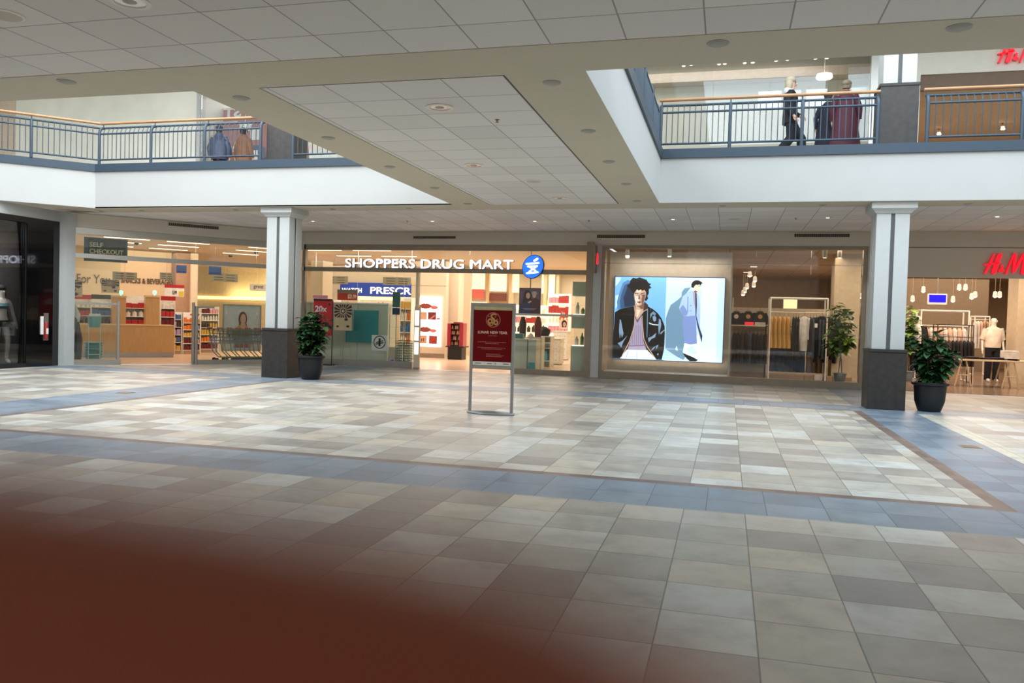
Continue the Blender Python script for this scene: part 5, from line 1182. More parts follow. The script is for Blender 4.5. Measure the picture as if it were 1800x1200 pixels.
puff = mat('slate_blue_puffer', (64, 72, 98), .5, var=.3, scale=14)
t, J = figure('person in a slate-blue puffer jacket seen from behind, left of the left stone base', 'person', (at_y(386, 250, 19.7).x, 19.7, Z2), PI * 1.05, sp_, scale=1.02)
face(t, mat('dark_grey_hair', (60, 58, 60), .7), False, skinA, 'short'); trousers(t, J, blackcloth); shoes(t, J, blackm)
torso(t, [(0, 0, .84, .22, .18)] + [(0, 0, .84 + .07 * k + .03, .255 if k % 2 else .24, .2 if k % 2 else .185) for k in range(8)] + [(0, 0, 1.46, .15, .12), (0, 0, 1.56, .10, .09)], puff, 'puffer_jacket'); sleeves(t, J, puff, .09, .07)
tanb = mat('brown_cloth', (128, 88, 62), .85, var=.12)
t, J = figure('person in a brown coat and dark cap beside the left upper stone base', 'person', (at_y(429, 250, 19.9).x, 19.9, Z2), PI * .95, sp_, scale=1.0)
face(t, mat('dark_cap', (46, 36, 34), .8), False, skinA, 'short'); trousers(t, J, blackcloth); shoes(t, J, blackm)
torso(t, [(0, 0, .62, .25, .19), (0, 0, .9, .25, .18), (0, 0, 1.2, .22, .16), (0, 0, 1.42, .19, .14), (0, .03, 1.50, .13, .12), (0, .03, 1.57, .09, .09)], tanb, 'hooded_coat'); sleeves(t, J, tanb, .085, .06)

# ------------------------------------------------------------------ potted plants
leafm = mat('dark_green_leaf', (38, 74, 40), .38, var=.35, scale=30); leafl = mat('bright_green_leaf', (112, 150, 52), .35, var=.3, scale=30); stemm = mat('brown_stem', (92, 76, 54), .8); soil = mat('potting_soil', (44, 34, 28), .95)
potm = mat('black_planter', (30, 30, 32), .45)
def leaf(mb, base, dirv, L, W, droop, mi=0):
    d = dirv.normalized(); side = d.cross(Vector((0, 0, 1)));
    if side.length < .05: side = Vector((1, 0, 0))
    side.normalize(); up = side.cross(d); n = 4; vs = []
    for k in range(n + 1):
        f = k / n; c = base + d * (L * f) - Vector((0, 0, 1)) * (droop * L * f * f); w_ = W * math.sin(PI * min(1, f * .86 + .07)) ** .8 * (1 if f < .99 else .1)
        vs += [c - side * w_ + up * (w_ * .25), c - up * 0, c + side * w_ + up * (w_ * .25)]
    fs = []
    for k in range(n):
        a = k * 3; fs += [(a, a + 1, a + 4, a + 3), (a + 1, a + 2, a + 5, a + 4)]
    mb._add(vs, fs, mi)
def potted(x, y, label, H, Rp, hp, spread, nleaf, Ls, mm, pm=None, z0=0, trunk=0, shape='bush', name='potted_plant', seed=1):
    rr = random.Random(seed); t = thing(name, label, 'potted plant', (x, y, z0))
    MB().lathe([(Rp * .62, z0), (Rp * .66, z0 + .01), (Rp * .86, z0 + hp * .35), (Rp * .93, z0 + hp * .86), (Rp * 1.06, z0 + hp * .9), (Rp * 1.08, z0 + hp * .97), (Rp * 1.0, z0 + hp), (Rp * .88, z0 + hp * .98), (Rp * .86, z0 + hp * .9)], (x, y, 0), 32, cap=False).build('pot', pm or potm, t, smooth=True)
    MB().lathe([(Rp * .87, z0 + hp * .9), (.01, z0 + hp * .92)], (x, y, 0), 24).lathe([(Rp * .6, z0 + .002), (.01, z0 + .002)], (x, y, 0), 24).build('soil', soil, t)
    st = MB(); lf = MB(); zt = z0 + hp * .9; nb = 13 if not trunk else 9; tips = []
    for k in range(nb):
        a = 2 * PI * k / nb + rr.uniform(-.2, .2); sp = spread * rr.uniform(.35, 1.0); hh = (H - hp) * rr.uniform(.45, 1.0) if k else (H - hp)
        if k == 0: sp *= .2
        b = Vector((x, y, zt + trunk)); e_ = Vector((x + math.cos(a) * sp, y + math.sin(a) * sp, zt + trunk + (hh - trunk)))
        m_ = b.lerp(e_, .5) + Vector((math.cos(a) * sp * .25, math.sin(a) * sp * .25, 0)); st.tube([b, m_, e_], [.010, .007, .003], 5); tips.append((b, m_, e_))
    if trunk:
        for s_ in (-.02, .025): st.tube([(x + s_ * 2, y, zt - .05), (x + s_, y, zt + trunk * .5), (x, y, zt + trunk + .05)], [.016, .014, .012], 7)
    for k in range(nleaf):
        b, m_, e_ = tips[k % nb]; f = rr.uniform(.12, 1.0) if not trunk else rr.uniform(.1, 1.05)
        p = (b.lerp(m_, f * 2) if f < .5 else m_.lerp(e_, min(1, f * 2 - 1)))
        a = rr.uniform(0, 2 * PI); dv = Vector((math.cos(a), math.sin(a), rr.uniform(-.25, .75)))
        leaf(lf, p + dv * .02, dv, Ls * rr.uniform(.75, 1.2), Ls * rr.uniform(.26, .36), rr.uniform(.1, .6), 1 if rr.random() < .25 else 0)
    st.build('stem', stemm, t, smooth=True); lf.build('foliage', [mm, leafm if mm is leafl else mat('mid_green_leaf', (58, 100, 52), .35, var=.3, scale=30)], t, smooth=True, fixn=False)
    return t
potted(-9.08, 16.42, 'bushy dark green plant in a black pot, right of the left column', 1.60, .30, .55, .40, 620, .19, leafm, seed=3)
potted(3.70, 16.50, 'bushy dark green plant in a black pot, right of the right column', 1.52, .30, .55, .42, 640, .19, leafm, seed=8)
pf = at_y(1476, 668, 21.4 + 1.8)
potted(pf.x, pf.y, 'tall light-green fiddle-leaf plant in a grey pot inside the clothing shop window', 2.15, .17, .30, .38, 330, .24, leafl, mat('blue_grey_pot', (112, 122, 124), .5), trunk=.55, name='potted_fig', seed=5)
pf = at_y(1598, 600, 21.4 + 4.5)
potted(pf.x, pf.y, 'tall light-green plant behind the left dummy in the clothing shop entrance', 2.2, .17, .30, .3, 200, .24, leafl, MATS['blue_grey_pot'], trunk=.6, name='potted_fig', seed=6)

# ------------------------------------------------------------------ red poster stand in the middle of the floor
y0 = 12.05; t = thing('poster_stand', 'free-standing silver-framed dark red LUNAR NEW YEAR poster in the middle of the floor', 'poster stand', (-3.52, y0, 0))
silver = mat('satin_silver_frame', (168, 170, 170), .35, .7)
xl, xr, zt = -3.87, -3.19, 1.735
for x in (xl, xr): MB().rbox(x - .025, x + .025, y0 - .018, y0 + .018, .02, zt, .012).build('upright', silver, t)
MB().box(xl, xr, y0 - .015, y0 + .015, zt - .045, zt).build('top_bar', silver, t); MB().box(xl, xr, y0 - .015, y0 + .015, .705, .75).build('bottom_bar', silver, t)
for sgn in (-1, 1):
    pts = [(xl - .04 + (xr - xl + .08) * k / 14, y0 + sgn * .15 * math.sin(PI * k / 14), .018) for k in range(15)]
    MB().tube(pts, .017, 8).build('foot_arc', silver, t, smooth=True)
MB().box(xl + .025, xr - .025, y0 - .006, y0 + .008, .75, zt - .045).build('clear_sheet', mat('pale_khaki_backing', (196, 184, 140), .5), t)
lun = mat('deep_red_print', (108, 4, 10), .75, var=.05, spec=.15); gold = mat('gold_print', (206, 158, 96), .45); goldd = mat('rose_gold_print', (186, 112, 88), .45); pwht = mat('poster_white', (226, 224, 220), .5); pinkt = mat('dull_pink_print', (176, 104, 98), .5)
px0_, px1_, pz0, pz1 = xl + .03, xr - .03, .765, 1.625
MB().box(px0_, px1_, y0 - .012, y0 - .006, pz0 + .055, pz1).build('poster', lun, t); MB().box(px0_, px1_, y0 - .012, y0 - .006, pz0, pz0 + .055).build('footer_strip', pwht, t)
pw, ph = px1_ - px0_, pz1 - pz0
P_ = lambda u_, v_: (px0_ + pw * u_, pz1 - ph * v_)
m = MB(); c0 = P_(.51, .175); R0 = .118
for k in range(40):
    a, b = 2 * PI * k / 40, 2 * PI * (k + 1) / 40
    m.xz([(c0[0] + R0 * math.cos(a), c0[1] + R0 * math.sin(a)), (c0[0] + R0 * math.cos(b), c0[1] + R0 * math.sin(b)), (c0[0] + R0 * .91 * math.cos(b), c0[1] + R0 * .91 * math.sin(b)), (c0[0] + R0 * .91 * math.cos(a), c0[1] + R0 * .91 * math.sin(a))], y0 - .0135, y0 - .012)
m.build('gold_ring', goldd, t)
m = MB()
def ribbon(pts, ws, y):
    for k in range(len(pts) - 1):
        a, b = Vector(pts[k]), Vector(pts[k + 1]); d = b - a
        if d.length < 1e-6: continue
        n_ = Vector((-d.y, d.x)).normalized(); w0, w1 = ws[k], ws[k + 1]
        q = [(a + n_ * w0), (b + n_ * w1), (b - n_ * w1), (a - n_ * w0)]; m.xz([(c0[0] + p.x * R0, c0[1] + p.y * R0) for p in q], y, y + .0015)
sn = [(.50, .62), (.30, .72), (.05, .78), (-.18, .70), (-.28, .50), (-.18, .30), (.02, .16), (.16, -.02), (.20, -.24), (.08, -.42), (-.14, -.46)]
ribbon(sn, [.02, .08, .11, .12, .12, .12, .13, .13, .12, .11, .1], y0 - .014)
for cx_, cy_, r_ in ((-.40, -.18, .27), (.38, -.34, .25)):
    ring = [(cx_ + r_ * math.cos(2 * PI * k / 18), cy_ + r_ * math.sin(2 * PI * k / 18)) for k in range(19)]; ribbon(ring, [.1] * 19, y0 - .0145)
ribbon([(-.66, -.42), (-.5, -.66), (-.2, -.74), (.02, -.62)], [.02, .06, .06, .05], y0 - .014)
for cx_, cy_ in ((-.6, .45), (.55, .1), (.3, .4)):
    m.xz([(c0[0] + R0 * (cx_ + .07 * math.cos(a)), c0[1] + R0 * (cy_ + .07 * math.sin(a))) for a in [2 * PI * k / 8 for k in range(8)]], y0 - .014, y0 - .012)
m.build('coiled_snake_emblem', gold, t)
def ptext(s_, u0, u1, v0, v1, mm, bold=.0, nm='lettering'):
    a, b = P_(u0, v1), P_(u1, v0); mb = MB(); add_text(mb, s_, a[0], b[0], a[1], b[1], y0 - .0135, .0015, bold=bold); mb.build(nm, mm, t, fixn=False)
ptext('LUNAR NEW YEAR', .12, .89, .378, .428, mat('pale_pink_letter', (240, 200, 182), .5), .012); ptext('Celebration', .38, .62, .450, .470, pinkt)
m = MB()
for v_, a, b in ((.575, .12, .86), (.600, .32, .68), (.675, .12, .86), (.70, .22, .76), (.79, .35, .72), (.812, .35, .82), (.835, .35, .76)):
    x = a; rr = random.Random(int(v_ * 1000))
    while x < b:
        w_ = rr.uniform(.02, .06); p, q = P_(x, v_ + .010), P_(min(b, x + w_), v_ + .0); m.box(p[0], q[0], y0 - .013, y0 - .012, p[1], q[1]); x += w_ + .012
m.build('small_print', pinkt, t)
m = MB()
for a, b in ((.06, .22), (.38, .5), (.58, .62), (.8, .95)): p, q = P_(a, .975), P_(b, .962); m.box(p[0], q[0], y0 - .013, y0 - .012, p[1], q[1])
m.build('footer_print', dk, t)

# brass floor covers
for px, py, lab in ((220, 690, 'small square brass cover set in the blue floor band at the left'), (1705, 785, 'small square brass cover set in the blue floor band at the right')):
    p = on_floor(px, py); t = thing('floor_cover', lab, 'floor cover', (p.x, p.y, 0)); MB().box(p.x - .12, p.x + .12, p.y - .12, p.y + .12, 0, .004).build('rim', bronze, t); MB().box(p.x - .10, p.x + .10, p.y - .10, p.y + .10, .004, .006).build('plate', mat('worn_brass', (132, 112, 84), .45, .4), t)
# ------------------------------------------------------------------ clothing shop
HZ = 3.62
hfl = plank_material('grey_brown_shop_floor', (120, 98, 80), (138, 114, 94), 0, rough=.18); hce = ceiling_material('tan_shop_ceiling', 0, 21.6, 1.2, (206, 184, 156))
struct('floor', MB().poly([(-3.3, 21.4, .004), (14, 21.4, .004), (14, 40, .004), (-3.3, 40, .004)]), hfl, fixn=False)
struct('ceiling', MB().box(-3.3, 14, 21.5, 40, HZ, HZ + .1), hce)
hw = mat('shop_wall_khaki', (176, 154, 126), .7); struct('wall_back', MB().box(-3.3, 14, 38, 38.2, 0, HZ), hw)
struct('wall_right', MB().box(13.2, 13.4, 21.6, 38, 0, HZ), hw)
for x, y, sx, sy, e_ in ((6.5, 24.5, 5, 4, 260), (8, 31, 7, 6, 330), (1.8, 23.4, 2.6, 2.4, 60), (1.5, 30, 5, 5, 120)): area('shop_lamp', x, y, 3.5, sx, sy, e_, (1, .80, .62))
# display wall with backlit picture
x1_ = fr_y(1284, 560, .9).x
struct('wall_display', MB(FR).box(-3.2, x1_, .95, 1.05, .17, 3.44).box(x1_ - .03, x1_ + .02, .12, 1.05, .17, 3.0), mat('display_wall_paint', (200, 184, 164), .7)).name = 'wall_display_back'
struct('trim_20', MB(FR).box(-3.2, x1_, .10, 1.0, .10, .17), MATS['display_wall_paint'])
area('display_lamp', -1.5, 21.9, 3.3, 2.6, .3, 22, (1, .90, .80)); area('display_lamp', -1.5, 22.1, .3, 2.8, .2, 5, (1, .75, .55), (PI, 0, 0))
vA = .86; ax0, ax1 = fr_y(1079.5, 560, vA).x, fr_y(1272, 560, vA).x; az1, az0 = fr_y(1175, 487.5, vA).z, fr_y(1175, 633.5, vA).z
ad = thing('backlit_display', 'large blue backlit fashion picture of two people in the shop window', 'backlit picture', FR @ Vector(((ax0 + ax1) / 2, vA, az0)))
MB(FR).box(ax0 - .02, ax1 + .02, vA + .001, vA + .09, az0 - .02, az1 + .02).build('housing', mat('dark_slim_frame', (40, 60, 110), .4), ad)
def em(n_, c, e_=.95): return mat('lit_print_' + n_, c, .5, emit=e_)
C_ = dict(blue=em('mid_blue', (112, 172, 226)), pale=em('pale_blue', (186, 218, 242)), paler=em('ice_blue', (204, 232, 250), 1.0), steel=em('steel_blue', (104, 138, 166), .9), dkb=em('dark_blue_shade', (24, 44, 72), .7), blk=em('black', (8, 8, 12), .3), face=em('face_tan', (196, 160, 140), .85), facel=em('face_light', (226, 200, 180), .9), shade=em('face_shade', (120, 84, 72), .8), lil=em('lilac_knit', (164, 150, 178), .8), lild=em('lilac_rib', (124, 108, 138), .7), trs=em('white_trousers', (212, 238, 248), 1.0), coat=em('powder_blue_coat', (160, 186, 226), .95), coatd=em('coat_shade', (120, 140, 196), .9), hi=em('leather_highlight', (128, 152, 182), .8), flr=em('ad_floor', (172, 206, 238), .95), mar=em('maroon_collar', (70, 44, 48), .6), navy2=em('navy_coat_edge', (28, 36, 66), .6))
def A(*p):                                                          # shape points read in the enlarged view of the picture
    out = []
    for x, y in p:
        f = (y - 50) / 1100; xl_ = 90 - 38 * f; xr_ = 1532 - 32 * f; u_ = (x - xl_) / (xr_ - xl_); yt = 50 + 14 * u_; yb = 1130 + 55 * u_; out.append((min(1, max(0, u_)), min(1, max(0, (y - yt) / (yb - yt)))))
    return out
C_['sh1'] = em('shade_one', (78, 126, 176), .9); C_['sh2'] = em('shade_two', (46, 84, 126), .85)
polys = [(C_['blue'], A((80, 50), (775, 55), (755, 1160), (50, 1130))), (C_['pale'], A((775, 55), (1535, 60), (1500, 1190), (740, 1160))), (C_['paler'], A((1240, 60), (1440, 60), (1420, 1180), (1200, 1175))),
 (C_['pale'], A((95, 60), (170, 60), (150, 110), (92, 180))), (C_['pale'], A((92, 300), (150, 280), (130, 420), (88, 470))),
 (C_['sh1'], A((190, 130), (260, 90), (360, 150), (360, 460), (120, 490), (110, 380), (150, 240))), (C_['sh2'], A((215, 160), (280, 130), (360, 200), (352, 450), (160, 470), (150, 380), (175, 260))), (C_['dkb'], A((250, 190), (300, 170), (360, 240), (345, 430), (215, 450), (200, 330))),
 (C_['steel'], A((1095, 185), (1010, 200), (975, 250), (970, 310), (900, 370), (830, 420), (800, 490), (765, 600), (760, 1000), (1060, 1010), (1080, 500), (1010, 300))), (C_['flr'], A((740, 1010), (920, 1100), (1010, 1160), (720, 1150))), (C_['steel'], A((760, 1005), (1080, 1010), (1000, 1150), (920, 1110))),
 (C_['trs'], A((1010, 930), (1200, 800), (1210, 1000), (1195, 1130), (1100, 1110), (990, 1050))), (C_['pale'], A((1030, 1000), (1120, 960), (1180, 1060), (1100, 1080))), (C_['coatd'], A((1000, 540), (1160, 560), (1175, 930), (1090, 945), (1010, 925), (985, 700))), (C_['coat'], A((1095, 225), (1150, 240), (1200, 300), (1215, 420), (1215, 700), (1245, 820), (1240, 915), (1225, 900), (1170, 700), (1150, 560), (1050, 570), (990, 560), (960, 500), (940, 460), (985, 310), (1040, 260))), (C_['coatd'], A((985, 420), (1010, 440), (1055, 520), (1040, 560), (990, 560), (950, 470))), (C_['coatd'], A((1050, 310), (1062, 310), (1060, 520), (1045, 500))), (C_['lil'], A((1120, 250), (1150, 250), (1168, 420), (1155, 480), (1130, 380))), (C_['navy2'], A((1150, 255), (1168, 262), (1172, 420), (1165, 560), (1205, 720), (1245, 830), (1235, 915), (1180, 700), (1155, 560))),
 (C_['coatd'], A((1085, 420), (1100, 420), (1100, 436), (1085, 436))), (C_['coatd'], A((1085, 490), (1100, 490), (1100, 506), (1085, 506))), (C_['coatd'], A((1090, 560), (1105, 560), (1105, 576), (1090, 576))),
 (C_['facel'], A((1125, 165), (1200, 145), (1212, 175), (1222, 195), (1210, 205), (1205, 235), (1180, 248), (1150, 252), (1125, 215))), (C_['shade'], A((1150, 225), (1185, 245), (1150, 262), (1130, 240))), (C_['blk'], A((1098, 185), (1100, 140), (1120, 110), (1150, 92), (1190, 92), (1222, 108), (1250, 132), (1228, 140), (1222, 165), (1205, 148), (1180, 155), (1160, 150), (1140, 170), (1130, 195), (1115, 190))), (C_['blk'], A((1190, 168), (1212, 165), (1212, 172), (1190, 175))), (C_['blk'], A((990, 1060), (1060, 1085), (1110, 1105), (1190, 1150), (1160, 1168), (1080, 1165), (1040, 1130))), (C_['paler'], A((910, 960), (925, 1030), (890, 1010))),
 (C_['blk'], A((82, 520), (150, 480), (250, 455), (340, 440), (480, 400), (545, 450), (600, 480), (660, 530), (710, 600), (750, 700), (755, 800), (745, 1000), (710, 1150), (600, 1145), (50, 1128), (60, 800))),
 (C_['face'], A((355, 400), (470, 380), (480, 500), (430, 570), (380, 625), (360, 560))), (C_['shade'], A((380, 440), (475, 385), (480, 470), (440, 480), (410, 450))), (C_['facel'], A((375, 480), (430, 490), (400, 570), (375, 590))),
 (C_['face'], A((345, 225), (400, 205), (470, 215), (503, 245), (498, 320), (480, 375), (440, 422), (405, 437), (372, 412), (352, 360), (342, 300))), (C_['facel'], A((352, 290), (395, 285), (412, 360), (405, 425), (375, 405), (355, 355))), (C_['facel'], A((372, 225), (440, 222), (430, 255), (380, 255))), (C_['shade'], A((455, 290), (498, 280), (480, 372), (445, 415), (440, 350))),
 (C_['mar'], A((350, 400), (362, 440), (358, 500), (342, 440))), (C_['mar'], A((480, 375), (530, 420), (522, 490), (455, 515), (475, 460))), (C_['face'], A((455, 505), (520, 478), (522, 486), (458, 516))),
 (C_['blk'], A((245, 165), (285, 142), (292, 100), (330, 62), (375, 74), (415, 56), (465, 74), (510, 88), (532, 128), (572, 143), (548, 168), (578, 192), (540, 214), (540, 268), (522, 300), (530, 335), (505, 372), (485, 358), (503, 300), (502, 250), (480, 222), (455, 236), (430, 216), (405, 236), (385, 214), (362, 240), (345, 268), (338, 300), (325, 260), (300, 235), (290, 200), (258, 190))),
 (C_['blk'], A((352, 262), (405, 274), (405, 282), (352, 272))), (C_['blk'], A((430, 272), (488, 256), (490, 266), (432, 284))), (C_['dkb'], A((362, 290), (398, 290), (396, 298), (364, 298))), (C_['dkb'], A((436, 290), (478, 284), (478, 294), (438, 298))), (C_['shade'], A((408, 285), (416, 285), (428, 340), (402, 348), (398, 340))), (C_['mar'], A((382, 380), (410, 376), (444, 378), (430, 392), (405, 396), (388, 390))),
 (C_['lil'], A((362, 590), (380, 640), (440, 550), (450, 700), (470, 900), (510, 1020), (250, 1020), (310, 850), (345, 700))), (C_['mar'], A((362, 600), (372, 598), (384, 640), (438, 552), (442, 562), (385, 660))), (C_['trs'], A((245, 1015), (520, 1020), (640, 1145), (150, 1130)))] + [(C_['lild'], A((330 + k * 24, 690), (335 + k * 24, 690), (318 + k * 29, 940), (311 + k * 29, 940))) for k in range(6)] + [
 (C_['lild'], A((275, 958), (500, 948), (505, 962), (272, 974))), (C_['steel'], A((258, 1030), (264, 1030), (240, 1125), (232, 1125))), (C_['steel'], A((380, 1030), (385, 1030), (385, 1135), (378, 1135))),
 (C_['hi'], A((150, 610), (165, 625), (180, 700), (200, 800), (178, 860), (165, 800), (150, 870), (138, 760))), (C_['hi'], A((120, 930), (180, 900), (255, 825), (210, 890), (185, 940), (170, 990), (150, 960))), (C_['steel'], A((560, 540), (600, 505), (640, 540), (620, 560), (590, 545), (560, 600))), (C_['hi'], A((590, 575), (620, 560), (640, 590), (635, 630), (610, 645), (595, 615))), (C_['hi'], A((530, 860), (580, 840), (640, 790), (625, 850), (580, 870), (540, 915))), (C_['trs'], A((540, 652), (600, 676), (660, 682), (708, 668), (706, 678), (660, 692), (595, 686), (545, 668))), (C_['hi'], A((675, 600), (700, 620), (705, 700), (690, 760), (672, 820), (668, 700))), (C_['hi'], A((690, 790), (750, 745), (750, 756), (700, 812))), (C_['hi'], A((640, 960), (672, 948), (660, 975), (638, 1010))), (C_['hi'], A((560, 1040), (600, 985), (640, 960), (600, 1010))), (C_['hi'], A((648, 1070), (672, 1060), (668, 1090), (655, 1085))),
 (C_['face'], A((340, 430), (348, 430), (364, 520), (352, 700), (290, 900), (170, 1130), (158, 1130), (280, 895), (342, 700), (352, 520))), (C_['steel'], A((520, 470), (530, 470), (525, 700), (520, 850), (512, 850), (515, 700))), (C_['face'], A((448, 560), (456, 560), (462, 700), (480, 870), (530, 980), (640, 1140), (628, 1140), (520, 985), (470, 870), (452, 700)))]
picture(FR, ax0, ax1, az0, az1, vA - .012, polys, '', '', '', C_['pale'], None, parent=ad, step=.0004)
# small spot cans at the window head and ceiling spots
for k, (px, py, v_) in enumerate(((1103, 446, .5), (1177, 444, .6), (1450, 446, .7), (1476, 446, .9))):
    x0, x1, z0, z1 = rect(px - 4, px + 4, py - 7, py + 7, v_); t = thing('ceiling_spot_can', f'small white spot can at the top of the clothing shop window, {ORD[k]} from the left', 'spotlight', FR @ Vector(((x0 + x1) / 2, v_, z0)), 0, 'spot cans at the window head')
    MB(FR).lathe([(.05, z0), (.055, z0 + .01), (.055, z1), (.03, z1 + .01)], ((x0 + x1) / 2, v_, 0), 16).build('can', whitep, t, smooth=True); MB(FR).tube([((x0 + x1) / 2, v_, z1), ((x0 + x1) / 2, v_, HZ)], .012, 6).build('stem', whitep, t); MB(FR).lathe([(.045, z0 - .003), (.01, z0 - .004)], ((x0 + x1) / 2, v_, 0), 12).build('lens', lampm, t)
spotl = mat('spot_lens_bright', (255, 226, 190), .3, emit=6)
def spot(px, py, v_, lab, r=.07):
    p = fr_y(px, py, v_); t = thing('ceiling_spotlight', lab, 'spotlight', FR @ p, 0, 'spotlights in the clothing shop')
    MB(FR).lathe([(r, 0), (r * 1.1, .02), (r * .8, .16), (.02, .18)], p, 14).build('head', whitep, t, smooth=True); MB(FR).lathe([(r * .92, -.004), (r * .6, -.03), (.01, -.04)], p, 14).build('lens', spotl, t, smooth=True)
    MB(FR).tube([(p.x, v_, p.z + .17), (p.x, v_, HZ)], .005, 6).build('stem', MATS['shop_wall_khaki'], t)
for k, (px, py, v_) in enumerate(((1318, 485, 0), (1327, 494, 4.6), (1313, 506, 8), (1309, 513, 10), (1306, 518, 12), (1325, 503, 6.5), (1511, 523, 6), (1686, 508, 4), (1697, 508, 4.4), (1708, 524, 7), (1714, 521, 8), (1675, 529, 9), (1749, 521, 6), (1757, 521, 6.2), (1604, 528, 9), (1623, 512, 7))):
    d = ray(px, py); q = EYE + d * ((HZ - .2 - EYE.z) / d.z); spot(px, py, min(q.y - 21.4, 9.6), f'bright ceiling spotlight inside the clothing shop, {ORD[k]} counted along the rows from the left')
for k, (px, py) in enumerate(((1325, 468), (1473, 468), (1318, 484), (1312, 478), (1500, 471), (1606, 503), (1617, 502), (1728, 503), (1739, 503), (1770, 499), (1781, 514), (1602, 507))):
    d = ray(px, py); q = EYE + d * ((HZ - EYE.z) / d.z)
    if q.y > 37 or q.y < 21.6: continue
    t = thing('ceiling_panel_light', f'small square ceiling light in the clothing shop, {ORD[k]} from the left', 'ceiling light', (q.x, q.y, HZ), 0, 'square lights in the clothing shop ceiling')
    MB().box(q.x - .13, q.x + .13, q.y - .13, q.y + .13, HZ - .012, HZ).build('frame', whitep, t); MB().box(q.x - .11, q.x + .11, q.y - .11, q.y + .11, HZ - .016, HZ - .011).build('lens', lampm, t)
d = ray(1713, 497); q = EYE + d * ((HZ - EYE.z) / d.z); t = thing('ceiling_panel_light', 'wide bright ceiling panel light just inside the clothing shop entrance', 'ceiling light', (q.x, q.y, HZ)); MB().box(q.x - .22, q.x + .22, q.y - .5, q.y + .5, HZ - .015, HZ).build('frame', whitep, t); MB().box(q.x - .2, q.x + .2, q.y - .47, q.y + .47, HZ - .02, HZ - .014).build('lens', lampm, t)
# clothes -------------------------------------------------------------------------------
def cloth(n_, c): return mat(n_, c, .9, var=.18, scale=6, bump=.3)
cb, cy, cg, cw_, cbg, cj, cp, cn = cloth('black_garment', (22, 20, 22)), cloth('mustard_garment', (178, 134, 62)), cloth('slate_garment', (66, 74, 82)), cloth('white_garment', (214, 208, 200)), cloth('beige_garment', (168, 140, 112)), cloth('denim_garment', (38, 50, 72)), cloth('blush_garment', (216, 178, 156)), cloth('dark_brown_garment', (52, 40, 36))
def hanger(m, x, y, z, w_): m.tube([(x, y, z + .12), (x, y, z + .03), (x - w_ * .45, y, z - .02)], .004, 4).tube([(x, y, z + .03), (x + w_ * .45, y, z - .02)], .004, 4)
def shirt_front(x, y, z, w_, h_, mm, name, label, group=None, sleeve=.55, print_=None):
    """garment hung facing the viewer: body with sleeves, a few folds and real thickness"""
    t = thing(name, label, 'clothing', (x, y, z - h_), 0, group); hw_ = w_ / 2
    m = MB(); m.loft([(x, y, z - h_, hw_ * .92, .05), (x, y, z - h_ * .6, hw_ * .88, .06), (x, y, z - h_ * .25, hw_ * .9, .06), (x, y, z - .06, hw_ * .78, .05), (x, y, z, hw_ * .3, .04)], 16)
    m.build('body', mm, t, smooth=True)
    for s in (-1, 1): MB().tube([(x + s * hw_ * .75, y, z - .06), (x + s * hw_ * 1.05, y, z - .2), (x + s * hw_ * 1.12, y + .01, z - h_ * sleeve), (x + s * hw_ * 1.12, y + .01, z - h_ * sleeve - .12)], [.06, .065, .05, .045], 8).build('sleeve', mm, t, smooth=True)
    g = MB(); hanger(g, x, y, z, w_ * .8); g.build('hanger', blackm, t)
    if print_: MB().lathe([(.07, -.075), (.06, -.078), (.01, -.08)], (x, y, z - h_ * .4), 14, axis='y').build('chest_print', print_, t)
def side_garment(x, y, z, d_, w_, h_, mm, name, label, group, flare=1.0):
    """garment on a rail seen nearly edge-on: narrow along the rail"""
    t = thing(name, label, 'clothing', (x, y, z - h_), 0, group)
    MB().loft([(x, y, z - h_, w_ * .5 * flare, d_ * .5 * flare), (x + .006, y, z - h_ * .7, w_ * .46 * flare, d_ * .48), (x - .006, y, z - h_ * .4, w_ * .5, d_ * .46), (x, y, z - .08, w_ * .42, d_ * .42), (x, y, z, w_ * .2, d_ * .12)], 12).build('body', mm, t, smooth=True)
    MB().tube([(x, y, z + .09), (x, y, z - .01)], .004, 4).build('hanger', blackm, t)
def rail_frame(x0, x1, y0_, y1_, zt, label, mm=whitep, r=.022, name='clothes_rail', bars=(1.0,), foot=True, zr=None):
    t = thing(name, label, 'clothes rail', ((x0 + x1) / 2, y0_, 0)); 
    for x in (x0, x1):
        for y in (y0_, y1_): MB().tube([(x, y, .004), (x, y, zt)], r, 8).build('post', mm, t, smooth=True)
        MB().tube([(x, y0_, zt), (x, y1_, zt)], r, 8).build('side_bar', mm, t, smooth=True)
        if foot: MB().tube([(x, y0_, .03), (x, y1_, .03)], r, 8).build('foot_bar', mm, t, smooth=True)
    for y in (y0_, y1_): MB().tube([(x0, y, zt), (x1, y, zt)], r, 8).build('top_bar', mm, t, smooth=True)
    if zr: MB().tube([(x0, (y0_ + y1_) / 2, zr), (x1, (y0_ + y1_) / 2, zr)], .012, 8).tube([(x0, y0_, zr), (x0, y1_, zr)], .012, 8).tube([(x1, y0_, zr), (x1, y1_, zr)], .012, 8).build('hanging_bar', mm, t, smooth=True)
    return t
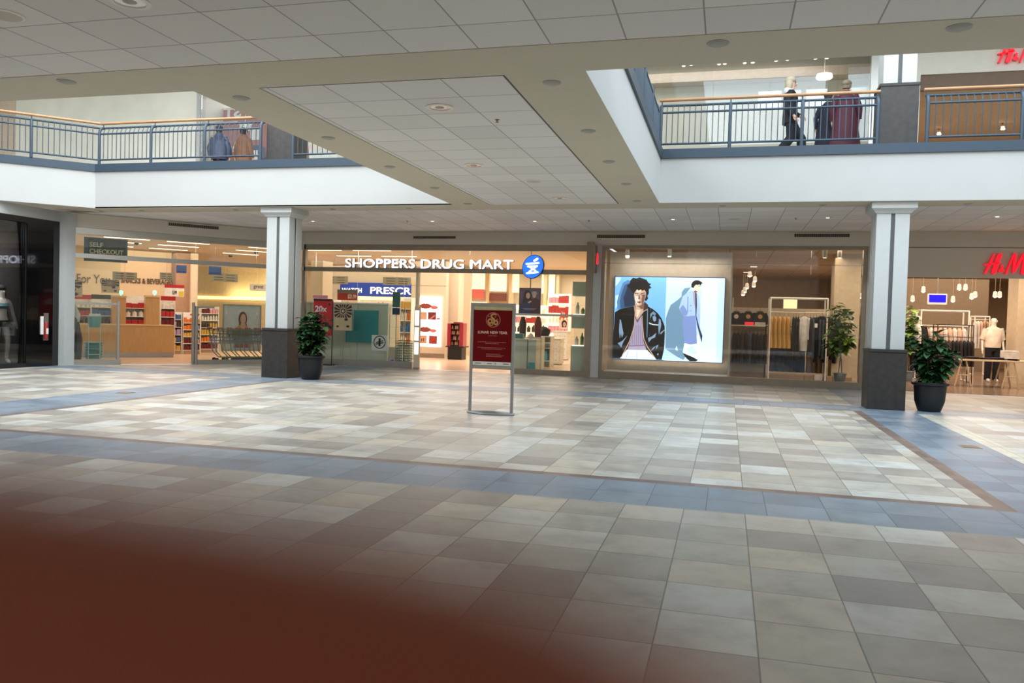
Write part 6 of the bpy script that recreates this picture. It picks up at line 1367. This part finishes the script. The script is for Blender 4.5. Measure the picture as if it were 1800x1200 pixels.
# wall shelf with dark hooded tops left of the white rail
vy = 21.4 + 5.2; zsh = at_y(1315, 573, vy).z; xa, xb = at_y(1286, 573, vy).x, at_y(1346, 573, vy).x
t = thing('wall_shelf', 'long shelf with a hanging bar under the dark hooded tops, left in the shop window', 'shelf', ((xa + xb) / 2, vy, zsh))
MB().box(xa, xb + .1, vy - .2, vy + .25, zsh, zsh + .03).build('board', whitep, t); MB().tube([(xa, vy, zsh - .12), (xb + .1, vy, zsh - .12)], .012, 6).build('hanging_bar', alu, t)
for x in (xa + .02, xb + .08): MB().box(x - .02, x + .02, vy + .22, vy + .26, 0, zsh + .9).build('upright', whitep, t)
struct('wall_shop', MB().box(xa - .3, xb + 3.2, vy + .3, vy + .38, 0, at_y(1315, 540, vy).z), mat('pale_shop_panel', (214, 196, 170), .7)).name = 'wall_shop_inner'
for k, px in enumerate((1294, 1315, 1336)):
    x = at_y(px, 560, vy).x; shirt_front(x, vy, at_y(px, 547, vy).z, .36, at_y(px, 547, vy).z - zsh - .05, cb, 'hooded_shirt', f'black printed hooded top above the shelf in the shop window, {ORD[k]} from the left', 'black hooded tops above the shelf', .7, (gold if k else whitep))
bx0, bx1 = at_y(1309, 569, vy - .15).x, at_y(1325, 569, vy - .15).x
tag(MB().rbox(bx0, bx1, vy - .17, vy - .05, zsh + .031, zsh + .13, .01).build('shelf_sign', mat('lit_red_block', (226, 40, 56), .4, emit=.6)), 'small glowing red block standing on the window shelf', 'sign block')
tag(MB().box(bx1 + .03, bx1 + .35, vy - .15, vy + .1, zsh + .031, zsh + .13).build('folded_stack', cw_), 'pale box right of the glowing red block on the window shelf', 'box')
for k in range(9):
    x = xa + .1 + (xb - xa - .1) * k / 8; side_garment(x, vy, zsh - .22, .5, .16, .95, [cb, cb, cn, cb, cg][k % 5], 'dark_garment', f'dark long garment under the window shelf, {ORD[k]} from the left', 'dark garments under the window shelf')
# white rail frame with clothes
fx0, fx1 = at_y(1350, 660, 24.3).x, at_y(1450, 665, 24.3).x; zt = at_y(1400, 524, 24.3).z
rail_frame(fx0, fx1, 24.3, 24.9, zt, 'tall white square-tube clothes rail in the middle of the shop window', zr=at_y(1400, 549, 24.6).z)
zr = at_y(1400, 551, 24.6).z - .09

for k in range(5): side_garment(fx0 + .04 + .12 * k, 24.6, zr, .42, .15, .92, cy, 'mustard_skirt', f'mustard yellow skirt on the tall white rail, {ORD[k]} from the left', 'mustard skirts on the white rail', 1.35)
for k in range(3): side_garment(fx0 + .66 + .07 * k, 24.6, zr, .44, .09, 1.3, cb, 'black_dress', f'black dress right of the mustard skirts, {ORD[k]} from the left', 'black dresses on the white rail')
shirt_front(fx0 + .95, 24.5, zr + .02, .24, 1.0, cw_, 'white_shirt', 'narrow white shirt hanging between dark garments on the white rail')
for k in range(10): side_garment(fx0 + 1.12 + .085 * k, 24.62, zr, .48, .12, 1.1 + .1 * (k % 3), [cb, cg, cb, cg, cg, cb, cn, cb, cb, cb][k], 'dark_shirt', f'dark shirt on the right half of the white rail, {ORD[k]} from the left', 'dark shirts on the white rail')
shirt_front(fx1 - .12, 24.5, zr + .03, .42, 1.15, cb, 'black_coat', 'broad black coat at the right end of the white rail, with a white tag')
tag(MB().box(fx1 - .32, fx1 - .24, 24.40, 24.41, zr - .3, zr - .18).build('price_tag', whitepp), 'white price tag on the black coat at the right end of the white rail', 'tag')
for k in range(6): side_garment(fx0 + .15 + .17 * k, 25.5, 1.0, .5, .2, .85, cj, 'jeans', f'dark blue jeans low behind the white rail, {ORD[k]} from the left', 'jeans behind the white rail')
for k in range(4): side_garment(fx0 + 1.2 + .14 * k, 25.5, 1.15, .5, .16, 1.0, cbg, 'beige_trousers', f'beige trousers low behind the white rail, {ORD[k]} from the left', 'beige trousers behind the white rail')
rail_frame(fx0 - .05, fx0 + 1.8, 25.3, 25.7, 1.5, 'low dark clothes rail with jeans and beige trousers behind the white rail', blackm, .012, zr=1.25)
for k in range(5): tag(MB().rbox(fx0 + 1.0 + .26 * k, fx0 + 1.22 + .26 * k, 24.35, 24.65, .005, .12 + .03 * (k % 2), .01).build('shoe_box', [cbg, cw_][k % 2]), f'small box on the shop floor under the white rail, {ORD[k]} from the left', 'box', 'boxes under the white rail')
v_ = 10; x0, x1, z0, z1 = rect(1377, 1401, 526, 552, v_); tag(MB(FR).box(x0, x1, v_, v_ + .03, z0, z1).build('lit_card', mat('lit_cream_card', (240, 214, 160), .5, emit=.8)), 'glowing cream square board seen above the mustard skirts', 'board')
MB(FR).box((x0 + x1) / 2 - .03, (x0 + x1) / 2 + .03, v_ + .01, v_ + .05, 0, z0 + .02).build('post', whitep, COL.objects[-1] if False else [o for o in bpy.data.objects if o.name == 'lit_card'][0])
p0 = at_y(1463, 600, 24.6); p1 = at_y(1509, 600, 24.6)
tag(MB().box(p0.x, p1.x, 24.6, 25.4, .004, HZ).build('column', mat('lit_cream_pillar', (204, 184, 154), .6)), 'broad cream pillar behind the fiddle-leaf plant in the clothing shop', 'column')
rack(FR, fr_y(1508, 600, 4.6).x, fr_y(1522, 600, 4.6).x + .2, 4.6, 5.0, fr_y(1515, 532, 4.6).z, 6, 'narrow shelf unit seen at the right end of the shop window', [4, 1, 4, 1, 4, 1], 'the narrow window-end shelf', cols=2, mm=cbg)
# entrance side ------------------------------------------------------------------------
mp = dict(elbow_l=(.25, .03, 1.14), wrist_l=(.26, -.02, .90), elbow_r=(-.25, .03, 1.14), wrist_r=(-.26, -.02, .90))
t, J = figure('white dummy in a white short-sleeved knit top and black trousers behind the trestle table', 'mannequin', (7.74, 27.1, .0), .1, mp, 'mannequin', 1.13, manq); face(t, None, False, manq)
trousers(t, J, cb, .08); shoes(t, J, cw_); torso(t, [(0, 0, .93, .19, .14), (0, 0, .98, .20, .15), (0, 0, 1.15, .20, .15), (0, 0, 1.33, .22, .15), (0, .01, 1.43, .17, .12), (0, .01, 1.485, .075, .07)], cloth('cream_knit', (232, 214, 194)), 'knit_jumper')
F = world_of(t)
for q in 'lr':
    a, b = Vector(J['sh' + q][:3]), Vector(J['el' + q][:3]); MB(F).tube([a + Vector((0, 0, .02)), a.lerp(b, .6), b], [.085, .08, .07], 12).build('short_sleeve', MATS['cream_knit'], t, smooth=True)
pm_x = at_y(1611, 600, 26.2)
t, J = figure('white dummy in an open black jacket and pale top, partly hidden by the potted plant', 'mannequin', (pm_x.x, 26.2, 0), .1, mp, 'mannequin', 1.13, manq); face(t, None, False, manq)
trousers(t, J, cb, .08); shoes(t, J, cw_); torso(t, [(0, 0, .90, .17, .13), (0, 0, 1.2, .17, .13), (0, .0, 1.36, .17, .12), (0, .01, 1.47, .07, .07)], cw_, 'pale_undershirt')
F = world_of(t); jk = MB(F)
for s in (-1, 1): jk.loft([(s * .13, .03, .82, .11, .16), (s * .13, .02, 1.1, .10, .155), (s * .125, .02, 1.35, .11, .145), (s * .10, .02, 1.45, .07, .09)], 14)
jk.loft([(0, .09, .82, .2, .08), (0, .08, 1.2, .2, .08), (0, .07, 1.44, .15, .06)], 14); jk.build('jacket', cb, t, smooth=True); sleeves(t, J, cb, .08, .055)
# trestle table
ty = 24.4; tx0 = at_y(1664, 632, ty).x; tx1 = tx0 + 3.2; tz = at_y(1720, 632, ty).z; lw = plank_material('pale_birch', (216, 186, 146), (228, 200, 162), 0)
t = thing('trestle_table', 'long pale trestle table in the clothing shop entrance', 'table', ((tx0 + tx1) / 2, ty, 0))
MB().box(tx0, tx1, ty - .05, ty + .8, tz - .04, tz).build('table_top', lw, t, bevel=.004)
for x in (at_y(1694, 650, ty).x, at_y(1778, 650, ty).x, tx1 - .3):
    for yy in (ty + .02, ty + .7):
        for s in (-1, 1): MB().tube([(x + s * .06, yy, tz - .04), (x + s * .2, yy, .01)], .022, 6).build('leg', lw, t)
    MB().tube([(x - .13, ty + .02, .32), (x + .13, ty + .02, .32)], .016, 6).build('cross_bar', lw, t)
for k in range(6):
    x = at_y(1762, 620, ty + .3).x; tag(MB().rbox(x, x + .40 - .02 * (k % 2), ty + .2, ty + .5, tz + .045 * k, tz + .045 * k + .04, .02).build('folded_shirt', cw_ if k % 2 else MATS['slate_garment'] if k == 0 else cw_), f'folded light top in the pile on the trestle table, {ORD[k]} from the bottom', 'folded clothing', 'pile of folded tops on the trestle table')
for k in range(5):
    x = tx0 + .25 + .32 * k; tag(MB().rbox(x, x + .28, ty + .2, ty + .55, tz, tz + .05 + .02 * (k % 2), .02).build('folded_trousers', cb), f'black folded garment lying on the trestle table, {ORD[k]} from the left', 'folded clothing', 'black folded garments on the trestle table')
# rails behind the table
ry = 26.8; a = at_y(1620, 545, ry); b = at_y(1704, 545, ry)
rail_frame(a.x, b.x, ry, ry + .6, a.z, 'tall white clothes rail behind the left dummy in the entrance', zr=a.z - .45)
zr = at_y(1660, 576, ry).z
for k in range(9):
    x = at_y(1632, 590, ry).x + .13 * k; side_garment(x, ry + .3, zr, .45, .15, .45 + .35 * (k > 5), [cp, cw_, cp, cp, cw_, cp, cw_, cp, cw_][k], 'pale_blouse', f'pale blush blouse on the tall white rail in the entrance, {ORD[k]} from the left', 'pale blouses in the entrance')
ry = 25.9; a = at_y(1682, 571, ry); b = at_y(1712, 571, ry)
rail_frame(a.x - .5, b.x, ry, ry + .5, a.z, 'black-framed clothes rail with dark garments left of the right dummy', blackm, .014, zr=a.z - .35)
for k in range(10): side_garment(a.x - .42 + .1 * k, ry + .25, a.z - .45, .45, .12, .75, [cn, cb, cb][k % 3], 'dark_garment', f'dark garment on the black-framed rail in the entrance, {ORD[k]} from the left', 'dark garments on the black-framed rail')
ry = 31; a = at_y(1714, 556, ry); b = at_y(1740, 556, ry); rail_frame(a.x, b.x, ry, ry + .5, a.z, 'distant white rail with shirts left of the right dummy head', zr=a.z - .1)
for k in range(7): side_garment(a.x + .08 + .09 * k, ry + .25, a.z - .15, .45, .1, .95, [cw_, cw_, cp, cbg, cbg, cp, cn][k], 'hanging_shirt', f'shirt on the distant white rail, {ORD[k]} from the left', 'shirts on the distant rail')
side_garment(at_y(1771, 600, 29).x, 29, at_y(1771, 580, 29).z, .8, .55, .95, cb, 'black_coat', 'black coat hanging right of the right dummy', None)
p0 = at_y(1786, 600, 27); tag(MB().box(p0.x, p0.x + .9, 27, 27.9, .004, HZ).build('column', MATS['lit_cream_pillar']), 'tan pillar at the right edge of the picture inside the clothing shop', 'column')
my = 24.6; x0, x1, z0, z1 = at_y(1631, 525, my).x, at_y(1665, 525, my).x, at_y(1648, 535, my).z, at_y(1648, 516, my).z
t = thing('hanging_monitor', 'white-framed monitor with a plain blue screen hung in the shop entrance', 'monitor', ((x0 + x1) / 2, my, z0)); MB().rbox(x0, x1, my, my + .06, z0, z1, .02, axis='y').build('casing', whitep, t); MB().box(x0 + .03, x1 - .03, my - .004, my, z0 + .06, z1 - .03).build('screen', mat('blue_screen', (20, 10, 200), .3, emit=1.0), t); MB().tube([((x0 + x1) / 2, my + .04, z1), ((x0 + x1) / 2, my + .04, HZ)], .012, 8).build('ceiling_pole', alu, t)
struct('wall_shop_inner', MB().box(4.6, 9.5, 34, 34.1, 0, HZ), mat('brown_shop_wall', (122, 104, 82), .7)).name = 'wall_shop_inner'

# ------------------------------------------------------------------ black-fronted shop at the left edge
W4 = sthing('window_4', (-16.25, 14, 0))
MB().box(-16.35, -16.24, 15.64, 16.60, 0, 3.60).build('black_panel', blackgloss, W4)
MB().box(-16.35, -16.24, 10, 15.64, 3.46, 3.60).build('head_panel', blackgloss, W4); MB().box(-16.35, -16.22, 10, 15.64, 0, .10).build('bottom_rail', blackm, W4)
MB().box(-16.31, -16.28, 10, 15.64, .10, 3.46).build('pane', glass('dark_shop_glass', (.78, .78, .78), 1.0), W4); MB().box(-16.30, -16.26, 15.62, 15.65, .1, 3.46).build('glass_edge', blackm, W4)
dkw = mat('dark_shop_interior', (40, 34, 32), .7)
struct('wall_left', MB(FD).box(-7, -.25, -.12, -.03, 0, 3.6), dkw); struct('wall_left', MB().box(-20.2, -20, 9.8, 13.2, 0, 3.6).box(-20.2, -16.4, 9.8, 10, 0, 3.6), dkw)
struct('ceiling', MB().xy([(-16.4, 9.8), (-16.4, 16.5), (-20.2, 12.4), (-20.2, 9.8)], 3.6, 3.7), dkw); struct('floor', MB().xy([(-16.35, 9.8), (-16.35, 16.5), (-20.2, 12.4), (-20.2, 9.8)], -.02, .08), dkw)
area('window_spot', -16.9, 14.4, 3.4, .6, 1.4, 110, (1, .97, .95))
pm_ = at_x(3, 600, -16.62)
t, J = figure('white dummy in teal and black underwear behind dark glass at the left edge', 'mannequin', (pm_.x, pm_.y - .02, .08), PI * .42, dict(knee_l=(.10, -.10, .52), ankle_l=(.12, .0, .10), elbow_l=(.27, .05, 1.16), wrist_l=(.30, -.02, .93), elbow_r=(-.27, .02, 1.16), wrist_r=(-.30, -.05, .93)), 'mannequin', 1.06, manq)
face(t, mat('dark_wig', (40, 32, 30), .7), False, manq, 'long'); torso(t, [(0, 0, 1.24, .125, .125), (0, -.01, 1.30, .15, .15), (0, 0, 1.36, .13, .12)], mat('teal_satin', (76, 120, 124), .5), 'bra'); torso(t, [(0, 0, .84, .15, .12), (0, 0, .92, .165, .135), (0, 0, .98, .15, .12)], blackm, 'briefs')
MB(world_of(t)).loft([(0, .0, 1.36, .15, .12), (0, 0, 1.44, .12, .09), (0, 0, 1.47, .08, .07)], 16).build('shawl', cw_, t, smooth=True)
tag(MB().box(-17.2, -16.7, 15.3, 15.33, 1.55, 1.58).build('light_bar', tubem), 'thin glowing white bar beside the dummy in the dark window', 'light')
ya, yb = at_x(70.5, 570, -16.24).y, at_x(84, 570, -16.24).y; z1, z0 = at_x(78, 550, -16.24).z, at_x(78, 598, -16.24).z
t = thing('fire_extinguisher_cabinet', 'small steel extinguisher panel with a white strip on the glossy black wall', 'fire cabinet', (-16.24, (ya + yb) / 2, z0))
MB().box(-16.24, -16.22, ya + (yb - ya) * .45, yb, z0, z1).build('steel_plate', alu, t); MB().box(-16.235, -16.215, ya, ya + (yb - ya) * .34, z0 + .15, z1 - .08).build('white_strip', whitepp, t)
MB().lathe([(.035, z0 + .03), (.04, z0 + .06), (.04, z0 + .42), (.02, z0 + .46)], (-16.20, ya + (yb - ya) * .62, 0), 14).build('extinguisher', redpl, t, smooth=True); MB().box(-16.17, -16.158, ya + (yb - ya) * .5, ya + (yb - ya) * .75, z0 + .16, z0 + .3).build('label_sheet', whitepp, t)

# ------------------------------------------------------------------ upper level shops
UW = mat('upper_white_wall', (226, 222, 210), .7, var=.02)
struct('wall_back', MB().box(4.30, 14, 21.4, 21.6, 7.66, 9.3), UW); struct('wall_back', MB().box(4.30, 14, 21.45, 21.6, 7.30, 7.66), mat('brown_recess', (120, 98, 80), .6)); struct('wall_back', MB().box(3.55, 4.30, 21.4, 21.6, Z2, 9.3), UW)
struct('trim_21', MB().box(3.26, 3.55, 21.36, 21.6, Z2, 9.3), alu)
struct('wall_back', MB().box(-24, -15.85, 21.4, 21.6, Z2, 9.3), stone); struct('trim_22', MB().box(-15.85, -15.72, 21.34, 21.6, Z2, 9.3), colwhite)
struct('trim_23', MB().box(-24, at_y(27, 185, 21.38).x, 21.36, 21.4, Z2, 9.3), mat('stone_pilaster', (214, 196, 176), .6))
W5 = sthing('window_5', (-2.6, 21.4, Z2))
MB().box(-4.6, 3.26, 21.36, 21.46, Z2, Z2 + .12).build('bottom_rail', alu, W5); MB().box(-4.6, 3.26, 21.36, 21.46, 8.9, 9.3).build('head_rail', alu, W5); MB().box(3.18, 3.26, 21.34, 21.48, Z2, 9.3).build('side_frame', alu, W5)
xs5 = [-4.6, -3.3, -1.9, -.55, .84, 2.2, 3.18]
for a_, b_ in zip(xs5, xs5[1:]): MB().box(a_ + .004, b_ - .004, 21.40, 21.412, Z2 + .12, 8.9).build('pane', clear, W5)
struct('floor', MB().box(-6, 14, 21.5, 30.2, 4.6, Z2 - .002), MATS['upper_floor_tile'])
struct('wall_left', MB().box(-6.1, -6, 21.5, 28.2, Z2, 9.2), UW); struct('wall_right', MB().box(3.6, 3.75, 21.6, 30.2, Z2, 9.2), UW)
YB = 24.6; WZ0, WZ1 = at_y(1440, 186, YB).z, at_y(1440, 153, YB).z
xw = at_y(1333, 170, YB).x
uwb = MB().box(-6, 3.6, YB, YB + .2, Z2, WZ0).box(-6, xw, YB, YB + .2, WZ0, 9.2).box(xw, 3.6, YB, YB + .2, WZ1, 9.2)
for px, w_ in ((1374, .1), (1408, .14), (1455, .62)): x = at_y(px, 170, YB).x; uwb.box(x, x + w_, YB - .02, YB + .2, WZ0, WZ1)
struct('wall_back', uwb, UW)
struct('ceiling', MB().box(-6, 3.6, 21.6, YB + .3, 9.2, 9.3), rf); struct('trim_24', MB().box(-6, 3.6, YB - .5, YB, at_y(1300, 148, YB).z, at_y(1300, 132, YB).z), mat('blush_soffit', (214, 196, 180), .8))
area('upper_shop_lamp', -1, 23.2, 9.1, 6, 1.6, 60, (1, .98, .96))
for k, (px, py) in enumerate(((1200, 117), (1217, 115), (1262, 114), (1276, 113), (1307, 112), (1325, 111), (1362, 108), (1386, 106), (1431, 104), (1455, 103))):
    p = at_y(px, py, 23.2); t = thing('ceiling_track_spot', f'small white track spot in the upper window, {ORD[k]} from the left', 'spotlight', p, 0, 'track spots in the upper shop window')
    MB().tube([(p.x, p.y, p.z + .12), (p.x + .03 * (-1) ** k, p.y - .05, p.z)], .055, 10).build('head', whitep, t, smooth=True); MB().tube([(p.x, p.y, p.z + .12), (p.x, p.y, 9.2)], .012, 6).build('stem', whitep, t); MB().ell((p.x + .03 * (-1) ** k, p.y - .05, p.z - .004), (.05, .05, .012)).build('lens', lampm, t)
p = at_y(1449, 136, 23.6); t = thing('ceiling_pendant_disc', 'warm round ceiling lamp above the burgundy coat in the upper window', 'ceiling light', p); MB().lathe([(.02, .10), (.2, .08), (.22, 0), (.2, -.03), (.01, -.04)], p, 20).build('shade', lampm, t, smooth=True); MB().tube([(p.x, p.y, p.z + .09), (p.x, p.y, 9.2)], .01, 6).build('stem', whitep, t)
potted(-2.05, 22.1, 'small spiky grey-green plant behind the railing at the left end of the upper window', .55, .12, .18, .10, 26, .30, mat('agave_leaf', (120, 140, 124), .5), z0=Z2, name='potted_agave', seed=11)
# tan sculptural display in the upper window
def twig(x, y, label, k):
    t = thing('wooden_ornament', label, 'ornament', (x, y, Z2)); MB().box(x - .2, x + .2, y - .2, y + .2, Z2, Z2 + .5).build('plinth', whitep, t); MB().tube([(x, y, Z2 + .5), (x - .12, y, Z2 + .75), (x + .1, y, Z2 + .9 + .25 * k), (x + .3, y, Z2 + 1.1 + .25 * k)], [.05, .08, .06, .02], 8).tube([(x - .12, y, Z2 + .75), (x - .3, y, Z2 + 1.05)], [.06, .02], 8).build('branch', MATS['beige_garment'], t, smooth=True)
twig(2.7, 22.3, 'branching tan ornament in the upper window, right of the burgundy coat', 1)
struct('wall_right', MB().box(13.3, 13.5, 21.6, 30, Z2, 9.2), UW); struct('wall_back', MB().box(3.75, 14, 30, 30.2, Z2, 9.2), mat('terracotta_shop_wall', (172, 142, 120), .7)); struct('ceiling', MB().box(3.75, 14, 21.6, 30, 7.5, 7.6), mat('upper_tan_ceiling', (198, 176, 156), .8))
area('upper_shop_lamp', 7, 25.5, 7.4, 4, 5, 120, (1, .78, .56))
for k, (px, py) in enumerate(((1681, 205), (1762, 227), (1650, 236), (1745, 165), (1725, 195))):
    p = at_y(px, py, 25.5 + k * .5); t = thing('ceiling_track_spot', f'lit spot under the tan upper ceiling behind the right railing, number {ORD[k]} by height', 'spotlight', p, 0, 'spots behind the right railing'); MB().tube([(p.x, p.y, p.z + .1), (p.x, p.y - .05, p.z)], .05, 10).build('head', whitep, t, smooth=True); MB().ell((p.x, p.y - .05, p.z - .01), (.06, .06, .02)).build('lens', spotl, t); MB().tube([(p.x, p.y, p.z + .1), (p.x, p.y, 7.5)], .01, 6).build('stem', blackm, t)
# shop behind the left railing
W6 = sthing('window_6', (-15.7, 21.4, Z2)); MB().box(-15.72, -6.1, 21.36, 21.46, Z2, Z2 + .1).build('bottom_rail', alu, W6); MB().box(-15.72, -6.1, 21.36, 21.46, 8.9, 9.3).build('head_rail', alu, W6)
xs6 = [-15.72, -14.2, -12.7, -11.0, -9.4, -7.8, -6.1]
for a_, b_ in zip(xs6, xs6[1:]): MB().box(a_ + .004, b_ - .004, 21.40, 21.412, Z2 + .1, 8.9).build('pane', clear, W6)
struct('floor', MB().box(-24, -6, 21.5, 30, 4.6, Z2 - .002), MATS['upper_floor_tile']); struct('wall_back', MB().box(-24, -6.1, 28, 28.2, Z2, 9.2), UW); struct('ceiling', MB().box(-24, -6.1, 21.6, 28, 9.2, 9.3), rf); struct('wall_left', MB().box(-16, -15.8, 21.6, 28, Z2, 9.2), UW)
area('upper_shop_lamp', -11, 25, 9.1, 7, 4, 300, (1, .95, .9))
salm = mat('salmon_red_panel', (178, 100, 84), .6); yv = 22.6
a = at_y(357, 192, yv); b = at_y(470, 285, yv)
t = thing('window_banner', 'salmon-red window panel with reversed white capitals behind the left railing', 'banner', (a.x, yv, Z2)); MB().box(a.x, b.x + .4, yv, yv + .04, Z2 + .3, at_y(400, 190, yv).z).build('panel', salm, t)
x0, x1 = at_y(358, 205, yv).x, at_y(424, 205, yv).x; z0, z1 = at_y(390, 207, yv).z, at_y(390, 190, yv).z
m = MB(); add_text(m, 'STUP', x0, x1, z0, z1, yv - .012, .01, bold=.03, mirror=True); m.build('lettering', whitepp, t, fixn=False)
m = MB()
for px, py, w_, h_ in ((398, 216, 40, 6), (432, 222, 22, 16), (448, 236, 16, 20), (386, 248, 30, 12), (416, 262, 20, 10), (440, 262, 26, 4)):
    p, q = at_y(px - w_ / 2, py + h_ / 2, yv), at_y(px + w_ / 2, py - h_ / 2, yv); m.box(p.x, q.x, yv - .006, yv - .001, p.z, q.z)
m.build('white_print', whitepp, t)
for k, (px, pxb, pyt, mm, lab) in enumerate(((362, 384, 240, MATS['pack_gold'], 'tan box display behind the puffer jacket upstairs'), (418, 428, 252, MATS['yellow_print'], 'small yellow display behind the brown coat upstairs'), (443, 462, 258, MATS['navy_sheet'], 'dark blue display beside the left stone base upstairs'), (533, 546, 258, MATS['pack_pink'], 'pink display seen right of the left stone base upstairs'), (548, 600, 262, MATS['pack_white'], 'white display seen right of the left stone base upstairs'))):
    a, b = at_y(px, 270, 22.2), at_y(pxb, 270, 22.2); zt_ = at_y((px + pxb) / 2, pyt, 22.2).z
    t = thing('display_block', lab, 'display', ((a.x + b.x) / 2, 22.2, Z2)); MB().rbox(a.x, b.x, 22.0, 22.35, Z2, zt_, .03).build('block', mm, t); MB().box(a.x + .05, b.x - .05, 21.99, 22.0, Z2 + .2, zt_ - .15).build('front_label', whitepp, t)
# ------------------------------------------------------------------ the photographer's hand: one fingertip reaches in front of the lens
cm_ = .01
def CW(x, y, z): return EYE + (r_ * x - dn * y + fw * z) * cm_      # right, up, forward of the lens, in centimetres
def r_cam(): return m3
rax = co.matrix_world.to_3x3()
RX, UX, FX = rax.col[0], rax.col[1], -rax.col[2]
def CW(x, y, z): return EYE + (RX * x + UX * y + FX * z) * cm_
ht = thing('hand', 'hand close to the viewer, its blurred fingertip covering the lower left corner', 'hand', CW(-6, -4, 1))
def loc_(p): return tuple(p - ht.location)
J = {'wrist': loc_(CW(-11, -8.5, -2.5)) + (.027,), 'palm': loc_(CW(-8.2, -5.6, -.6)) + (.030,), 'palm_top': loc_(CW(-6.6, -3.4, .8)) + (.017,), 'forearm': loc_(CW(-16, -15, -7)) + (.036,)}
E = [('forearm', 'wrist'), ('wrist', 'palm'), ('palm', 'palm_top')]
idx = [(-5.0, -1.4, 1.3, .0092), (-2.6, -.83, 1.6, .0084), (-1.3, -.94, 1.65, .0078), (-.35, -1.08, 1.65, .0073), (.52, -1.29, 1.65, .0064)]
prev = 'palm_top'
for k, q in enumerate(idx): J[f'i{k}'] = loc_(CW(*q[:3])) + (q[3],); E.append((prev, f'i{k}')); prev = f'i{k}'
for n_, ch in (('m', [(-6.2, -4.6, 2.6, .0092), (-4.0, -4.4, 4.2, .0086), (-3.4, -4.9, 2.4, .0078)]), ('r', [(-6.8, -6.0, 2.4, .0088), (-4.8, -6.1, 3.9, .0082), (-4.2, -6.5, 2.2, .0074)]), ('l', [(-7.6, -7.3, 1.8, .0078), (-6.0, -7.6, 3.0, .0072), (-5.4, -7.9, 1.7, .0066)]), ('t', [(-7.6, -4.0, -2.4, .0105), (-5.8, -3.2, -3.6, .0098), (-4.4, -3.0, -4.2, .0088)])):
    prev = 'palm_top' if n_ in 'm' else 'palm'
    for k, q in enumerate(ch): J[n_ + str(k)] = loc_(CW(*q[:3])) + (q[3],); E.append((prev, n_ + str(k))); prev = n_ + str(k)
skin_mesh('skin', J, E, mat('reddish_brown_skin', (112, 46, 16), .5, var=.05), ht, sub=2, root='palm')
MB().tube([CW(-18, -18, -8.5), CW(-15, -13.5, -6)], [.055, .050], 16).build('sleeve_cuff', mat('dark_sleeve_cloth', (40, 40, 46), .9), ht, smooth=True)
n0 = CW(.30, -1.25, 2.32); MB().ell((n0.x, n0.y, n0.z), (.0042, .0022, .0038), 0, 12, 8).build('fingernail', mat('fingernail', (196, 140, 120), .3), ht, smooth=True)
cam.dof.use_dof = True; cam.dof.focus_distance = 14.0; cam.dof.aperture_fstop = 8.3
